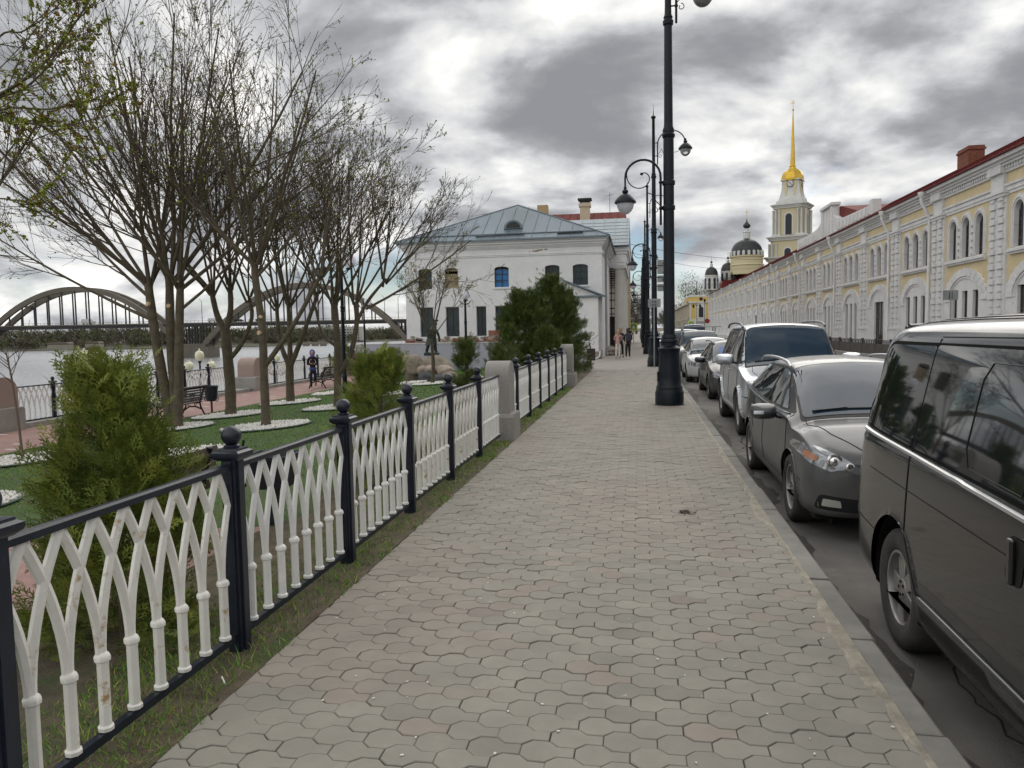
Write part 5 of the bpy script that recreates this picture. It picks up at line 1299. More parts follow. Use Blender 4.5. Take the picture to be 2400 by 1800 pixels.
# park lamps with one globe beside the post
def globe_lamp(label, x, y, h, s=1.0, side=1):
    t = thing('globe_lamp', label, 'park lamp', (x, y, lawn_z(x) if x > -12.7 else -0.65), 0, 'globe lamps in the park')
    b = MB(); b.lathe([(0.16*s, 0), (0.16*s, 0.08), (0.12*s, 0.12), (0.13*s, 0.2), (0.10*s, 0.3), (0.085*s, 0.55), (0.10*s, 0.62), (0.075*s, 0.68), (0.07*s, 1.0), (0.062*s, h*0.62), (0.085*s, h*0.625), (0.065*s, h*0.64), (0.085*s, h*0.66), (0.062*s, h*0.665), (0.052*s, h-0.35), (0.075*s, h-0.33), (0.05*s, h-0.30), (0.045*s, h-0.08), (0.065*s, h-0.05), (0.06*s, h), (0.02*s, h+0.05)], 16)
    b.build('post', M_iron, t, smooth=40)
    b = MB()
    for sg in (-1, 1):
        b.tube([(0, 0, h-0.5), (sg*0.18*s, 0, h-0.42), (sg*0.30*s, 0, h-0.30)], 0.02*s, 6)
        b.tube([(x_*s, 0, z_) for x_, z_ in spiral(sg*0.20, h-0.55, 0.09, 0.03, 90, 90+sg*320, 10)], 0.012*s, 5)
    b.lathe([(0.02, -.02), (0.11*s, 0.0), (0.12*s, 0.04), (0.08*s, 0.06)], 14, c=(side*0.30*s, 0, h-0.30)); b.lathe([(0.03*s, -.02), (0.05*s, 0.08), (0.04*s, 0.12), (0.001, 0.14)], 10, c=(-side*0.34*s, 0, h-0.33))
    b.build('bracket', M_iron, t, smooth=50)
    R = 0.25*s; c = (side*0.30*s, 0, h-0.24+R)
    MB().lathe([(R*math.sin(PI*k/16)+0.0005, -R*math.cos(PI*k/16)) for k in range(17)], 24, c=c).build('globe', M_globe, t, smooth=60)
    return t
q = atY(799, 620, 26.2); globe_lamp('tall park lamp with a big white globe between the maples', q.x, 26.2, q.z-lawn_z(q.x)+0.12)
q = atY(852, 705, 40); globe_lamp('distant park lamp with small white globe near the end of the promenade', q.x, 40, q.z+0.65, 0.8)
q = atY(1090, 700, 37); globe_lamp('park lamp with white globe right before the white house wall', q.x, 37, q.z-lawn_z(q.x)+0.2, 1.0, 0.1)
# five-lantern candelabra beyond the river railing
def candelabrum(label, x, y, z, h, s=1.0):
    t = thing('candelabrum_lamp', label, 'lamp', (x, y, z), 0.5, 'five-lantern lamps beyond the river railing')
    b = MB(); b.lathe([(0.12, 0), (0.10, 0.3), (0.06, 0.5), (0.05, h-1.2), (0.07, h-1.15), (0.04, h-1.0), (0.035, h-0.55), (0.06, h-0.5), (0.09, h-0.44)], 12)
    lp = [(0, 0, h-0.42)]
    for k in range(4):
        a = PI/4+k*PI/2; r = 0.62*s; cx, cy = math.cos(a), math.sin(a)
        b.tube([(0, 0, h-1.1), (cx*r*0.5, cy*r*0.5, h-1.22), (cx*r, cy*r, h-1.05), (cx*r, cy*r, h-0.88)], 0.022, 6)
        b.tube([(0, 0, h-1.0), (cx*r*0.4, cy*r*0.4, h-0.95), (cx*r*0.7, cy*r*0.7, h-1.12)], 0.014, 5)
        b.lathe([(0.02, -0.1), (0.05, -0.02), (0.10, 0.03)], 10, c=(cx*r, cy*r, h-0.86)); lp.append((cx*r, cy*r, h-0.84))
    b.build('stand', M_iron, t, smooth=50)
    for c in lp:
        q = 1.12 if c[0] == 0 else 1.0
        MB().lathe([(0.09*q, 0), (0.155*q, 0.09*q), (0.17*q, 0.19*q), (0.15*q, 0.29*q), (0.10*q, 0.35*q), (0.045*q, 0.37*q), (0.03*q, 0.40*q), (0.035*q, 0.42*q), (0.001, 0.47*q)], 14, c=c).build('lantern_glass', M_opalw, t, smooth=50)
q = atY(467, 822, 30.0); candelabrum('cluster of five cream lanterns beyond the railing above the litter bin', q.x, 30.0, -4.5, q.z+4.5)
q = atY(197, 822, 24.0); candelabrum('cluster of cream lanterns half hidden by the big thuja tip', q.x, 24.0, -4.5, q.z+4.5)
q = atY(648, 830, 41.0); candelabrum('cluster of cream lanterns seen low between the forked maples', q.x, 41.0, -4.5, q.z+4.5)
# overhead wires
b = MB()
p0 = atY(1474, 563, 60); p1 = Vector((15.9, 92, 8.6))
def wire(a, c, sag, n=14, r=0.012):
    bb = MB(); P = [a.lerp(c, i/n)+Vector((0, 0, -sag*4*(i/n)*(1-i/n))) for i in range(n+1)]; bb.tube(P, r, 4, cap=False); return bb
tag(wire(Vector((-0.8, 60, 8.1)), Vector((15.9, 88, 8.9)), 0.5, r=0.018).build('overhead_cable', M_frame), 'thin cable slung across the street from the portico gable', 'cable', 'cables slung across the street')
tag(wire(Vector((-0.8, 61, 7.6)), Vector((15.9, 96, 8.9)), 0.9, r=0.014).build('overhead_cable', M_frame), 'second, lower cable slung across the street from the portico gable', 'cable', 'cables slung across the street')
# ================================================================ bell tower, cathedral, far end of the street, bridge, far bank
M_gold = mat('gilding', (0.72, 0.47, 0.07), 0.32, metal=0.75, var=(0.3, 0.85, 1.1))
M_tyel = mat('pale church yellow', (0.62, 0.55, 0.36), 0.85); M_twhite = mat('church white', (0.66, 0.66, 0.64), 0.85, var=(0.2, 0.92, 1.05)); M_black = mat('black dome sheet', (0.018, 0.020, 0.024), 0.35)
TY = 335.0; k = 0.18546*TY; H = lambda q: EYE+q*TY
bt = thing('bell_tower', 'tall white and yellow bell tower with clock, golden cap and needle spire', 'tower', (k, TY, 0), rad(-24))
def tier(z0, z1, w, cc, m, n=4):       # square with cut corners
    c = cc; pts = [(-w+c, -w), (w-c, -w), (w, -w+c), (w, w-c), (w-c, w), (-w+c, w), (-w, w-c), (-w, -w+c)]
    b = MB(); b.prism(pts, lambda p: (p[0], p[1], z0), lambda p: (p[0], p[1], z1)); return b
def belfry(z0, z1, w, nm):
    b = tier(z0, z1, w, 1.6, None); b.build(nm+'_wall', M_tyel, bt)
    t_ = MB(); o_ = MB()
    for q in range(4):
        M = Matrix.Rotation(q*PI/2, 4, 'Z')
        def put(mb, src): mb.add([M @ Vector(v) for v in src.V], src.F)
        hh = z1-z0
        for x in (-w*0.86, -w*0.62, w*0.62, w*0.86):
            s_ = MB(); s_.lathe([(0.42, z0+0.6), (0.40, z0+hh*0.8), (0.52, z0+hh*0.83)], 10, c=(x, -w-0.45, 0)); put(t_, s_)
        s_ = MB(); s_.prism(arched(0, 3.6, z0+0.6, z0+hh*0.74, 1.8), lambda p: (p[0], -w-0.12, p[1]), lambda p: (p[0], -w+0.1, p[1])); put(t_, s_)
        s_ = MB(); s_.prism(arched(0, 2.5, z0+0.7, z0+hh*0.70, 1.25), lambda p: (p[0], -w-0.16, p[1]), lambda p: (p[0], -w, p[1])); o_ = MB(); put(o_, s_); o_.build('arched_opening', M_dark, bt)
        s_ = MB(); s_.box(-w-0.2, -w*0.5, -w-1.0, -w, z0-0.1, z0+0.9); s_.box(w*0.5, w+0.2, -w-1.0, -w, z0-0.1, z0+0.9); put(t_, s_)
    t_.build(nm+'_columns', M_twhite, bt, smooth=40)
    c = MB()
    for za, zb, p_ in [(z1-1.7, z1-1.1, 0.6), (z1-1.1, z1-0.5, 0.9), (z1-0.5, z1, 1.5)]:
        pts = [(-w-p_+1.6, -w-p_), (w+p_-1.6, -w-p_), (w+p_, -w-p_+1.6), (w+p_, w+p_-1.6), (w+p_-1.6, w+p_), (-w-p_+1.6, w+p_), (-w-p_, w+p_-1.6), (-w-p_, -w-p_+1.6)]
        c.prism(pts, lambda p: (p[0], p[1], za), lambda p: (p[0], p[1], zb))
    c.build(nm+'_cornice', M_twhite, bt)
belfry(H(.030), H(.083), 8.0, 'lowest'); belfry(H(.083)-8, H(.1075), 7.2, 'middle'); belfry(H(.1075), H(.1465), 5.9, 'upper')
z0, z1 = H(.1465), H(.1755)
b = MB(); pr = []
for i in range(11):
    t_ = i/10; w = 4.6-(1.35)*(1-(1-t_)**1.9)*1.0; pr.append((w*math.sqrt(2), z0+1.4+(z1-z0-1.4)*t_))
b.lathe([(5.2*math.sqrt(2), z0), (5.2*math.sqrt(2), z0+1.4)]+pr+[(3.9*math.sqrt(2), z1), (3.9*math.sqrt(2), z1+0.45)], 4, a0=PI/4); b.build('clock_stage', M_twhite, bt)
b = MB(); cf = MB(); ch = MB()
for q in range(4):
    M = Matrix.Rotation(q*PI/2, 4, 'Z')
    s_ = MB(); s_.prism([(-4.0, z0+0.2), (4.0, z0+0.2), (0, z0+2.6)], lambda p: (p[0], -5.4, p[1]), lambda p: (p[0], -5.0, p[1])); b.add([M @ Vector(v) for v in s_.V], s_.F)
    s_ = MB(); s_.prism([(-1.9, z0+2.4), (-1.3, z0+2.4), (-1.2, z1-0.3), (-2.6, z1-0.3)], lambda p: (p[0], -3.5-0.9*(1-(p[1]-z0)/(z1-z0)), p[1]), lambda p: (p[0], -3.0, p[1])); ch.add([M @ Vector(v) for v in s_.V], s_.F)
    s_ = MB(); s_.prism([(1.3, z0+2.4), (1.9, z0+2.4), (2.6, z1-0.3), (1.2, z1-0.3)], lambda p: (p[0], -3.5-0.9*(1-(p[1]-z0)/(z1-z0)), p[1]), lambda p: (p[0], -3.0, p[1])); ch.add([M @ Vector(v) for v in s_.V], s_.F)
b.build('pediments', M_twhite, bt); ch.build('yellow_panels', M_tyel, bt)
for q in range(4):
    M = Matrix.Rotation(q*PI/2, 4, 'Z'); zc_ = H(.1716)
    s_ = MB(); s_.lathe([(1.35, 0), (1.35, 0.35)], 24, mtx=Matrix.Rotation(PI/2, 3, 'X'), c=(0, -3.55, zc_)); s_.V = [M @ Vector(v) for v in s_.V]; fc = s_.build('clock_face', M_twhite, bt)
    s_ = MB()
    for h_ in range(12):
        a = PI*h_/6; s_.obox((1.08*math.sin(a), -3.93, zc_+1.08*math.cos(a)), 0.10, 0.05, 0.30, 0, a)
    for a, l_ in ((rad(-52), 0.85), (rad(135), 1.0)): s_.obox((l_*0.45*math.sin(a), -3.95, zc_+l_*0.45*math.cos(a)), 0.13, 0.05, l_, 0, a)
    s_.lathe([(1.30, 0), (1.42, 0.02), (1.42, 0.1), (1.30, 0.1)], 24, cap=False, mtx=Matrix.Rotation(PI/2, 3, 'X'), c=(0, -3.86, zc_))
    s_.V = [M @ Vector(v) for v in s_.V]; s_.build('clock_hands', M_frame, fc)
zd, zs_, zp = H(.1765), H(.1905), H(.2612)
b = MB(); n8 = 16; b.lathe([(4.3, zd-0.4), (4.45, zd), (4.35, zd+1.4), (3.9, zd+2.8), (2.9, zd+4.0), (1.9, zs_-0.5), (1.9, zs_-0.1), (1.35, zs_), (1.2, zs_+0.8), (1.45, zs_+1.0), (1.1, zs_+1.5)], 8, a0=PI/8); b.build('golden_cap', M_gold, bt, smooth=30)
b = MB(); b.lathe([(1.05, zs_+1.3), (0.55, zs_+13), (0.14, zp), (0.14, zp+0.1)], 8); b.lathe([(0.1, zp-.5), (0.42, zp), (0.1, zp+.5)], 10); b.build('spire', M_gold, bt, smooth=30)
b = MB(); zt = H(.2728); b.box(-0.09, 0.09, -0.09, 0.09, zp, zt); b.box(-0.95, 0.95, -0.07, 0.07, zt-1.35, zt-1.15); b.box(-0.45, 0.45, -0.07, 0.07, zt-0.7, zt-0.55); b.build('cross', M_gold, bt)
# cathedral
CY = 330.0
ca = thing('cathedral', 'yellow cathedral with big black dome and two small black domes beyond the roofs', 'church', (0, CY, 0))
def dome(cx, cy, r, z0, z1, zt, on, drum, wind=8, big=False):
    b = MB(); b.lathe([(r*1.02, z0-drum), (r*1.02, z0-drum*0.55), (r*1.07, z0-drum*0.5), (r*0.99, z0-drum*0.45), (r*0.99, z0-drum*0.1), (r*1.06, z0-drum*0.06), (r*1.06, z0)], 28, c=(cx, cy, 0)); b.build('drum', M_tyel if big else M_twhite, ca, smooth=30)
    h = z1-z0
    d = MB(); d.lathe([(r, z0)]+[(r*math.cos(a)**0.9, z0+h*math.sin(a)) for a in [PI/2*i/12 for i in range(1, 12)]]+[(r*0.06, z1)], 24, c=(cx, cy, 0)); dm_ = d.build('dome', M_black, ca, smooth=50)
    if big:
        w_ = MB()
        for i in range(20):
            a = 2*PI*i/20; M = Matrix.Translation((cx, cy, 0)) @ Matrix.Rotation(a, 4, 'Z')
            s_ = MB(); s_.prism(arched(0, 1.0, z0+0.1, z0+2.0, 0.5, 5), lambda p: (p[0], -r-0.25, p[1]), lambda p: (p[0], -r+0.9, p[1])); w_.add([M @ Vector(v) for v in s_.V], s_.F)
        w_.build('dormers', M_twhite, dm_)
    l = MB(); l.lathe([(r*0.22, z1-h*0.06), (r*0.22, z1+on*0.25), (r*0.26, z1+on*0.27), (r*0.12, z1+on*0.34), (r*0.10, z1+on*0.45)], 12, c=(cx, cy, 0)); l.build('lantern', M_twhite, ca, smooth=40)
    o = MB(); zb = z1+on*0.42; rr = r*0.24 if big else r*0.2
    o.lathe([(rr*0.3, zb), (rr*0.9, zb+rr*0.5), (rr, zb+rr*0.85), (rr*0.75, zb+rr*1.3), (rr*0.3, zb+rr*1.7), (rr*0.1, zb+rr*2.3), (rr*0.04, zb+rr*2.8)], 14, c=(cx, cy, 0)); o.build('onion', M_black, ca, smooth=50)
    x = MB(); x.box(cx-0.07, cx+0.07, cy-.05, cy+.05, zb+rr*2.5, zt); ch_ = (zt-zb-rr*2.5); x.box(cx-ch_*0.17, cx+ch_*0.17, cy-.05, cy+.05, zt-ch_*0.33, zt-ch_*0.28); x.build('cross', M_gold, ca)
dome(43.4, 0, 6.5, 30.2, 37.5, 49.4, 9.0, 7.5, big=True)
dome(29.35, 0, 2.65, 22.8, 26.4, 30.8, 3.2, 6.2); dome(36.3, 3, 2.9, 24.5, 28.2, 32.5, 3.0, 5.0)
b = MB()
for cx, r, z0, z1 in ((29.35, 2.72, 17.2, 21.6), (36.3, 2.95, 20.5, 23.6)):
    n_ = 8 if r < 4 else 16
    for i in range(n_):
        a = 2*PI*(i+0.5)/n_; M = Matrix.Translation((cx, 0, 0)) @ Matrix.Rotation(a, 4, 'Z'); s_ = MB(); s_.prism(arched(0, 0.95, z0, z1, 0.45, 5), lambda p: (p[0], -r-0.1, p[1]), lambda p: (p[0], -r+0.2, p[1])); b.add([M @ Vector(v) for v in s_.V], s_.F)
b.build('drum_windows', M_dark, ca)
b = MB(); b.box(27, 52, 1, 30, 0, 17.5); b.box(26.2, 46, -0.5, 1, 0, 16.4); b.build('nave', M_twhite, ca)
b = MB(); b.add([(33.6, -1, 20.0), (47, -1, 20.0), (46, 6, 24.6), (35.4, 6, 24.6), (33.6, 12, 20), (47, 12, 20)], [(0, 1, 2, 3), (0, 3, 4), (1, 5, 2)]); b.box(33.6, 47, -1, 12, 17.0, 20.0); b.build('red_roof', M_redroof2, ca)
# yellow house on the corner and its long side
yh = thing('yellow_corner_house', 'yellow and white corner house with arched door at the far end of the street', 'building', (12.1, 195, 0))
M_y2 = mat('strong yellow plaster', (0.66, 0.47, 0.14), 0.85); M_g2 = mat('greyish cream plaster', (0.50, 0.46, 0.37), 0.85, var=(0.4, 0.85, 1.1))
b = MB(); b.box(0, 6, 0, 20, 3.6, 9.0); b.build('upper_wall', M_y2, yh)
b = MB(); b.box(-0.03, 6.03, -0.04, 20, -0.2, 3.62); b.box(-0.25, 6.2, -0.3, 20, 7.5, 7.9); b.box(1.5, 3.9, -0.12, 0, 3.6, 7.5); b.box(-0.1, 6.1, -0.1, 20, 9.0, 9.5); b.box(0, 0.35, -0.1, 0, 3.6, 7.5); b.box(5.5, 6, -0.1, 0, 3.6, 7.5); b.build('trim', M_twhite, yh)
b = MB(); b.prism([(1.4+0, 7.9), (4.2, 7.9), (4.2, 9.4), (1.4, 9.4)], lambda p: (p[0], -0.06, p[1]), lambda p: (p[0], -0.01, p[1])); b.build('attic_panel', M_y2, yh)
for nm, cx, w, za, zb in (('window', 2.75, 1.1, 4.0, 6.6), ('door', 2.75, 1.3, -0.1, 2.0), ('window', 5.0, 0.8, 4.2, 6.3)):
    MB().prism(arched(cx, w, za, zb, w*0.45), lambda p: (p[0], -0.18, p[1]), lambda p: (p[0], -0.05, p[1])).build(nm, M_dark, yh)
MB().lathe([(0.45, 0), (0.45, 0.1)], 8, mtx=Matrix.Rotation(PI/2, 3, 'X'), c=(2.75, -0.1, 8.5)).build('round_window', M_dark, yh)
def text(s, size, loc, rot, m, parent, name='lettering', depth=0.01):
    cu = bpy.data.curves.new(name, 'FONT'); cu.body = s; cu.size = size; cu.extrude = depth; cu.align_x = 'CENTER'; cu.align_y = 'CENTER'
    tmp = bpy.data.objects.new(name, cu); C.objects.link(tmp); dg = bpy.context.evaluated_depsgraph_get()
    me = bpy.data.meshes.new_from_object(tmp.evaluated_get(dg)); bpy.data.objects.remove(tmp)
    me.materials.clear(); me.materials.append(m); o = bpy.data.objects.new(name, me); C.objects.link(o); o.parent = parent; o.location = loc; o.rotation_euler = rot; return o
text('ЛАВКА', 0.72, (2.75, -0.2, 2.75), (PI/2, 0, 0), M_frame, yh)
sb = MB(); sb.box(-0.25, -0.02, 0, 95, -0.2, 7.6); 
for i in range(20): sb.box(-0.4, -0.02, 2+i*4.6, 2.4+i*4.6, -0.2, 7.0)
sb.box(-0.8, 0, 0, 95, 7.2, 7.7); sb.box(-0.4, 0, 0, 95, 3.5, 3.75)
lh = thing('cream_side_wing', 'long greyish cream wing receding left behind the yellow corner house', 'building', (12.1, 196, 0)); sb.build('wall', M_g2, lh)
b = MB()
for i in range(16): b.box(-0.27, -0.2, 3.2+i*5.5, 4.8+i*5.5, 0.2, 2.9)
b.build('shop_windows', M_dark, lh)
b = MB(); b.add([(-0.8, 0, 7.7), (-0.8, 95, 7.7), (3, 92, 9.6), (3, 4, 9.6)], [(0, 1, 2, 3)]); b.build('roof', M_redroof2, lh)
rs_ = thing('round_red_sign', 'round dark red shop sign on the far corner of the yellow arcade', 'sign', (15.3, 183, 0))
MB().lathe([(0.55, 0), (0.55, 0.2)], 20, mtx=Matrix.Rotation(PI/2, 3, 'X'), c=(0, 0, 2.95)).build('disc', mat('dark red enamel', (0.25, 0.02, 0.03), 0.5), rs_); MB().box(0, 0.7, -0.05, 0, 2.9, 3.0).build('bracket', M_frame, rs_)
# small shepherd's crook lamps before the yellow house
def small_lamp(label, x, y, h, two):
    t = thing('twin_lamp', label, 'street lamp', (x, y, 0), 0, 'old-style lamps before the yellow corner house')
    b = MB(); b.lathe([(0.16, 0), (0.13, 1), (0.06, 1.1), (0.05, h)], 8)
    for sg in ((-1, 1) if two else (1,)): b.tube([(0, 0, h-0.9), (sg*0.4, 0, h-0.2), (sg*0.7, 0, h-0.5)], 0.04, 6)
    b.build('post', M_iron, t)
    for sg in ((-1, 1) if two else (1,)): MB().lathe([(0.02, 0.3), (0.3, 0.0), (0.25, -0.05), (0.12, -0.55)], 8, c=(sg*0.7 if two else 0, 0, h-0.7 if two else h+0.2)).build('lantern', M_iron, t)
small_lamp('two-armed old-style lamp left of the arched door of the yellow house', 12.2, 172, 7.0, True); small_lamp('single old-style lamp right before the yellow house', 14.2, 176, 7.4, False)
# end of the street: overpass, trees, crossing signs
op = thing('overpass', 'grey concrete overpass closing the street far away', 'bridge', (0, 420, 0))
b = MB(); b.box(-60, 60, 0, 8, 3.6, 5.8); b.box(-60, 60, -0.3, 0, 5.8, 6.7); b.build('deck', M_conc, op)
b = MB(); [b.box(x-0.8, x+0.8, 2, 6, -1, 3.7) for x in range(-55, 60, 10)]; b.build('piers', M_conc, op)
M_fartree = mat('distant bare crowns', (0.105, 0.095, 0.068), 0.95, attr='tint')
def crown_cloud(rs, c, rx, rz, n, s, tilt=1.0):
    p = rs.normal(0, 1, (n, 3)); p /= np.linalg.norm(p, axis=1, keepdims=True); p *= (rs.rand(n, 1)**0.45)
    p = p*np.array([rx, rx, rz])+np.array(c)
    d = rs.normal(0, 1, (n, 3))*np.array([0.5, 0.5, 1.0]); d /= np.linalg.norm(d, axis=1, keepdims=True)
    e = np.cross(d, rs.normal(0, 1, (n, 3))); e /= np.linalg.norm(e, axis=1, keepdims=True); l = s*rs.uniform(0.6, 1.6, (n, 1)); w = l*0.22*rs.uniform(0.5, 1.5, (n, 1))
    V = np.stack([p-d*l-e*w*.3, p-d*l+e*w*.3, p+d*l+e*w, p+d*l-e*w], 1).reshape(-1, 3)
    return V
def far_tree(label, x, y, h, r, seed, col=(1, 1, 1), group=None, z=0):
    rs = np.random.RandomState(seed); t = thing('far_tree', label, 'tree', (x, y, z), 0, group)
    V = np.concatenate([crown_cloud(rs, (rs.normal(0, r*.3), rs.normal(0, r*.3), h*0.62+rs.normal(0, h*.08)), r*0.75, h*0.36, 330, 0.35) for _ in range(4)])
    raw('crown', V, np.arange(len(V)).reshape(-1, 4), M_fartree, t, smooth=False, col=np.repeat(np.array(col)[None]*rs.uniform(.6, 1.3, (len(V)//4, 1)), 4, 0))
    b = MB(); b.tube([(0, 0, -1), (0, 0, h*0.4), (0.2, 0, h*0.9)], [0.35, 0.25, 0.08], 6)
    for i in range(7): a = i*0.9; b.tube([(0, 0, h*(0.3+0.05*i)), (r*0.6*math.cos(a), r*0.6*math.sin(a), h*(0.6+0.04*i))], [0.12, 0.04], 4)
    b.build('trunk', M_twig, t)
FG = 'bare trees at the far end of the street'
for i, (x, y, h, r, lb) in enumerate([(-3.2, 155, 10.5, 3.6, 'dark bare tree left of the lamp line at the street end'), (-1.0, 215, 11, 4.5, 'broad dark bare tree behind the farthest lamps'), (9.5, 300, 9, 4, 'low bare tree in the gap above the parked cars'),
        (13.5, 330, 12, 5, 'small bare tree just left of the cream wing'), (21, 300, 21, 6, 'tall bare tree rising above the cream wing roof'), (27, 310, 18, 6, 'bare tree behind the gable of the yellow corner house'), (-8, 240, 9, 5, 'bare tree hidden low behind the ochre house corner')]):
    far_tree(lb, x, y, h, r, 50+i, group=FG)
def cross_sign(label, px, py, Y, w=0.75):
    q = atY(px, py, Y); t = thing('crossing_sign', label, 'sign', (q.x, Y, 0)); MB().tube([(0, 0.06, 0), (0, 0.06, q.z+0.3)], 0.04, 6).build('post', M_galv, t)
    MB().box(-w*0.62, w*0.62, 0, 0.03, q.z-w*0.62, q.z+w*0.62).build('border', mat('fluorescent yellow-green', (0.50, 0.62, 0.08), 0.5), t)
    MB().box(-w*0.42, w*0.42, -0.02, 0, q.z-w*0.42, q.z+w*0.42).build('panel', mat('sign green-blue', (0.12, 0.22, 0.16), 0.5), t)
    b = MB(); b.prism([(-w*.3, -w*.28), (w*.3, -w*.28), (0, w*.3)], lambda p: (p[0], -0.035, q.z+p[1]), lambda p: (p[0], -0.02, q.z+p[1])); b.build('symbol', M_twhite, t)
cross_sign('small yellow-framed crossing sign over the far sidewalk, left of the lamps', 1485, 766, 88, 0.7); cross_sign('tiny yellow-framed crossing sign before the yellow corner house', 1620, 759, 150, 0.9)
# ---- bridge
BR = thing('arch_bridge', 'long concrete arch bridge over the wide river', 'bridge', (0, 0, 0))
M_bc = mat('bridge concrete', (0.155, 0.138, 0.112), 0.9, var=(0.15, 0.8, 1.15)); M_bd = mat('dark bridge steel', (0.035, 0.033, 0.036), 0.8)
fwd = CR @ Vector((0, 0, -1)); fwd.z = 0; fwd.normalize(); rgt = Vector((fwd.y, -fwd.x, 0))
def bp(px, dep, z):                 # bridge frame: px metres along the bridge from the pier, dep metres behind its near face
    o = PIER+rgt*px+fwd*dep; return Vector((o.x, o.y, z))
d_ = ray(450, 838); PIER = d_*(400/(d_ @ (CR @ Vector((0, 0, -1))))); PIER.z = 0
SP = 119.0; ZD = 8.4; ZT = 27.0; ZA = -6.5
def bbox(b, x0, x1, y0, y1, z0, z1):
    v = [bp(x, y, z) for z in (z0, z1) for x, y in ((x0, y0), (x1, y0), (x1, y1), (x0, y1))]
    b.add(v, [(0,3,2,1),(4,5,6,7),(0,1,5,4),(1,2,6,5),(2,3,7,6),(3,0,4,7)]); return b
b = MB(); bbox(b, -270, 150, 0.5, 11.5, ZD-2.0, ZD); b.build('deck', M_bd, BR)
b = MB(); bbox(b, -270, 150, 0.2, 0.5, ZD-0.5, ZD+0.1); bbox(b, -270, 150, 11.5, 11.8, ZD-0.5, ZD+0.1); b.build('edge_beam', M_bc, BR)
b = MB()
for i in range(211): bbox(b, -270+i*2, -269.9+i*2, 0.3, 0.4, ZD, ZD+1.1)
bbox(b, -270, 150, 0.3, 0.4, ZD+1.0, ZD+1.12); b.build('parapet', M_bc, BR)
def za(t): return ZA+(ZT-ZA)*(4*t*(1-t))**0.93*1.0
for s_, x0 in enumerate((-SP-2*SP*0, 0.0)):
    pass
for span in (-2, -1, 0):
    for dep in (0, 10):
        b = MB(); pts = [(span*SP+4+(SP-8)*i/40, za(i/40)) for i in range(41)]
        for i in range(40):
            (xa, z_a), (xb, z_b) = pts[i], pts[i+1]; th = 3.9-1.5*math.sin(PI*(i+.5)/40)
            v = [bp(x, dep+q, z+w) for q in (0, 2.0) for x, z, w in ((xa, z_a, -th/2), (xb, z_b, -th/2), (xb, z_b, th/2), (xa, z_a, th/2))]
            b.add(v, [(0,1,2,3),(7,6,5,4),(0,4,5,1),(1,5,6,2),(2,6,7,3),(3,7,4,0)])
        b.build('arch_rib', M_bc, BR)
        for i in range(1, 16):
            t_ = i/16; x = span*SP+4+(SP-8)*t_; z = za(t_)
            if z > ZD+2: bbox(MB(), x-0.3, x+0.3, dep+0.5, dep+1.0, ZD, z-0.8).build('hanger', M_bd, BR)
            elif z < ZD-3: bbox(MB(), x-0.5, x+0.5, dep+0.4, dep+1.2, z, ZD-1.5).build('strut', M_bc, BR)
    for t_ in (0.24, 0.33, 0.67, 0.76): x = span*SP+4+(SP-8)*t_; z = za(t_); bbox(MB(), x-0.8, x+0.8, 0.5, 11, z-0.5, z+0.4).build('cross_beam', M_bc, BR)
for i in (-2, -1, 0, 1):
    b = MB(); bbox(b, i*SP-9.5, i*SP+9.5, -2, 13.5, WZ-1, -4.2); bbox(b, i*SP-7.5, i*SP+7.5, -1, 12.5, -4.2, -2.5); b.build('pier', M_bc, BR)
    b = MB()
    for x in (-8, -4.5, -1.5, 1.5, 4.5, 8):
        for dep in (1, 5, 9.5): bbox(b, i*SP+x-0.25, i*SP+x+0.25, dep, dep+0.5, -3, ZD-1.5)
    for z in (-1, 2, 4.5): bbox(b, i*SP-9, i*SP+9, 1, 1.4, z, z+0.35); bbox(b, i*SP-9, i*SP+9, 9.5, 9.9, z, z+0.35)
    b.build('pier_frame', M_bd, BR)
for i, x in enumerate((-199, -186, 6, 22, 101, 108)):
    b = MB(); b.tube([bp(x, 0.6, ZD), bp(x, 0.6, ZD+11), bp(x+1.2*(-1 if i % 2 == 0 else 1), 0.6, ZD+12.4)], [0.18, 0.12, 0.1], 5); b.build('lamp_post', M_bd, BR)
def bridge_car(label, x, l, h, m):
    t = thing('bridge_vehicle', label, 'vehicle', tuple(bp(x, 2.5, ZD)), math.atan2(rgt.y, rgt.x), 'vehicles crossing the bridge')
    b = MB(); b.prism([(0, 0.4), (l, 0.4), (l, h*0.6), (l*0.86, h*0.65), (l*0.75, h), (0.05*l, h), (0, h*0.7)], lambda p: (p[0], 0, p[1]), lambda p: (p[0], 2, p[1])); b.build('body', m, t)
    b = MB(); [b.lathe([(0.35, 0), (0.35, 0.25)], 10, mtx=Matrix.Rotation(-PI/2, 3, 'X'), c=(x_, -0.05, 0.35)) for x_ in (l*0.2, l*0.8)]; b.build('wheels', M_bd, t)
bridge_car('white box truck on the bridge seen under the left arch', -58, 6.5, 3.0, M_twhite); bridge_car('white van on the bridge beside the pier', 8, 4.6, 2.3, M_twhite)
bridge_car('dark car on the bridge, right of the white van', 22, 4.3, 1.5, M_bd); bridge_car('second dark car on the bridge, furthest right', 33, 4.3, 1.5, M_bd)
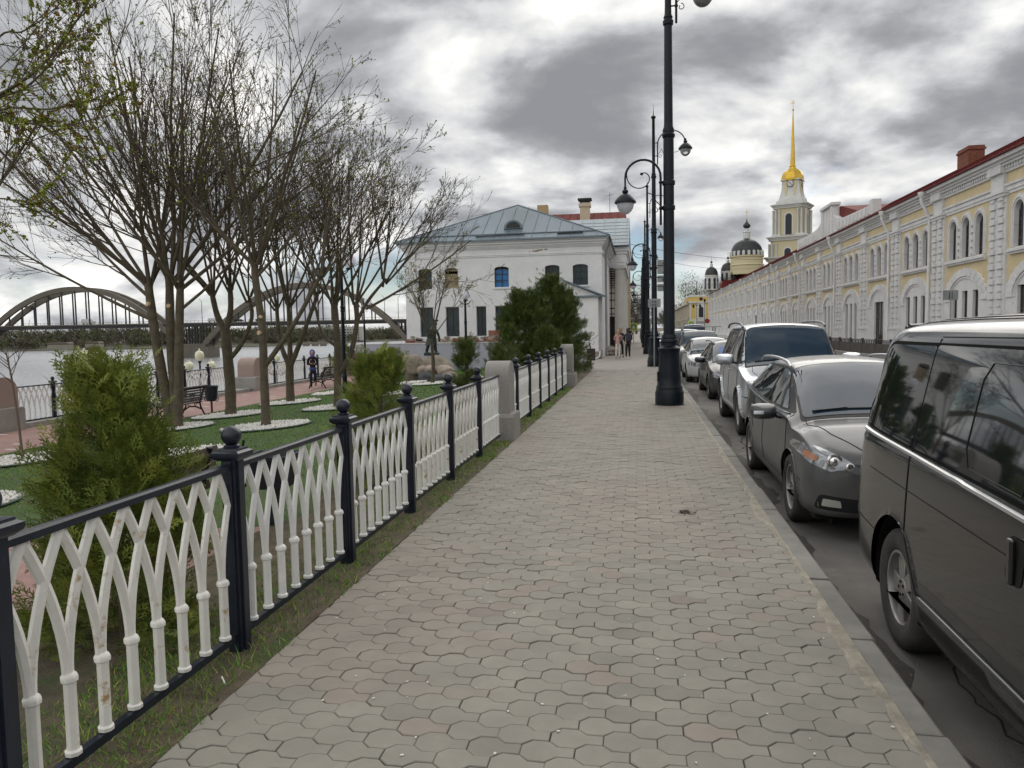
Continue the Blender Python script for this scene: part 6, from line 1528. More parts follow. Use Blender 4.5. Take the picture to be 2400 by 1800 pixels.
# ---- woods on the far bank
rs = np.random.RandomState(12); VV = []; CC_ = []
for i in range(760):
    t_ = rs.rand(); seg = t_*(len(fb)-1); j = int(seg); p = fb[j].lerp(fb[min(j+1, len(fb)-1)], seg-j); dd = Vector((p.x, p.y, 0)).normalized()
    row = rs.rand(); off = 14+row*130; h = rs.uniform(15, 21)*(1-0.22*t_)*(1 if row > 0.2 else 0.5)*(1+0.15*math.sin(t_*40)); r = rs.uniform(4, 7)
    c = (p.x+dd.x*off, p.y+dd.y*off, WZ+2+row*3+h*0.55)
    V_ = crown_cloud(rs, c, r, h*0.52, 70, 1.5); VV.append(V_)
    col = np.array([1.0, 1.0, 0.95]) if rs.rand() < 0.6 else (np.array([1.0, 1.25, 0.8]) if rs.rand() < 0.7 else np.array([0.6, 0.75, 0.6]))
    CC_.append(np.repeat(col[None]*rs.uniform(0.75, 1.2), len(V_), 0))
VV = np.concatenate(VV); kind(raw('far_woods', VV, np.arange(len(VV)).reshape(-1, 4), M_fartree, smooth=False, col=np.concatenate(CC_)), 'stuff')
q0 = ray(735, 772); 
fbld = thing('far_apartment_block', 'pale flat-roofed apartment block behind the far wooded bank', 'building', tuple(Vector((q0.x, q0.y, 0)).normalized()*980), math.atan2(rgt.y, rgt.x))
b = MB(); b.box(-2, 60, 0, 14, -8, 9.4); b.build('wall', mat('pale grey panels', (0.42, 0.40, 0.37), 0.9), fbld)
b = MB()
for k in range(5):
    for i in range(18): b.box(0+i*3.2, 1.6+i*3.2, -0.1, 0, -8+k*3.2, -6.5+k*3.2)
o = b.build('far_windows', M_dark, fbld); o['kind'] = 'stuff'
for i, (px, w, lb) in enumerate([(135, 9, 'long low cream shed on the far bank under the left arch'), (215, 6, 'small pale house among trees on the far bank')]):
    q = ray(px, 800); c = Vector((q.x, q.y, 0)).normalized()*760
    t = thing('far_house', lb, 'building', (c.x, c.y, WZ+3), math.atan2(rgt.y, rgt.x)); MB().box(-w, w, 0, 8, 0, 3.0).build('wall', mat('dull cream board', (0.24, 0.22, 0.18), 0.9), t)
    MB().prism([(-w-.5, 3.6), (w+.5, 3.6), (w*0.8, 5), (-w*0.8, 5)], lambda p: (p[0], -.5, p[1]), lambda p: (p[0], 8.5, p[1])).build('roof', mat('dull brown roof', (0.13, 0.11, 0.09), 0.9), t)
# mooring piers in the river
for i, px in enumerate((718, 739, 758)):
    c = g(px, 811, WZ); t = thing('mooring_pier', ['left', 'middle', 'right'][i]+' one of three small mooring piers near the far shore', 'pier', tuple(c), 0, 'mooring piers in the river'); MB().box(-2.5, 2.5, -2, 2, -1, 2.2).build('block', M_bc, t)
# ================================================================ vehicles
def pchip(xs, ys, xq):
    xs = np.asarray(xs, float); ys = np.asarray(ys, float); h = np.diff(xs); d = np.diff(ys)/h; n = len(xs); m = np.zeros(n)
    m[0] = d[0]; m[-1] = d[-1]
    for i in range(1, n-1):
        if d[i-1]*d[i] > 0: w1 = 2*h[i]+h[i-1]; w2 = h[i]+2*h[i-1]; m[i] = (w1+w2)/(w1/d[i-1]+w2/d[i])
    xq = np.asarray(xq, float); i = np.clip(np.searchsorted(xs, xq)-1, 0, n-2); t = (xq-xs[i])/h[i]
    return ((1+2*t)*(1-t)**2*ys[i]+t*(1-t)**2*h[i]*m[i]+t*t*(3-2*t)*ys[i+1]+t*t*(t-1)*h[i]*m[i+1])
def paint(name, col, metal=0.35, rough=0.28, dust=0.5, dustcol=(0.16, 0.15, 0.13)):
    if name in _m: return _m[name]
    m = mat(name, col, rough, metal, coat=0.5, var=(1.6, 0.85, 1.12))
    t = m.node_tree; b = t.nodes['Principled BSDF']; src = b.inputs['Base Color'].links[0].from_socket
    tc_ = [n for n in t.nodes if n.type == 'TEX_COORD'][0]
    sp_ = t.nodes.new('ShaderNodeSeparateXYZ'); t.links.new(tc_.outputs['Object'], sp_.inputs[0])
    mr = t.nodes.new('ShaderNodeMapRange'); mr.inputs[1].default_value = 1.05; mr.inputs[2].default_value = 0.15; mr.inputs[3].default_value = 0.0; mr.inputs[4].default_value = dust; t.links.new(sp_.outputs[2], mr.inputs[0])
    nz_ = t.nodes.new('ShaderNodeTexNoise'); nz_.inputs['Scale'].default_value = 3.5; nz_.inputs['Detail'].default_value = 9; t.links.new(tc_.outputs['Object'], nz_.inputs[0])
    mu = t.nodes.new('ShaderNodeMath'); mu.operation = 'MULTIPLY'; t.links.new(mr.outputs[0], mu.inputs[0])
    m2 = t.nodes.new('ShaderNodeMapRange'); m2.inputs[1].default_value = 0.25; m2.inputs[2].default_value = 0.7; m2.inputs[3].default_value = 0.45; m2.inputs[4].default_value = 1.2; t.links.new(nz_.outputs[0], m2.inputs[0]); t.links.new(m2.outputs[0], mu.inputs[1])
    mx_ = t.nodes.new('ShaderNodeMix'); mx_.data_type = 'RGBA'; t.links.new(mu.outputs[0], mx_.inputs[0]); t.links.new(src, mx_.inputs[6]); mx_.inputs[7].default_value = dustcol+(1,)
    t.links.new(mx_.outputs[2], b.inputs['Base Color'])
    for nm, base, k in (('Roughness', rough, 0.5), ('Coat Weight', 0.5, -0.7), ('Metallic', metal, -0.5)):   # road film dulls the lower panels
        ma = t.nodes.new('ShaderNodeMath'); ma.operation = 'MULTIPLY_ADD'; ma.use_clamp = True; t.links.new(mu.outputs[0], ma.inputs[0]); ma.inputs[1].default_value = k; ma.inputs[2].default_value = base; t.links.new(ma.outputs[0], b.inputs[nm])
    return m
M_cglass = mat('tinted car glass', (0.010, 0.012, 0.014), 0.03, spec=0.9, coat=0.3)
M_wglass = mat('windscreen glass', (0.014, 0.032, 0.055), 0.03, spec=0.28, coat=0.0)
M_rub = mat('black rubber and plastic', (0.012, 0.012, 0.013), 0.55, spec=0.3)
M_tyre = mat('dusty tyre', (0.035, 0.034, 0.032), 0.9, var=(8, 0.7, 1.5))
M_rim = mat('alloy wheel', (0.33, 0.32, 0.31), 0.4, metal=0.65, var=(7, 0.7, 1.1))
M_chrome = mat('chrome trim', (0.62, 0.63, 0.65), 0.15, metal=1.0)
M_hl = mat('headlamp cover', (0.22, 0.23, 0.25), 0.06, metal=0.35, spec=0.9, coat=0.8); M_refl = mat('headlamp reflector', (0.75, 0.76, 0.78), 0.12, metal=0.9)
M_amber = mat('amber indicator', (0.42, 0.17, 0.08), 0.2, coat=0.5); M_under = mat('underbody', (0.006, 0.006, 0.006), 0.95)
M_cab = mat('dim cabin', (0.02, 0.02, 0.022), 0.9)
class Car:
    """stations: (y, zb, zs, ws, zm, wm, zbelt, wbelt, zt, wt, zc); y from the nose, z above the road"""
    def __init__(s, name, label, loc, L_, stations, wheels, R, mt, cut=0.055, cat='car', group='cars parked nose to tail along the kerb', flare=0.012):
        s.t = thing(name, label, cat, loc, 0, group); s.mt = mt; s.L = L_
        st = np.array(stations, float); ys = st[:, 0]
        q = np.unique(np.concatenate([np.arange(0, L_, 0.045), ys, [L_]])); q = q[np.concatenate([[True], np.diff(q) > 0.006])]
        q[-1] = L_
        A = {k: pchip(ys, st[:, i+1], q) for i, k in enumerate(['zb', 'zs', 'ws', 'zm', 'wm', 'zl', 'wl', 'zt', 'wt', 'zc'])}
        rows = []
        for i in range(len(q)):
            a = {k: v[i] for k, v in A.items()}
            P = np.array([(0, a['zb']), (a['ws']*0.9, a['zb']), (a['ws'], a['zs']), ((a['ws']+a['wm'])/2+0.006, (a['zs']+a['zm'])/2), (a['wm'], a['zm']), (a['wl'], a['zl']), (a['wl']-0.012, a['zl']+0.015),
                          ((a['wl']+a['wt'])/2, (a['zl']+a['zt'])/2), (a['wt'], a['zt']), (a['wt']*0.86, a['zt']+(a['zc']-a['zt'])*0.45), (a['wt']*0.5, a['zt']+(a['zc']-a['zt'])*0.85), (0, a['zc'])])
            for _ in range(2):      # corner cutting rounds the section
                Qn = [P[0]]
                for j in range(len(P)-1): Qn += [P[j]*0.75+P[j+1]*0.25, P[j]*0.25+P[j+1]*0.75]
                Qn.append(P[-1]); P = np.array(Qn)
            rows.append(P)
        G = np.array(rows); ny, nc = G.shape[:2]
        # refine the lower side for the wheel arches
        V = []; full = []
        for i in range(ny):
            r_ = [(x, q[i], z) for x, z in G[i]]; l_ = [(-x, q[i], z) for x, z in G[i][1:-1]][::-1]
            full.append(r_+l_)
        W_ = len(full[0]); Vn = np.array(full).reshape(-1, 3)
        F = []
        for i in range(ny-1):
            for j in range(W_):
                F.append((i*W_+j, i*W_+(j+1) % W_, (i+1)*W_+(j+1) % W_, (i+1)*W_+j))
        me = bpy.data.meshes.new('body'); caps = [list(range(W_))[::-1], [(ny-1)*W_+j for j in range(W_)]]
        me.from_pydata([tuple(v) for v in Vn], [], [list(f) for f in F]+caps)
        bm = bmesh.new(); bm.from_mesh(me)
        bmesh.ops.recalc_face_normals(bm, faces=bm.faces)
        s.bvh = BVHTree.FromBMesh(bm)
        # wheel arches: refine, delete inside the circle, snap the rim
        for (yw, zw) in wheels:
            Ra = R+cut
            near = [e for e in bm.edges if all(abs(v.co.y-yw) < Ra+0.18 and v.co.z < zw+Ra+0.16 and abs(v.co.x) > 0.45 for v in e.verts)]
            bmesh.ops.subdivide_edges(bm, edges=near, cuts=2, use_grid_fill=True)
            ins = {v for v in bm.verts if (v.co.y-yw)**2+(v.co.z-zw)**2 < Ra*Ra and abs(v.co.x) > 0.5}
            bmesh.ops.delete(bm, geom=[f for f in bm.faces if all(v in ins for v in f.verts)], context='FACES')
            for v in ins:
                if v.is_valid and v.link_faces:
                    dy, dz = v.co.y-yw, v.co.z-zw; l = math.hypot(dy, dz) or 1e-6; v.co.y = yw+dy/l*Ra; v.co.z = zw+dz/l*Ra
                    v.co.x += math.copysign(flare, v.co.x)
            for v in [v for v in bm.verts if not v.link_faces]: bm.verts.remove(v)
        for f in bm.faces: f.smooth = True
        bm.to_mesh(me); bm.free(); me.materials.append(mt); me.set_sharp_from_angle(angle=rad(48))
        s.body = bpy.data.objects.new('body', me); C.objects.link(s.body); s.body.parent = s.t
        # wheel housings and underside
        b = MB(); W2 = st[:, 5].max()
        for yw, zw in wheels:
            for sg in (-1, 1):
                Mx = Matrix.Rotation(sg*PI/2, 3, 'Y'); b.lathe([(R+cut+0.012, W2*0.42), (R+cut+0.004, W2-0.035)], 28, mtx=Mx, c=(0, yw, zw), cap=False); b.lathe([(R+cut+0.012, W2*0.42), (0.01, W2*0.42)], 28, mtx=Mx, c=(0, yw, zw), cap=False); b.V = [(v[0], v[1], max(v[2], 0.26)) for v in b.V]; b.build('wheel_housing', M_under, s.t)
        bb = MB(); bb.box(-W2*0.86, W2*0.86, 0.25, L_-0.25, 0.17, 0.32); bb.build('underbody', M_under, s.t)
    def wheel(s, x, yw, zw, R, w=0.21, rim=0.66, spokes=5, m=None, sp=0.07, style=0):
        sg = 1 if x > 0 else -1
        Mx = Matrix.Rotation(sg*PI/2, 3, 'Y')
        we = bpy.data.objects.new('wheel', None)
        b = MB(); pr = [(R*0.62, -w), (R*0.9, -w-0.004), (R*0.985, -w+0.02), (R, -w+0.05), (R, -0.045), (R*0.985, -0.018), (R*0.92, 0.002), (R*0.8, 0.006), (R*rim+0.012, -0.004), (R*rim, -0.015), (R*rim-0.006, -0.05)]
        b.lathe(pr, 40, mtx=Mx, cap=False); ty = b.build('tyre', M_tyre, None, smooth=40)
        r = R*rim; b = MB(); b.lathe([(r, -0.014), (r-0.018, -0.010), (r-0.026, -0.03), (r-0.03, -0.12)], 40, mtx=Mx, cap=False)
        b.lathe([(0.001, -0.024), (0.055, -0.026), (0.062, -0.035), (0.062, -0.06)][::-1], 20, mtx=Mx)
        for k in range(spokes):
            a = 2*PI*k/spokes+0.3
            for da in ((-0.5, 0.5) if style else (0,)):
                q = [((0.045), -sp*0.55), (r-0.02, -sp*(0.8 if not style else 0.35)), (r-0.02, sp*(0.8 if not style else 0.35)), (0.045, sp*0.55)]
                off = da*0.14
                vv = []
                for dpt, sc in ((-0.030, 1.0), (-0.075, 1.0)):
                    for (rr, tt) in q:
                        an = a+off*(rr/r); vv.append(Mx @ Vector((rr*math.cos(an)-tt*math.sin(an), rr*math.sin(an)+tt*math.cos(an), dpt-(0.012 if rr > 0.1 and dpt > -0.05 else 0))))
                b.add(vv, [(0,1,2,3),(7,6,5,4),(0,4,5,1),(1,5,6,2),(2,6,7,3),(3,7,4,0)])
        ri = b.build('rim', m or M_rim, None, smooth=30, bevel=0.004)
        b = MB(); b.lathe([(r-0.03, -0.11), (0.001, -0.11)], 30, mtx=Mx)
        for k in range(5): a = 2*PI*k/5+0.3; b.lathe([(0.009, -0.02), (0.009, -0.028)], 6, mtx=Mx, c=tuple(Mx @ Vector((0.04*math.cos(a), 0.04*math.sin(a), 0.0))))
        hb = b.build('brake_disc', M_under, None)
        C.objects.link(we); we.parent = s.t; we.location = (x, yw, zw)
        for o in (ty, ri, hb): o.parent = we
        return we
    def hit(s, p, d, out=0.004):
        r = s.bvh.ray_cast(Vector(p), Vector(d).normalized())
        if r[0] is None: return None
        n = r[1] if r[1].dot(Vector(d)) < 0 else -r[1]
        return r[0]+n*out
    def proj(s, pts2, mode, out=0.004):
        """2-D points to the body: 'R'/'L' side (y, z), 'F' front (x, z), 'B' back, 'T' top (x, y)"""
        res = []
        for a, b_ in pts2:
            o, d = {'L': ((-3, a, b_), (1, 0, 0)), 'R': ((3, a, b_), (-1, 0, 0)), 'F': ((a, -3, b_), (0, 1, 0)), 'B': ((a, s.L+3, b_), (0, -1, 0)), 'T': ((a, b_, 4), (0, 0, -1))}[mode]
            res.append(s.hit(o, d, out))
        return res
    def patch(s, name, m, poly, mode, out=0.004, step=0.05, parent=None, rnd=0.0, thick=0.0):
        P = [Vector(p) for p in poly]
        if rnd:           # round the corners
            Q = []; n = len(P)
            for i in range(n):
                a, b_, c = P[i-1], P[i], P[(i+1) % n]; ra = min(rnd, (a-b_).length*0.45); rc = min(rnd, (c-b_).length*0.45)
                p0 = b_+(a-b_).normalized()*ra; p1 = b_+(c-b_).normalized()*rc
                for t_ in (0, 0.25, 0.5, 0.75, 1): Q.append((1-t_)**2*p0+2*t_*(1-t_)*b_+t_*t_*p1)
            P = Q
        D_ = []
        for i in range(len(P)):
            a, b_ = P[i], P[(i+1) % len(P)]; k = max(1, int((b_-a).length/step))
            for j in range(k): D_.append(a.lerp(b_, j/k))
        x0, x1 = min(p.x for p in D_), max(p.x for p in D_); z0, z1 = min(p.y for p in D_), max(p.y for p in D_)
        nb = len(D_); I = []
        x = x0+step
        while x < x1:
            z = z0+step
            while z < z1: I.append(Vector((x, z))); z += step
            x += step
        I = [p for p in I if min((p-q).length for q in D_) > step*0.55]
        r = delaunay_2d_cdt(D_+I, [(i, (i+1) % nb) for i in range(nb)], [list(range(nb))], 1, 1e-5)
        v3 = s.proj([(p.x, p.y) for p in r[0]], mode, out)
        ok = {i for i, v in enumerate(v3) if v is not None}; mp_ = {i: k for k, i in enumerate(sorted(ok))}
        F = [[mp_[i] for i in f] for f in r[2] if all(i in ok for i in f)]
        me = bpy.data.meshes.new(name); me.from_pydata([tuple(v3[i]) for i in sorted(ok)], [], F); me.materials.append(m)
        bm = bmesh.new(); bm.from_mesh(me); bmesh.ops.recalc_face_normals(bm, faces=bm.faces)
        cen = Vector((0, s.L/2, 0.8))
        if sum(1 if f.normal.dot(f.calc_center_median()-cen) > 0 else -1 for f in bm.faces) < 0: bmesh.ops.reverse_faces(bm, faces=bm.faces)
        for f in bm.faces: f.smooth = True
        bm.to_mesh(me); bm.free()
        o = bpy.data.objects.new(name, me); C.objects.link(o); o.parent = parent or s.t
        if thick: md = o.modifiers.new('thickness', 'SOLIDIFY'); md.thickness = thick; md.offset = -1
        return o
    def line(s, b, pts, mode, r=0.003, step=0.04, out=0.001):
        D_ = []
        for i in range(len(pts)-1):
            a, c = Vector(pts[i]), Vector(pts[i+1]); k = max(1, int((c-a).length/step)); D_ += [a.lerp(c, j/k) for j in range(k)]
        D_.append(Vector(pts[-1])); v = [p for p in s.proj([(p.x, p.y) for p in D_], mode, out) if p is not None]
        if len(v) > 1: b.tube(v, r, 5, cap=False)
def mirror_(car, x, y, z, m, s=1.0, parent=None):
    sg = 1 if x > 0 else -1
    b = MB(); n = 14; k = 10; o = len(b.V)
    for i in range(k+1):
        t_ = i/k; yy = -0.06+0.15*t_; f = math.sin(PI*min(1, 0.12+t_*0.9)*0.55)**0.7 if t_ < 1 else 0.9
        for j in range(n):
            a = 2*PI*j/n; ca, sa = math.cos(a), math.sin(a)
            b.V.append((x+sg*0.02+0.125*s*f*math.copysign(abs(ca)**0.6, ca), y+yy*s, z+0.075*s*f*math.copysign(abs(sa)**0.65, sa)))
    for i in range(k):
        for j in range(n): b.F.append([o+i*n+j, o+i*n+(j+1) % n, o+(i+1)*n+(j+1) % n, o+(i+1)*n+j]); b.M.append(0)
    b.F.append([o+j for j in range(n)]); b.M.append(0); b.F.append([o+k*n+j for j in range(n)]); b.M.append(0)
    mo = b.build('side_mirror', m, car.t, smooth=50)
    bb = MB(); bb.tube([(x-sg*0.10, y+0.02, z-0.045), (x-sg*0.22, y+0.03, z-0.075)], 0.028*s, 8, flat=0.6); bb.build('mirror_foot', M_rub, mo, smooth=50)
    return mo
def rail(car, x, y0, y1, z, m, h=0.05, r=0.016):
    b = MB(); n = 12; P = []
    for i in range(n+1):
        t_ = i/n; P.append((x, y0+(y1-y0)*t_, z+h*min(1, math.sin(PI*t_)**0.35 if 0 < t_ < 1 else 0)))
    b.tube(P, r, 8, flat=1.0); b.build('roof_rail', m, car.t, smooth=50)
def wipers(car, pts):
    b = MB()
    for (p, q) in pts:
        v = [a for a in car.proj([(p[0]+(q[0]-p[0])*i/8, p[1]+(q[1]-p[1])*i/8) for i in range(9)], 'T', 0.014) if a is not None]
        if len(v) > 1: b.tube(v, 0.009, 5); b.tube([v[0]+Vector((0, -.02, 0)), v[4]+Vector((0, 0, 0.01))], 0.007, 4)
    b.build('wiper', M_rub, car.t)
def cyl_on(car, name, m, c, mode, r, d, parent, out=0.0, n=20, prof=None):
    p = car.proj([c], mode, 0)[0]
    nrm_ = {'F': Vector((0, -1, 0)), 'L': Vector((-1, 0, 0))}[mode]
    M = nrm_.to_track_quat('Z', 'Y').to_matrix()
    return MB().lathe(prof or [(r, 0), (r, d*0.6), (r*0.8, d), (0.001, d)], n, mtx=M, c=tuple(p+nrm_*out)).build(name, m, parent, smooth=40)

# ---------------------------------------------------------------- the big dark van, tail end towards the others
M_van = paint('dark olive-grey van paint', (0.013, 0.014, 0.016), metal=0.3, rough=0.18, dust=0.22, dustcol=(0.060, 0.060, 0.058))
VL = 5.15; VXC = 1.425+0.96
S_ = []
for y, f in [(0, (.32, .42, .62, .70, .66, .80, .64, .86, .60, .90)), (0.12, (.24, .36, .80, .66, .84, .90, .80, .98, .70, 1.03)), (0.5, (.20, .30, .90, .66, .92, 1.04, .88, 1.14, .76, 1.20)), (0.95, (.19, .28, .93, .66, .955, 1.10, .90, 1.26, .80, 1.33)),
             (1.75, (.19, .28, .94, .68, .96, 1.12, .925, 1.80, .72, 1.88)), (2.3, (.19, .28, .94, .68, .96, 1.12, .93, 1.82, .76, 1.925)), (3.6, (.19, .28, .94, .68, .96, 1.12, .93, 1.83, .77, 1.93)), (4.55, (.20, .29, .94, .68, .958, 1.12, .925, 1.82, .765, 1.92)),
             (4.9, (.22, .32, .93, .70, .945, 1.12, .91, 1.80, .75, 1.895)), (5.05, (.25, .38, .89, .72, .915, 1.12, .885, 1.77, .72, 1.86)), (5.12, (.32, .44, .83, .74, .865, 1.12, .84, 1.70, .68, 1.80)), (5.15, (.38, .48, .72, .76, .74, 1.12, .72, 1.60, .58, 1.70))]:
    S_.append((y,)+f)
van = Car('parked_van', 'big dark grey van nearest the camera at the right edge, tail towards the row', (VXC, 5.62-VL, ROADZ), VL, S_, [(4.18, .34), (1.0, .34)], .345, M_van, cut=0.075, cat='van', flare=0.006)
for x in (-0.93, 0.93):
    for y in (1.0, 4.18): van.wheel(x, y, .34, .345, w=.22, rim=.64, spokes=5, sp=.075)
for mode in ('L', 'R'):
    q = [(4.93, 1.215), (4.030, 1.185), (4.030, 1.74), (4.80, 1.735), (4.90, 1.69)]
    van.patch('rear_side_window', M_cglass, q, mode, 0.005, 0.05, rnd=0.03)
    q = [(4.012, 1.185), (2.60, 1.15), (2.60, 1.745), (4.012, 1.745)]
    w1 = van.patch('sliding_door_window', M_cglass, q, mode, 0.005, 0.05, rnd=0.03)
    b = MB(); rr_ = [(3.30, 1.20), (2.78, 1.18), (2.78, 1.68), (3.30, 1.68), (3.36, 1.60), (3.36, 1.28), (3.30, 1.20)]; van.line(b, rr_, mode, 0.0022, out=0.007); b.build('window_frame', M_rub, w1)
    van.patch('front_side_window', M_cglass, [(2.50, 1.16), (1.50, 1.14), (1.75, 1.60), (2.0, 1.73), (2.50, 1.74)], mode, 0.005, 0.05, rnd=0.05, thick=.004)
    van.patch('window_surround', mat('matt black rubber', (.008, .008, .008), .9, spec=.1), [(4.955, 1.20), (2.45, 1.125), (2.45, 1.762), (4.83, 1.757), (4.925, 1.71)], mode, 0.002, 0.06, rnd=0.06)
    b = MB(); van.line(b, [(4.98, 1.175), (4.0, 1.15), (2.55, 1.10), (1.3, 1.07)], mode, 0.013, out=0.005); b.build('chrome_belt_strip', mat('satin chrome strip', (.55, .56, .58), .28, metal=.7), van.t, smooth=50)
    b = MB(); van.line(b, [(4.02, 1.78), (4.02, 1.12), (4.00, 0.72), (3.78, 0.40)], mode, 0.004); van.line(b, [(2.55, 1.80), (2.55, 0.38)], mode, 0.005); van.line(b, [(4.02, 1.79), (2.55, 1.80)], mode, 0.003)
    van.line(b, [(4.70, 0.96), (2.6, 0.93)], mode, 0.003)
    van.line(b, [(4.98, 0.62), (4.52, 0.60)], mode, 0.003); b.build('door_seam', M_under, van.t)
    van.patch('sill_cladding', M_van, [(3.74, 0.24), (1.45, 0.22), (1.45, 0.42), (3.80, 0.44), (3.80, 0.40)], mode, 0.016, 0.06, thick=.03)
    van.patch('handle_recess', M_under, [(2.83, 0.84), (2.69, 0.835), (2.68, 1.02), (2.82, 1.025)], mode, 0.003, 0.03, rnd=0.04)
    sgn = -1 if mode == 'L' else 1
    hp = van.proj([(2.755, 0.93)], mode, 0.018)[0]; MB().obox(tuple(hp), 0.025, 0.042, 0.185, 0).build('door_handle', M_van, van.t, bevel=0.01)
b = MB(); van.line(b, [(0.60, 5.0), (0.60, 0.9)], 'T', 0.006); van.line(b, [(-0.60, 5.0), (-0.60, 0.9)], 'T', 0.006); van.line(b, [(-0.52, 5.0), (-0.52, 0.9)], 'T', 0.006); van.line(b, [(0.52, 5.0), (0.52, 0.9)], 'T', 0.006); b.build('roof_rib', M_van, van.t)
van.patch('rear_window', M_cglass, [(-.68, 1.18), (.68, 1.18), (.60, 1.68), (-.60, 1.68)], 'B', 0.004, 0.06, rnd=.06)
van.patch('tail_lamp', mat('tail lamp red', (0.3, 0.01, 0.01), 0.15, coat=0.5), [(-.84, .80), (-.74, .80), (-.74, 1.5), (-.84, 1.5)], 'B', 0.004, 0.05)
b = MB(); o_ = []
for i in range(9):
    x = -0.62+1.24*i/8; o_.append((x, 5.02-0.02*abs(x), 1.865-0.03*abs(x)))
b.tube(o_, 0.03, 8, flat=0.6); b.tube([(p[0], p[1]+0.06, p[2]-0.01) for p in o_], 0.025, 8, flat=0.5); b.build('roof_spoiler', M_van, van.t, smooth=50)
van.patch('windscreen', M_wglass, [(-.72, 1.0), (.72, 1.0), (.62, 1.68), (-.62, 1.68)], 'T', 0.004, 0.06, rnd=.05)
mirror_(van, -1.06, 1.35, 1.15, M_van, 1.25)

# ---------------------------------------------------------------- dark grey estate car
M_gra = paint('graphite metallic paint', (0.050, 0.054, 0.060), metal=0.45, rough=0.36, dust=0.62, dustcol=(0.15, 0.145, 0.135))
def sedan_stations(L_, W, Hh, nosew=0.0, hood=0.74, hood0=0.60, cowl=1.05, wsb=1.18, wst=2.0, belt=0.94, roof_r=None, tail='wagon', Wt=0.60, sill=0.22, clear=.16, nose=0.30, bel2=None, taper=1.0):
    w = W/2; c = clear; bl = belt; b2 = bel2 or belt+0.04
    rt = Hh; S = []
    nz = [(0.0, c+.14, c+.20, w*.44, hood0-.14, w*.46, hood0-.03, w*.42, hood0+.01, w*.36, hood0+.03),
          (0.05, c+.06, c+.13, w*(.64+nosew), hood0-.16, w*(.66+nosew), hood0, w*(.60+nosew), hood0+.05, w*.52, hood0+.075),
          (0.16, c+.03, c+.10, w*(.80+nosew), hood0-.16, w*(.82+nosew), hood0+.04, w*(.77+nosew*.8), hood0+.10, w*.66, hood0+.13),
          (0.34, c+.01, c+.08, w*(.90+nosew*.5), hood0-.14, w*(.92+nosew*.6), hood0+.10, w*(.875+nosew*.4), hood0+.165, w*.74, hood0+.195),
          (0.62, c, c+.07, w*.94, hood0-.12, w*.975, hood0+.17, w*.93, hood0+.235, w*.79, hood0+.265),
          (cowl-0.12, c, c+.07, w*.945, hood0-.1, w*.985, bl-.09, w*.945, bl-.03, w*.80, bl+.02)]
    nz += [(wsb, c, c+.07, w*.945, hood0-.1, w*.99, bl-.02, w*.95, bl+.05, w*.80, bl+.10),
           ((wsb+wst)/2, c, c+.07, w*.945, hood0-.1, w*.995, bl, w*.955, (bl+rt)/2-.02, w*.76, (bl+rt)/2+.055),
           (wst-(wst-wsb)*.16, c, c+.07, w*.945, hood0-.1, w*.998, bl+.005, w*.955, bl+.06+(rt-bl-.17)*.86, w*.71, bl+.10+(rt-bl-.14)*.87),
           (wst, c, c+.07, w*.945, hood0-.1, w, bl+.01, w*.955, rt-.115, w*.68, rt-.045),
           (wst+.45, c, c+.07, w*.945, hood0-.1, w, bl+.02, w*.955, rt-.08, w*.68, rt-.005)]
    e = L_
    nz += [(L_*0.66, c, c+.07, w*.945, hood0-.1, w, b2, w*.95, rt-.08, w*.67, rt)]
    if tail == 'wagon':
        nz += [(e-0.75, c, c+.08, w*.94, hood0-.08, w*.985, b2+.02, w*.935, rt-.12, w*.65, rt-.035), (e-0.35, c+.03, c+.11, w*.92, hood0-.05, w*.96, b2+.03, w*.90, rt-.20, w*.60, rt-.11), (e-.12, c+.08, c+.16, w*.86, hood0, w*.89, b2, w*.82, rt-.36, w*.52, rt-.27), (e-.04, c+.12, c+.2, w*.78, hood0, w*.80, b2-.06, w*.74, b2+.02, w*.5, b2+.08), (e, c+.2, c+.26, w*.6, hood0, w*.62, b2-.12, w*.56, b2-.06, w*.4, b2-.02)]
    return nz
def std_car(name, label, xc, y0, L_, W, Hh, m, wheels, R, sedan=None, wcol=None, **k):
    S_ = sedan_stations(L_, W, Hh, **k)
    return Car(name, label, (xc, y0, ROADZ), L_, S_, [(q, R) for q in wheels], R, m, cut=0.05)
def add_wheels(c, W, wheels, R, **k):
    for x in (-W/2+0.025, W/2-0.025):
        for y in wheels: c.wheel(x, y, R, R, **k)
WGW, WGL = 1.80, 4.49
wg = std_car('parked_estate_car', 'dark graphite estate car with clear headlamp parked directly behind the van', 1.375+WGW/2, 6.74, WGL, WGW, 1.50, M_gra, (0.87, 3.60), .32, hood0=0.69, belt=0.96, nosew=.07, wsb=1.12, wst=2.05, clear=.17)
add_wheels(wg, WGW, (0.87, 3.60), .32, w=.205, rim=.70, spokes=9, sp=.022, style=1)
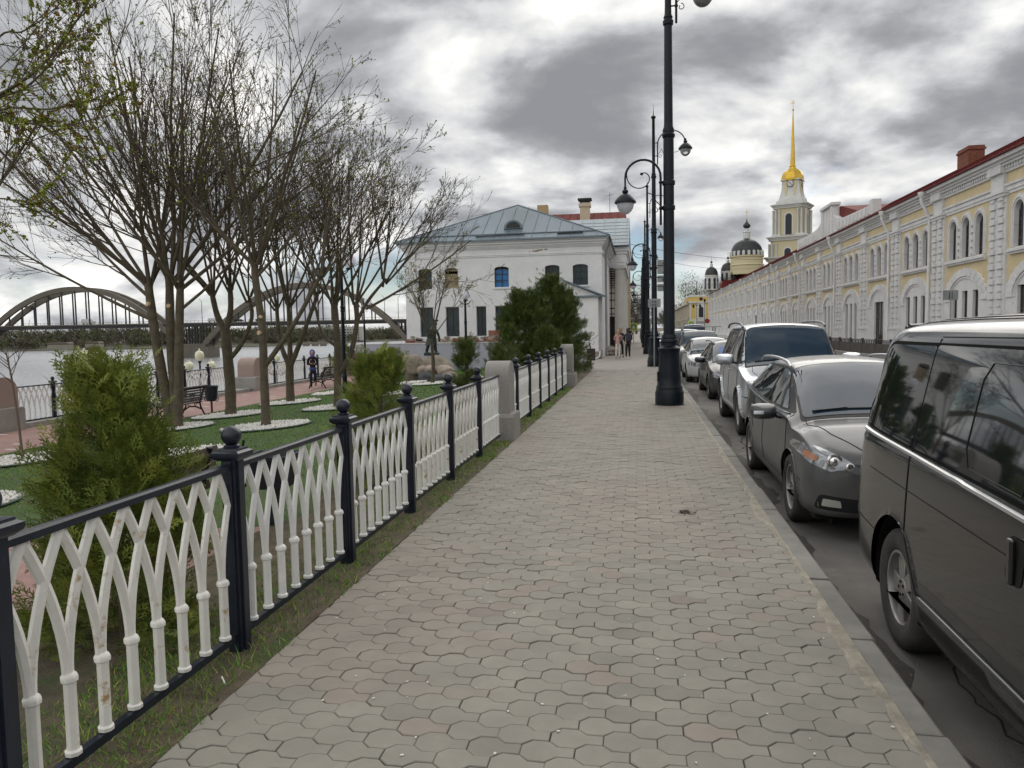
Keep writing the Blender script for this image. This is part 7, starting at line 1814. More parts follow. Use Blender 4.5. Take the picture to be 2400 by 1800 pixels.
def glasshouse(c, L_, W, Hh, wsb, wst, belt, m, b2=None, rear=0.55, pill=(2.45, 3.35), low=0.05, chrome=True, seal=True, front=True):
    h = W/2; rt = Hh; b2 = b2 or belt+.04
    # windscreen: top projection with a black border
    def ws(k, out, mm, nm): 
        return c.patch(nm, mm, [(-h*.80-k, wsb-0.10-k*1.6), (h*.80+k, wsb-0.10-k*1.6), (h*.70+k*.6, wst-0.02+k*1.5), (-h*.70-k*.6, wst-0.02+k*1.5)], 'T', out, 0.05, rnd=.07)
    if seal: ws(0.03, 0.003, M_rub, 'windscreen_seal')
    ws(0.0, 0.007, M_wglass, 'windscreen')
    for mode in ('L', 'R'):
        a = wsb+0.34; bl = belt+low
        top = rt-0.125
        r = L_-rear
        c.patch('window_surround', M_rub, [(wsb+0.02, bl-.015), (r+.08, b2+low+.03), (r-.10, top-.03), (r-.35, top+.02), (wst+.25, top+.025), (wst-.10, top-.02)], mode, 0.003, 0.05, rnd=.06)
        c.patch('front_door_window', M_cglass, [(wsb+0.24, bl+.012), (pill[0]-.03, bl+.018), (pill[0]-.03, top), (wst+.22, top), (wst-.03, top-.045)], mode, 0.008, 0.05, rnd=.04)
        c.patch('rear_door_window', M_cglass, [(pill[0]+.05, bl+.018), (pill[1]-.02, b2+low+.01), (pill[1]-.06, top-.005), (pill[0]+.05, top)], mode, 0.008, 0.05, rnd=.04)
        if r-pill[1] > 0.3: c.patch('quarter_window', M_cglass, [(pill[1]+.05, b2+low+.02), (r, b2+low+.05), (r-.15, top-.06), (r-.32, top-.01), (pill[1]+.0, top-.005)], mode, 0.008, 0.05, rnd=.05)
        if chrome: b = MB(); c.line(b, [(wsb+.10, bl-.02), (pill[0], bl-.015), (r+.05, b2+low-.01)], mode, 0.008, out=0.006); b.build('belt_trim', M_chrome, c.t, smooth=50)
        b = MB()
        c.line(b, [(wsb+.03, bl-.02), (wsb-.06, bl-.35), (wsb-.02, .36)], mode, .004); c.line(b, [(pill[0], bl-.02), (pill[0], .34)], mode, .004)
        c.line(b, [(pill[1]-.02, b2), (pill[1]+.02, b2-.25), (pill[1]-.16, .62)], mode, .004); c.line(b, [(wsb-.02, .35), (pill[1]-.25, .35)], mode, .004)
        b.build('door_seam', M_under, c.t)
        for q in ((pill[0]-.20, belt-.10), (pill[1]-.16, belt-.08)):
            p = c.proj([q], mode, .022)[0]; bb = MB(); bb.tube([(p.x, p.y-.10, p.z), (p.x+(-.008 if mode == 'L' else .008), p.y, p.z+.004), (p.x, p.y+.10, p.z)], .013, 6); bb.build('door_handle', m if not chrome else M_chrome, c.t, smooth=50)
glasshouse(wg, WGL, WGW, 1.50, 1.12, 2.05, .96, M_gra, rear=0.50, pill=(2.42, 3.30))
for x in (-.66, .66): rail(wg, x, 1.98, 3.95, 1.415, M_chrome if False else mat('silver roof rail', (0.42, 0.43, 0.45), 0.35, metal=0.6), .075, .017)
wipers(wg, [((-.62, 1.10), (0.02, 1.10)), ((0.02, 1.06), (.66, 1.12))])
b = MB(); wg.line(b, [(-.70, 1.02), (-.72, .80), (-.60, .42), (-.40, .10), (-.30, .055)], 'T', .004); wg.line(b, [(.70, 1.02), (.72, .80), (.60, .42), (.40, .10), (.30, .055)], 'T', .004); wg.line(b, [(-.36, .07), (.36, .07)], 'T', .004)
wg.line(b, [(.40, .48), (.80, .50)], 'L', .004); b.build('bonnet_seam', M_under, wg.t)
for sg in (-1, 1):
    hl = wg.patch('headlamp', M_hl, [(sg*.38, .60), (sg*.46, .66), (sg*.60, .745), (sg*.74, .80), (sg*.85, .815), (sg*.868, .74), (sg*.82, .665), (sg*.74, .64), (sg*.68, .615), (sg*.60, .64), (sg*.48, .605)], 'F', .006, .03, rnd=.02)
    cyl_on(wg, 'projector_lens', M_refl, (sg*.655, .705), 'F', .062, .016, hl, 0.004, prof=[(.066, 0), (.066, .014), (.050, .018), (.046, .008), (.030, .022), (.001, .026)])
    cyl_on(wg, 'reflector', M_refl, (sg*.54, .665), 'F', .036, .012, hl, 0.004)
    wg.patch('indicator', M_amber, [(sg*.755, .725), (sg*.83, .77), (sg*.84, .71), (sg*.775, .69)], 'F', .010, .03, parent=hl, rnd=.02)
    fl = wg.patch('fog_lamp_recess', M_rub, [(sg*.40, .27), (sg*.80, .29), (sg*.765, .42), (sg*.42, .385)], 'F', .003, .04, rnd=.04)
    wg.patch('fog_lamp', mat('fog lamp glass', (0.35, 0.36, 0.33), 0.15, coat=.6), [(sg*.60, .315), (sg*.745, .32), (sg*.735, .385), (sg*.61, .375)], 'F', .009, .04, parent=fl, rnd=.012)
wg.patch('grille_frame', M_chrome, [(-.40, .70), (.40, .70), (.30, .575), (-.30, .575)], 'F', .006, .03, rnd=.02)
wg.patch('grille', M_rub, [(-.345, .68), (.345, .68), (.27, .595), (-.27, .595)], 'F', .010, .04, rnd=.015)
wg.patch('lower_intake', M_rub, [(-.34, .24), (.34, .24), (.38, .38), (-.38, .38)], 'F', .004, .04, rnd=.03)
wg.patch('number_plate', mat('plate white', (0.6, 0.6, 0.6), 0.5), [(-.26, .385), (.26, .385), (.26, .485), (-.26, .485)], 'F', .014, .06)
mirror_(wg, -1.00, 1.42, 0.985, M_gra, 1.1); mirror_(wg, 1.00, 1.42, 0.985, M_gra, 1.1)
mi = [o for o in wg.t.children if o.name.startswith('side_mirror')][0]
MB().obox((-1.085, 1.355, 0.985), .10, .02, .035).build('indicator', M_opal, mi, bevel=.008)

# ---------------------------------------------------------------- silver off-roader
M_sil = paint('silver metallic paint', (0.46, 0.49, 0.53), metal=0.6, rough=0.30, dust=0.45, dustcol=(0.30, 0.28, 0.24))
def suv_stations(L_, W, Hh, hood0=.88, belt=1.16, wsb=1.30, wst=1.95, c=.30):
    w = W/2; rt = Hh
    return [(0.0, c+.12, c+.18, w*.52, .62, w*.54, hood0-.10, w*.50, hood0-.06, w*.42, hood0-.03), (.06, c+.04, c+.12, w*.76, .60, w*.80, hood0-.05, w*.72, hood0+.0, w*.60, hood0+.03), (.18, c, c+.08, w*.90, .60, w*.94, hood0, w*.85, hood0+.06, w*.70, hood0+.09),
            (.40, c, c+.06, w*.94, .62, w*.985, hood0+.07, w*.92, hood0+.13, w*.76, hood0+.155), (.80, c, c+.06, w*.95, .64, w*.99, hood0+.14, w*.94, hood0+.19, w*.79, hood0+.22), (wsb-.1, c, c+.06, w*.95, .66, w*.985, belt-.07, w*.94, belt-.01, w*.80, belt+.04),
            (wsb+.02, c, c+.06, w*.95, .66, w*.985, belt-.03, w*.945, belt+.05, w*.80, belt+.11), ((wsb+wst)/2, c, c+.06, w*.95, .66, w*.985, belt, w*.945, (belt+rt)/2-.02, w*.78, (belt+rt)/2+.06), (wst-(wst-wsb)*.15, c, c+.06, w*.95, .66, w*.985, belt+.005, w*.948, belt+.06+(rt-belt-.18)*.87, w*.75, belt+.11+(rt-belt-.15)*.88), (wst, c, c+.06, w*.95, .66, w*.985, belt+.01, w*.95, rt-.12, w*.73, rt-.05),
            (wst+.4, c, c+.06, w*.95, .66, w*.985, belt+.02, w*.95, rt-.085, w*.73, rt-.01), (L_*.65, c, c+.06, w*.95, .66, w*.985, belt+.03, w*.945, rt-.08, w*.72, rt), (L_-.45, c, c+.06, w*.94, .66, w*.97, belt+.04, w*.925, rt-.10, w*.70, rt-.03), (L_-.16, c+.03, c+.1, w*.90, .66, w*.93, belt+.03, w*.87, rt-.22, w*.64, rt-.13), (L_-.04, c+.08, c+.16, w*.82, .66, w*.85, belt, w*.78, rt-.42, w*.55, rt-.33), (L_, c+.14, c+.22, w*.7, .66, w*.72, belt-.05, w*.66, belt+.02, w*.5, belt+.06)]
SW, SL = 1.90, 4.72
su = Car('parked_off_roader', 'tall silver off-road car with roof rails behind the graphite estate', (1.64+SW/2, 12.72, ROADZ), SL, suv_stations(SL, SW, 1.92), [(.92, .385), (3.70, .385)], .385, M_sil, cut=.06, flare=.045)
add_wheels(su, SW+.04, (.92, 3.70), .385, w=.25, rim=.60, spokes=6, sp=.055)
glasshouse(su, SL, SW, 1.92, 1.30, 1.95, 1.16, M_sil, b2=1.19, rear=.40, pill=(2.45, 3.40), chrome=False)
for x in (-.72, .72): rail(su, x, 2.0, 4.25, 1.845, mat('dark grey roof rail', (0.10, 0.10, 0.11), 0.4, metal=.4), .085, .022)
wipers(su, [((.02, 1.32), (-.60, 1.30)), ((.66, 1.34), (.10, 1.32))])
b = MB(); b.tube([(.62, 1.24, 1.20), (.60, 1.26, 1.52)], .006, 5); b.build('aerial', M_rub, su.t)
for sg in (-1, 1):
    hl = su.patch('headlamp', M_hl, [(sg*.46, .72), (sg*.50, .89), (sg*.70, .96), (sg*.86, .97), (sg*.875, .74), (sg*.70, .70)], 'F', .006, .03, rnd=.04)
    cyl_on(su, 'reflector', M_refl, (sg*.62, .81), 'F', .085, .018, hl, .003, prof=[(.09, 0), (.09, .014), (.07, .02), (.03, .012), (.001, .018)]); cyl_on(su, 'indicator', mat('red-orange lens', (0.4, 0.08, 0.05), .2, coat=.5), (sg*.77, .875), 'F', .045, .012, hl, .004); cyl_on(su, 'side_light', M_refl, (sg*.78, .765), 'F', .035, .012, hl, .004)
    MB()
b = MB(); su.line(b, [(-.66, 1.20), (-.70, .85), (-.66, .35), (-.52, .12)], 'T', .005); su.line(b, [(.66, 1.20), (.70, .85), (.66, .35), (.52, .12)], 'T', .005); su.line(b, [(.08, .70), (.52, .70)], 'L', .005); su.line(b, [(-.9, .69), (-.4, .69)], 'F', .005); su.line(b, [(.9, .69), (.4, .69)], 'F', .005); b.build('bonnet_seam', M_under, su.t)
su.patch('grille', M_rub, [(-.38, .72), (.38, .72), (.40, .86), (-.40, .86)], 'F', .006, .05, rnd=.03)
for z in (.76, .80, .84): su.patch('grille_bar', M_chrome, [(-.37, z-.008), (.37, z-.008), (.37, z+.008), (-.37, z+.008)], 'F', .012, .05)
su.patch('lower_intake', M_rub, [(-.5, .42), (.5, .42), (.5, .54), (-.5, .54)], 'F', .004, .05, rnd=.04)
for mode in ('L', 'R'): su.patch('side_step', mat('matt grey step', (.20, .20, .20), .6), [(1.45, .36), (3.15, .36), (3.15, .44), (1.45, .44)], mode, .05, .06, thick=.06)
mirror_(su, -1.06, 1.52, 1.27, M_sil, 1.35); mirror_(su, 1.06, 1.52, 1.27, M_sil, 1.35)
# ---------------------------------------------------------------- the rest of the row
def row_car(name, label, x0, y0, L_, W, Hh, m, R=.31, kind_='car', mm=None, **k):
    wh = (0.85, L_-0.88)
    if kind_ == 'suv':
        c = Car(name, label, (x0+W/2, y0, ROADZ), L_, suv_stations(L_, W, Hh, hood0=.80, belt=1.06, wsb=1.20, wst=1.95, c=.24), [(q, R) for q in wh], R, m, cut=.05, flare=.02); wsb, wst, bl = 1.20, 1.95, 1.06
    else:
        wsb, wst, bl = k.pop('wsb', 1.1), k.pop('wst', 1.95), k.pop('belt', .93)
        c = std_car(name, label, x0+W/2, y0, L_, W, Hh, m, wh, R, wsb=wsb, wst=wst, belt=bl, **k)
    for x in (-W/2+.025, W/2-.025):
        for y in wh: c.wheel(x, y, R, R, w=.2, rim=.68, spokes=5, sp=.05)
    glasshouse(c, L_, W, Hh, wsb, wst, bl, m, rear=.5, pill=(2.35, 3.15), chrome=False)
    for sg in (-1, 1):
        z0 = .60 if kind_ == 'car' else .80
        c.patch('headlamp', M_hl, [(sg*.40, z0-.05), (sg*.50, z0+.06), (sg*.76, z0+.12), (sg*.80, z0), (sg*.6, z0-.04)], 'F', .006, .04, rnd=.02)
        mirror_(c, sg*(W/2+.10), wsb+.30, bl+.06, mm or m, 1.15)
    c.patch('grille', M_rub, [(-.30, z0-.06), (.30, z0-.06), (.34, z0+.02), (-.34, z0+.02)], 'F', .006, .05)
    c.patch('lower_intake', M_rub, [(-.5, .24), (.5, .24), (.5, .36), (-.5, .36)], 'F', .004, .05)
    c.patch('number_plate', _m['plate white'], [(-.26, .38), (.26, .38), (.26, .48), (-.26, .48)], 'F', .012, .08)
    return c
M_navyp = paint('blue-black car paint', (0.018, 0.020, 0.030), metal=.4, rough=.3, dust=.55, dustcol=(.12, .115, .105)); M_wh = paint('grey-white car paint', (0.58, 0.60, 0.62), metal=.2, rough=.3, dust=.35, dustcol=(.34, .33, .30))
M_grn = paint('grey-green car paint', (0.16, 0.185, 0.18), metal=.5, rough=.3, dust=.4); M_bl = paint('bright blue car paint', (0.03, 0.06, 0.30), metal=.3, rough=.3, dust=.2); M_dkg = paint('dark grey car paint', (0.06, 0.065, 0.07), metal=.5, rough=.3, dust=.4)
sd_ = row_car('parked_car', 'dark blue-black car with black mirror between the white hatchback and the silver off-roader', 1.70, 19.55, 4.6, 1.76, 1.50, M_navyp, R=.31, wsb=1.15, wst=2.05)
for x in (-.64, .64): rail(sd_, x, 2.1, 4.0, 1.43, M_rub, .04, .014)
sd_.patch('sunshade', mat('blue sunshade', (.02, .09, .30), .5), [(-.52, 1.16), (-.12, 1.16), (-.12, 1.75), (-.50, 1.75)], 'T', .010, .06, rnd=.03)
row_car('parked_car', 'grey-white rounded hatchback with white mirror in front of the dark off-roader', 1.52, 26.0, 4.2, 1.74, 1.50, M_wh, R=.31, wsb=.85, wst=1.85, hood0=.68, belt=.98)
c = row_car('parked_off_roader', 'dark grey off-road car with silver roof bars behind the white hatchback', 1.62, 32.3, 4.5, 1.85, 1.72, M_dkg, R=.35, kind_='suv')
b = MB()
for y in (2.3, 3.4): b.tube([(-.95, y, 1.86), (.95, y, 1.86)], .022, 8); b.box(-.72, -.66, y-.04, y+.04, 1.66, 1.85); b.box(.66, .72, y-.04, y+.04, 1.66, 1.85)
b.build('roof_bars', M_galv, c.t)
row_car('parked_off_roader', 'pale off-road car mostly hidden behind the one with roof bars', 1.42, 38.4, 4.5, 1.85, 1.76, M_wh, R=.34, kind_='suv')
row_car('parked_car', 'grey-green car seen low between the first two lamp poles', 1.35, 44.4, 4.4, 1.76, 1.52, M_grn, R=.31)
row_car('parked_off_roader', 'dark car showing only a strip of roof beside the lamp', 1.5, 50.3, 4.6, 1.85, 1.75, M_dkg, R=.34, kind_='suv')
c = row_car('parked_off_roader', 'bright blue high-roofed car far down the row', 3.0, 57.0, 4.9, 1.95, 2.05, M_bl, R=.34, kind_='suv')
row_car('parked_car', 'pale car far down the kerb under the lamp lanterns', 1.3, 63.0, 4.4, 1.76, 1.50, M_wh, R=.31)
row_car('parked_car', 'darkest and last car of the kerbside row before the crossing', 1.3, 70.0, 4.4, 1.76, 1.50, M_navyp, R=.31)
# ================================================================ benches, bins, statue, boulders, people, litter
M_wood = mat('dark brown bench slat', (0.035, 0.018, 0.013), 0.5, var=(6, 0.7, 1.4)); M_bin = mat('navy bin sheet', (0.012, 0.017, 0.026), 0.45, var=(4, 0.8, 1.3)); M_rustp = mat('red-brown post', (0.10, 0.02, 0.015), 0.6)
def bench(label, x, y, z, rz):
    t = thing('park_bench', label, 'bench', (x, y, z), rz, 'dark slatted benches with cast-iron ends')
    W_ = 1.5      # long axis along local Y, backrest on +X side... seat faces -X
    for i in range(6):
        a = i/5; xx = 0.26+0.13*a; zz = 0.50+0.36*a
        MB().obox((xx, 0, zz), 0.022, W_, 0.052, 0, rad(-18)).build('back_slat', M_wood, t, bevel=.004)
    MB().tube([(0.415, -W_/2-.03, 0.90), (0.415, W_/2+.03, 0.90)], 0.035, 8).build('top_roll', M_wood, t, smooth=50)
    for i in range(5): MB().obox((-0.22+0.11*i, 0, 0.43-0.01*math.sin(i)), 0.08, W_, 0.024).build('seat_slat', M_wood, t, bevel=.004)
    for sg in (-1, 1):
        b = MB(); yy = sg*(W_/2-.10)
        def tb_(P, r=0.022): b.tube([(p[0], yy, p[1]) for p in P], r, 6)
        tb_([(-0.30, 0.0), (-0.34, 0.05), (-0.28, 0.18), (-0.20, 0.32), (-0.26, 0.40)], .026); tb_([(0.42, 0.0), (0.36, 0.10), (0.26, 0.30), (0.24, 0.44), (0.34, 0.72), (0.43, 0.92)], .026)
        tb_([(-0.26, 0.40), (0.24, 0.41)]); tb_([(-0.28, 0.18), (-0.10, 0.30), (0.10, 0.30), (0.30, 0.22)])
        tb_([(-0.30, 0.42), (-0.36, 0.52), (-0.32, 0.63), (-0.22, 0.66), (-0.05, 0.64), (0.30, 0.62)])
        tb_(spiral(-0.24, 0.56, 0.07, 0.02, 90, 420, 10), .014); tb_(spiral(0.0, 0.53, 0.08, 0.02, 0, 400, 10), .013); tb_(spiral(0.16, 0.53, 0.07, 0.02, 180, 560, 10), .013); tb_(spiral(-0.12, 0.36, 0.05, 0.02, 0, 330, 8), .012); tb_(spiral(0.10, 0.36, 0.05, 0.02, 0, 330, 8), .012)
        b.build('side_frame', M_iron, t, smooth=50)
    return t
bench('dark slatted bench seen from behind, under the big three-stemmed maple', -12.85, 19.75, -0.65, rad(0))
q = g(800, 905, -0.64); bench('dark slatted bench with ornate iron end behind the globe lamp and the hooded walker', q.x-0.6, q.y-0.6, -0.65, rad(0))
def small_bin(label, x, y, z, s=1.0, rz=0):
    t = thing('litter_bin', label, 'bin', (x, y, z), rz); b = MB()
    b.lathe([(0.155*s, 0.40*s), (0.165*s, 0.40*s), (0.205*s, 0.80*s), (0.222*s, 0.80*s), (0.222*s, 0.82*s), (0.195*s, 0.82*s), (0.15*s, 0.45*s)], 16); b.lathe([(0.16*s, 0.41*s), (0.001, 0.41*s)], 16); b.build('bucket', M_bin, t, smooth=40)
    b = MB()
    for sg in (-1, 1): b.tube([(sg*0.10*s, 0, 0.38*s), (sg*0.20*s, 0, 0.36*s), (sg*0.235*s, 0, 0.42*s), (sg*0.215*s, 0, 0.49*s)], 0.012*s, 6)
    b.box(-.12*s, .12*s, -.03*s, .03*s, .36*s, .40*s); b.build('bracket', M_iron, t)
    MB().tube([(0, 0, 0), (0, 0, 0.37*s)], 0.03*s, 8).build('post', M_rustp, t, smooth=50)
    return t
q = g(497, 968, -0.63); small_bin('round navy litter bin on a red-brown post beside the promenade bench', q.x, q.y, q.z, 1.0)
# the dark bin and brown bench just behind the near fence
t = thing('litter_bin', 'large square black bin close behind the second fence panel', 'bin', (-3.38, 6.62, lawn_z(-3.38)), 0.1)
b = MB(); o_ = [(0.17, 0.30), (0.24, 0.92), (0.26, 0.95)]
b.lathe([(0.15*1.41, 0.36), (0.20*1.41, 0.64), (0.22*1.41, 0.64), (0.22*1.41, 0.67), (0.19*1.41, 0.67), (0.14*1.41, 0.42)], 4, a0=PI/4); b.build('bucket', M_bin, t)
MB().box(-.04, .04, -.04, .04, 0, .36).build('post', M_bin, t); MB().tube([(-.27, 0, .8), (-.33, 0, .55), (-.27, 0, .36)], .012, 5).build('bracket', M_iron, t)
t = thing('park_bench', 'low brown bench glimpsed behind the second fence panel, left of the black bin', 'bench', (-3.95, 5.35, lawn_z(-3.95)), 0.05, 'dark slatted benches with cast-iron ends')
for i in range(4): MB().obox((-.2+.12*i, 0, .42), .10, 1.5, .03).build('seat_slat', M_wood, t, bevel=.004)
for i in range(4): MB().obox((.26+.03*i, 0, .52+.10*i), .025, 1.5, .08, 0, rad(-15)).build('back_slat', M_wood, t, bevel=.004)
for sg in (-1, 1): b = MB(); b.box(-.25, .25, sg*.6-.03, sg*.6+.03, .0, .40); b.tube([(.24, sg*.6, .38), (.36, sg*.6, .86)], .03, 6); b.build('leg', M_iron, t)
# plate bin and granite block by the hedge end
q = g(1392, 862); t = thing('litter_bin', 'rust-brown plate bin on a post where the hedge meets the sidewalk', 'bin', (q.x-.05, q.y-1.2, 0), 0.2)
M_brn = mat('rusty brown plate', (.075, .055, .045), .7, var=(5, .7, 1.3)); MB().obox((0, 0, .62), .34, .26, .50).build('bucket', M_brn, t, bevel=.01); b = MB(); b.tube([(.02, .1, 0), (.0, .1, .9), (-.06, .08, 1.12)], .03, 7); b.build('post', M_brn, t, smooth=50)
q = g(1378, 862); t = thing('granite_block', 'low squared granite block between the hedge and the sidewalk', 'block', (q.x-.15, q.y-1.0, 0)); MB().box(-.32, .32, -.28, .28, -.2, .34).build('block', M_granite, t, bevel=.03)
# ---- boulders and statue
def boulder(name, label, x, y, z, sx, sy, sz, seed, m, group=None):
    rs = np.random.RandomState(seed); bm = bmesh.new(); bmesh.ops.create_icosphere(bm, subdivisions=4, radius=1)
    k = rs.normal(0, 1, (9, 3)); ph = rs.rand(9)*6.28
    for v in bm.verts:
        p = np.array(v.co); d = sum(math.sin(float(k[i] @ p)*1.7+ph[i]) for i in range(9))*0.045+sum(math.sin(float(k[i] @ p)*5+ph[i]) for i in range(9))*0.010
        v.co = Vector((p[0]*sx, p[1]*sy, p[2]*sz if p[2] > -.3 else -.3*sz))*(1+d)
    for f in bm.faces: f.smooth = True
    me = bpy.data.meshes.new(name); bm.to_mesh(me); bm.free(); me.materials.append(m); o = bpy.data.objects.new(name, me); C.objects.link(o); o.location = (x, y, z)
    return tag(o, label, 'boulder', group)
M_rk = mat('lichened tan boulder', (.30, .255, .205), .9, var=(2.2, .7, 1.15), bump=(9, .03), stain=(3, .55, (.16, .16, .10), .1)); M_rk2 = mat('dark grey boulder', (.10, .105, .11), .9, var=(3, .7, 1.3), bump=(9, .03)); M_rk3 = mat('pale pink boulder', (.40, .33, .28), .9, var=(3, .75, 1.15), bump=(9, .025))
SY = 33.0; c = atY(1012, 840, SY); GBO = 'boulders heaped round the statue'
boulder('boulder', 'largest rounded tan boulder carrying the bronze statue', c.x, SY, -0.30, 1.12, 1.0, 0.98, 3, M_rk, GBO)
for i, (px, py, w, h, m, lb) in enumerate([(962, 862, .62, .55, M_rk, 'mossy tan boulder at the left end of the heap'), (1008, 882, .48, .30, M_rk2, 'dark blue-grey boulder low at the front, left of the young trunk'), (1006, 866, .30, .24, M_rk3, 'pale pinkish boulder just left of the young trunk, above the dark one'),
        (1042, 868, .40, .26, M_rk3, 'pale flat boulder right of the young trunk'), (1040, 884, .42, .26, M_rk2, 'dark boulder right of the young trunk'), (985, 868, .34, .30, M_rk3, 'small round boulder in the gap of the heap'), (1058, 882, .38, .3, M_rk, 'tan boulder half behind the small thuja')]):
    q = atY(px, py, SY-1.3); boulder('boulder', lb, q.x, SY-1.3-(.25 if py > 875 else 0), q.z-.05, w, .45, h, 20+i, m, GBO)
def skin(name, m, nodes, edges, parent, sub=2, root=0):
    """nodes: (x, y, z, rx[, rz]); one continuous surface over the joints"""
    me = bpy.data.meshes.new(name); me.from_pydata([n[:3] for n in nodes], edges, []); me.materials.append(m)
    o = bpy.data.objects.new(name, me); C.objects.link(o); o.parent = parent
    md = o.modifiers.new('skin', 'SKIN'); md.use_smooth_shade = True; md.branch_smoothing = 0.6
    sv = me.skin_vertices[0].data
    for i, n in enumerate(nodes): sv[i].radius = (n[3], n[4] if len(n) > 4 else n[3]); sv[i].use_root = (i == root)
    ss = o.modifiers.new('smooth', 'SUBSURF'); ss.levels = sub; ss.render_levels = sub
    return o
def ell(name, m, c, r, parent, rot=None, n=16, sq=1.0):
    b = MB(); M = rot or Matrix.Identity(3)
    k = 10; o = len(b.V)
    for i in range(k+1):
        for j in range(n):
            a = PI*i/k; p = Vector((r[0]*math.sin(a)*math.cos(2*PI*j/n), r[1]*math.sin(a)*math.sin(2*PI*j/n), -r[2]*math.cos(a)))
            p = M @ p; b.V.append((c[0]+p.x, c[1]+p.y, c[2]+p.z))
    for i in range(k):
        for j in range(n): b.F.append([i*n+j, i*n+(j+1) % n, (i+1)*n+(j+1) % n, (i+1)*n+j]); b.M.append(0)
    return b.build(name, m, parent, smooth=60)
M_brz = mat('dark green bronze', (.035, .055, .052), .5, metal=.4, var=(6, .6, 1.5), bump=(14, .01))
zt = atY(1012, 830, SY).z; st_ = thing('bronze_statue', 'dark green bronze of a stooping barge hauler in a long coat, standing on the boulder', 'statue', (c.x, SY, zt-.02), 0)
MB().obox((0, 0, .03), .62, .5, .14, .1).build('plinth', M_brz, st_, bevel=.03)
skin('figure', M_brz, [(-.02, 0, .72, .15), (.02, 0, .95, .17), (.12, 0, 1.16, .19), (.16, 0, 1.27, .10), (.20, 0, 1.36, .10), (.22, 0, 1.45, .085),
     (-.10, -.08, .66, .12), (-.14, -.08, .38, .085), (-.22, -.06, .12, .07), (-.14, -.08, .08, .05), (.08, .08, .64, .12), (.14, .08, .38, .085), (.18, .08, .12, .065), (.27, .06, .08, .05),
     (.25, -.17, 1.12, .075), (.36, -.16, .90, .06), (.40, -.10, .68, .05), (.38, -.06, .56, .05), (-.02, .16, 1.1, .08), (-.12, .17, .88, .06), (-.02, .12, .74, .05)],
     [(0,1),(1,2),(2,3),(3,4),(4,5),(0,6),(6,7),(7,8),(8,9),(0,10),(10,11),(11,12),(12,13),(2,14),(14,15),(15,16),(16,17),(2,18),(18,19),(19,20)], st_)
b = MB(); b.lathe([(.27, .42), (.24, .55), (.20, .75), (.19, .95), (.22, 1.12)], 14, c=(-.0, 0, 0)); b.V = [(v[0]*1.05+.10*(v[2]-.6), v[1]*.9, v[2]) for v in b.V]; b.build('coat', M_brz, st_, smooth=60)
b = MB(); b.tube([(.30, -.15, 1.2), (.1, -.2, 1.0), (-.2, -.15, .8)], .03, 6); b.build('hauling_strap', M_brz, st_, smooth=50)
ell('hat', M_brz, (.23, 0, 1.50), (.12, .11, .06), st_)
# ---- people
M_skin = mat('skin', (.46, .28, .20), .6)
def cloth(n, c, r=.85): return mat(n, c, r, var=(9, .85, 1.12))
def head(t, x, y, z, yaw, hair, s=1.0, long=False, nod=0.0):
    R3 = Matrix.Rotation(yaw, 3, 'Z') @ Matrix.Rotation(nod, 3, 'X')
    P = lambda v: tuple(Vector((x, y, z))+R3 @ (Vector(v)*s))
    h = ell('head', M_skin, P((0, 0, 0)), (.075*s, .092*s, .112*s), t, R3)
    ell('nose', M_skin, P((0, -.095, -.01)), (.012*s, .018*s, .022*s), h, R3, 8)
    for sg in (-1, 1): ell('eye', M_frame, P((sg*.030, -.082, .012)), (.011*s, .008*s, .006*s), h, R3, 8); ell('ear', M_skin, P((sg*.078, .005, 0)), (.012*s, .022*s, .03*s), h, R3, 8)
    ell('mouth', mat('lips', (.35, .12, .10), .6), P((0, -.086, -.048)), (.022*s, .006*s, .006*s), h, R3, 8)
    if hair:
        ell('hair', hair, P((0, .018, .028)), (.088*s, .10*s, .105*s), t, R3)
        if long: ell('long_hair', hair, P((0, .062, -.10)), (.075*s, .04*s, .15*s), t, R3)
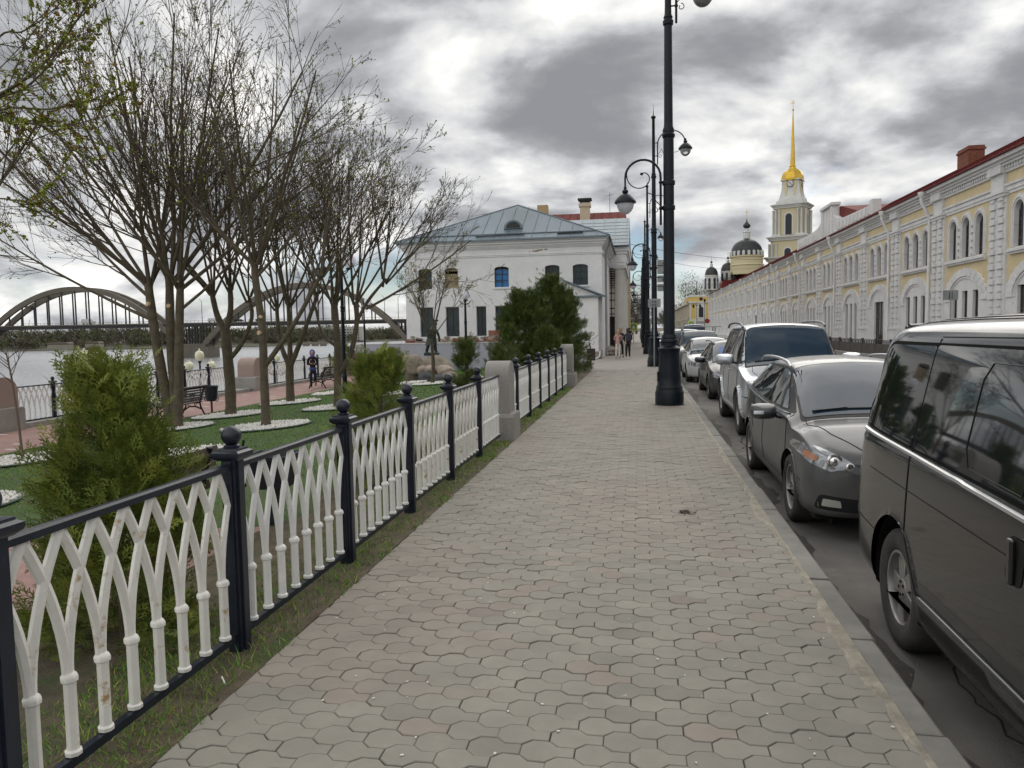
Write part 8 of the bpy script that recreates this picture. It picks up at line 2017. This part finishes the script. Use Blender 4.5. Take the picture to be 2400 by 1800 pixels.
def person(label, x, y, z, yaw, h, legs, arms, lean=0.0, tw=1.0, coat=None, trousers=None, shoes=None, coat_end=.80, coat_fl=1.0, group=None):
    """local frame faces -Y; legs: ankle (x, y) for left and right plus knee bend; arms: elbow and hand points"""
    t = thing('person', label, 'person', (x, y, z), yaw, group); k = h/1.70
    N_ = [(0, 0, .93, .105, .085), (0, -.01*lean, 1.08, .10, .08), (0, -.05*lean, 1.25, .12, .085), (0, -.08*lean, 1.40, .13, .07), (0, -.10*lean, 1.47, .048), (0, -.12*lean, 1.55, .05)]
    E_ = [(0,1),(1,2),(2,3),(3,4),(4,5)]
    for (ax_, ay_, kx, ky, az) in legs:
        i = len(N_); sg = math.copysign(1, ax_)
        N_ += [(sg*.085, 0, .86, .085), (kx, ky, .49+az*.5, .055), (ax_, ay_, .09+az, .036), (ax_, ay_-.13, .035+az, .03)]; E_ += [(0, i), (i, i+1), (i+1, i+2), (i+2, i+3)]
    for (ex, ey, ez, hx, hy, hz) in arms:
        i = len(N_); sg = math.copysign(1, ex); N_ += [(sg*.165*tw, -.06*lean, 1.38, .048), (ex, ey, ez, .038), (hx, hy, hz, .027)]; E_ += [(3, i), (i, i+1), (i+1, i+2)]
    N_ = [(n[0]*k, n[1]*k, n[2]*k)+tuple(r*k for r in n[3:]) for n in N_]
    skin('body', M_skin, N_, E_, t)
    leg_n = [0]; E2 = []; L_ = [N_[0]]
    o = 6
    TN = [(N_[0][0], N_[0][1], N_[0][2]+.03*k, .122*k, .10*k), (0, 0, .86*k, .12*k, .10*k)]; TE = [(0, 1)]
    for j in range(2):
        a, b_, c_, d_ = N_[o:o+4]; i = len(TN); TN += [(a[0], a[1], a[2]-.06*k, .095*k), (b_[0], b_[1], b_[2], .066*k), (c_[0], c_[1], c_[2]+.05*k, .047*k)]; TE += [(1, i), (i, i+1), (i+1, i+2)]
        sh = Vector(c_[:3]); fo = Vector(d_[:3]); dr = (fo-sh); an = math.atan2(dr.x, -dr.y)
        R3 = Matrix.Rotation(-an, 3, 'Z').transposed() if False else Matrix.Rotation(an, 3, 'Z')
        ell('shoe', shoes, (sh.x*.5+fo.x*.5, sh.y*.5+fo.y*.5-.01, min(sh.z, fo.z)+.012*k), (.045*k, .14*k, .045*k), t, R3)
        o += 4
    skin('trousers', trousers, TN, TE, t)
    CN = [(0, 0, coat_end*k, .135*k*coat_fl, .11*k*coat_fl), (0, -.005, (coat_end+1.08)/2*k, .128*k, .105*k), (0, -.03*lean*k, 1.15*k, .13*k, .10*k), (0, -.06*lean*k, 1.30*k, .145*k, .105*k), (0, -.08*lean*k, 1.41*k, .135*k, .085*k), (0, -.10*lean*k, 1.455*k, .065*k)]
    CE = [(0,1),(1,2),(2,3),(3,4),(4,5)]
    for j in range(2):
        a, b_, c_ = N_[o:o+3]; i = len(CN); hh = Vector(b_[:3]).lerp(Vector(c_[:3]), .86); CN += [(a[0], a[1], a[2], .068*k), (b_[0], b_[1], b_[2], .055*k), (hh.x, hh.y, hh.z, .044*k)]; CE += [(4, i), (i, i+1), (i+1, i+2)]
        hd = Vector(c_[:3]); dr = (hd-Vector(b_[:3])).normalized(); up_ = Vector((0, -1, .2))
        sd__ = dr.cross(up_).normalized() if dr.cross(up_).length > .1 else Vector((1, 0, 0))
        b = MB(); b.tube([hd, hd+dr*.055*k], [.026*k, .032*k], 8, flat=.55)
        for q in range(4): s0 = hd+dr*.05*k+sd__*(.024-.016*q)*k; l_ = (.062, .070, .066, .052)[q]*k; b.tube([s0, s0+dr*l_*.55+up_*.006, s0+dr*l_*.9+up_*.022], [.0085*k, .008*k, .006*k], 6)
        b.tube([hd+dr*.012*k+sd__*.028*k, hd+dr*.04*k+sd__*.050*k, hd+dr*.07*k+sd__*.052*k+up_*.012], [.010*k, .009*k, .007*k], 6); b.build('hand', M_skin, t, smooth=50)
        o += 3
    skin('coat', coat, CN, CE, t)
    return t, k
# hooded walker on the promenade
q = g(735, 915, -.65); t, k = person('person in a lilac hood and black jacket walking on the promenade with lowered head', q.x, q.y, -.65, rad(24), 1.66, [(-.09, -.02, -.09, -.06, 0), (.10, .30, .09, .02, .05)], [(-.20, .02, 1.10, -.05, -.22, 1.15), (.20, .02, 1.10, .05, -.22, 1.13)], lean=.6, coat=cloth('black jacket', (.012, .013, .02)), trousers=cloth('dark navy trousers', (.010, .012, .028)), shoes=cloth('pinkish white trainers', (.62, .52, .52)), coat_end=.92)
head(t, 0, -.10, 1.55, 0, None, nod=rad(22)); ell('hood', cloth('lilac hood', (.10, .09, .30)), (0, -.055, 1.565), (.115, .118, .145), t, Matrix.Rotation(rad(15), 3, 'X'))
ell('scarf', cloth('lilac hood', (.10, .09, .30)), (0, -.09, 1.42), (.10, .09, .06), t); ell('shirt_hem', cloth('blue checked shirt', (.06, .10, .32)), (0, 0, .90), (.15, .115, .10), t)
MB().obox((0, -.30, 1.13), .07, .03, .13).build('phone', M_frame, t)
# two people at the portico and a man half hidden
q = g(1449, 842); t, k = person('person in a pink coat and white trousers standing on the sidewalk, seen from behind', q.x, q.y, 0, rad(175), 1.60, [(-.07, 0, -.08, -.01, 0), (.13, -.03, .10, .0, 0)], [(-.22, -.08, 1.12, -.06, -.22, 1.08), (.22, -.08, 1.12, .08, -.22, 1.1)], coat=cloth('dusty pink coat', (.50, .30, .29)), trousers=cloth('white trousers', (.66, .63, .58)), shoes=cloth('pale shoes', (.45, .38, .32)), coat_end=.72, coat_fl=1.15)
head(t, 0, 0, 1.50, 0.5, cloth('blond hair', (.40, .28, .16)), .95, long=True)
q = g(1472, 842); t, k = person('person in dark clothes with a dark backpack and white trainers standing on the sidewalk', q.x, q.y, 0, rad(-165), 1.66, [(-.09, 0, -.08, -.01, 0), (.10, -.03, .09, .0, 0)], [(-.24, -.06, 1.12, -.14, -.22, 1.02), (.24, -.08, 1.12, .10, -.24, 1.12)], coat=cloth('navy jacket', (.015, .018, .035)), trousers=cloth('black trousers', (.012, .012, .016)), shoes=cloth('white trainers', (.72, .72, .70)), coat_end=.86)
head(t, 0, 0, 1.57, -.5, cloth('brown hair', (.07, .035, .025)), 1.0, long=True); MB().obox((0, .19, 1.20), .27, .16, .42).build('backpack', cloth('dark backpack', (.045, .04, .06)), t, bevel=.05)
q = g(1457, 839); t, k = person('fair-haired person in a black jacket, mostly hidden behind the pink coat', q.x-.06, q.y+.8, 0, rad(10), 1.68, [(-.07, 0, -.08, -.01, 0), (.12, -.03, .10, .0, 0)], [(-.24, -.02, 1.12, -.2, -.1, .88), (.24, -.02, 1.12, .2, -.1, .88)], coat=cloth('black jacket', (.012, .013, .02)), trousers=cloth('black trousers', (.012, .012, .016)), shoes=cloth('black shoes', (.02, .02, .02)), coat_end=.84)
head(t, 0, -.02, 1.58, 0, cloth('sandy hair', (.28, .18, .11)))
q = g(1481, 805); t, k = person('small distant person in dark clothes far down the sidewalk under the crossing sign', q.x-.1, 76, 0, rad(180), 1.70, [(-.07, 0, -.08, -.01, 0), (.12, -.03, .10, .0, 0)], [(-.24, -.02, 1.12, -.22, -.05, .88), (.24, -.02, 1.12, .22, -.05, .88)], coat=cloth('black jacket', (.012, .013, .02)), trousers=cloth('black trousers', (.012, .012, .016)), shoes=cloth('black shoes', (.02, .02, .02)), coat_end=.84)
head(t, 0, 0, 1.6, 0, cloth('brown hair', (.07, .035, .025)))
# person in white perched at the railing end, on a stack of timber
q = atY(826, 840, 41.0)
pt = thing('timber_stack', 'stack of brown timber blocks at the end of the promenade', 'stack', (q.x, 41.0, -.65)); zt_ = q.z-.0
for i in range(4): MB().obox((.02*(i % 2), 0, .16+i*.30), 1.0, .9, .27, .04*(i % 2)).build('block', mat('brown stacked blocks', (.13, .085, .065), .9, var=(4, .7, 1.3)), pt, bevel=.02)
t = thing('person', 'person in a white shirt with a black bag sitting on the timber stack', 'person', (q.x, 41.0, .55), rad(200)); M_ws = cloth('white shirt', (.72, .74, .80))
skin('body', M_skin, [(0, 0, .10, .11, .09), (0, -.03, .3, .11), (0, -.08, .48, .13, .08), (0, -.12, .58, .05), (0, -.16, .66, .05), (-.09, -.12, .09, .08), (-.10, -.42, .10, .055), (-.10, -.46, -.26, .035), (.09, -.12, .09, .08), (.10, -.42, .10, .055), (.10, -.46, -.26, .035), (-.2, -.1, .45, .05), (-.25, -.2, .25, .04), (-.18, -.38, .16, .028), (.2, -.1, .45, .05), (.25, -.2, .25, .04), (.18, -.38, .16, .028)],
     [(0,1),(1,2),(2,3),(3,4),(0,5),(5,6),(6,7),(0,8),(8,9),(9,10),(2,11),(11,12),(12,13),(2,14),(14,15),(15,16)], t)
skin('shirt', M_ws, [(0, 0, .08, .135, .11), (0, -.03, .3, .135, .11), (0, -.08, .50, .15, .10), (-.2, -.1, .46, .07), (-.25, -.2, .25, .058), (.2, -.1, .46, .07), (.25, -.2, .25, .058)], [(0,1),(1,2),(2,3),(3,4),(2,5),(5,6)], t)
skin('trousers', cloth('grey trousers', (.12, .13, .15)), [(0, 0, .06, .13, .10), (-.09, -.14, .08, .09), (-.10, -.42, .09, .066), (-.10, -.46, -.22, .045), (.09, -.14, .08, .09), (.10, -.42, .09, .066), (.10, -.46, -.22, .045)], [(0,1),(1,2),(2,3),(0,4),(4,5),(5,6)], t)
head(t, 0, -.18, .74, 0, cloth('brown hair', (.07, .035, .025)), 1.0, nod=rad(18)); ell('shoulder_bag', M_frame, (.24, .1, .22), (.12, .16, .20), t)
# ---- low dark fence across the street with arched rail tops
ft = thing('street_fence', 'low dark panel fence with a row of small iron arches across the street', 'fence', (12.9, 0, 0)); M_df = mat('dark brown-grey fence panel', (.085, .075, .068), .8, var=(2, .7, 1.3)); pm = None; am = None
for i in range(34):
    y = 22+i*2.6
    if pm is None:
        b = MB(); b.box(-.04, .04, .04, 2.56, -.15, .58); pn = b.build('panel', M_df, ft); pm = pn.data
        b = MB()
        for j in range(7):
            P = [(0, .30+.34*j+.11*math.cos(rad(a)), .70+.10*math.sin(rad(a))) for a in range(0, 181, 30)]; P = [(0, P[0][1], .56)]+P+[(0, P[-1][1], .56)]; b.tube(P, .018, 4)
        an_ = b.build('arch_row', M_frame, ft); am = an_.data; pp = MB().box(-.06, .06, -.06, .06, -.15, .86).build('post', M_df, ft); ppm = pp.data
    else:
        pn, an_, pp = [bpy.data.objects.new(n_, d_) for n_, d_ in (('panel', pm), ('arch_row', am), ('post', ppm))]
        for o in (pn, an_, pp): C.objects.link(o); o.parent = ft
    for o in (pn, an_, pp): o.location = (0, y, 0)
# ---- small litter on the pavement
rng = random.Random(14); b = MB()
for i in range(150):
    x = rng.uniform(-1.8, 1.05); y = rng.uniform(1.6, 9)**1.0; s = rng.uniform(.003, .007); b.obox((x, y, .004), s*2, s*1.3, .003, rng.uniform(0, 3))
kind(b.build('white_grit', mat('white grit', (.65, .64, .6), .8)), 'stuff')
def leaf_bits(n, x0, x1, y0, y1, seed, m, s0, s1, z=lambda x, y: .004):
    rng = random.Random(seed); b = MB()
    for i in range(n):
        x = rng.uniform(x0, x1); y = rng.uniform(y0, y1); s = rng.uniform(s0, s1); a = rng.uniform(0, 6.28); h = z(x, y)
        pts = [(x+s*math.cos(a+q)*rr, y+s*math.sin(a+q)*rr, h+rng.uniform(0, s*.5)) for q, rr in ((0, 1), (1.2, .5), (2.6, .9), (3.9, .45), (5.1, .8))]; b.add(pts, [(0, 1, 2, 3, 4)])
    return b
kind(leaf_bits(260, -2.75, -1.93, 1.6, 14, 5, None, .008, .022, lambda x, y: .012).build('dry_leaves', mat('dry brown leaf', (.16, .10, .055), .9, var=(20, .6, 1.4))), 'stuff')
kind(leaf_bits(120, KX1+.01, KX1+.30, 1.6, 20, 6, None, .008, .02, lambda x, y: ROADZ+.015).build('gutter_leaves', _m['dry brown leaf']), 'stuff')
t = tag(MB().tube([(-1.99, 3.32, .022), (-2.04, 3.38, .024)], .004, 6).build('cigarette_butt', M_twhite), 'white cigarette end lying in the verge grass beside the paving', 'litter')
kind(leaf_bits(9, .32, .50, 7.05, 7.13, 3, None, .02, .045, lambda x, y: .006).build('broken_paver_crumbs', mat('dark crumbs', (.05, .035, .025), .9)), 'stuff')
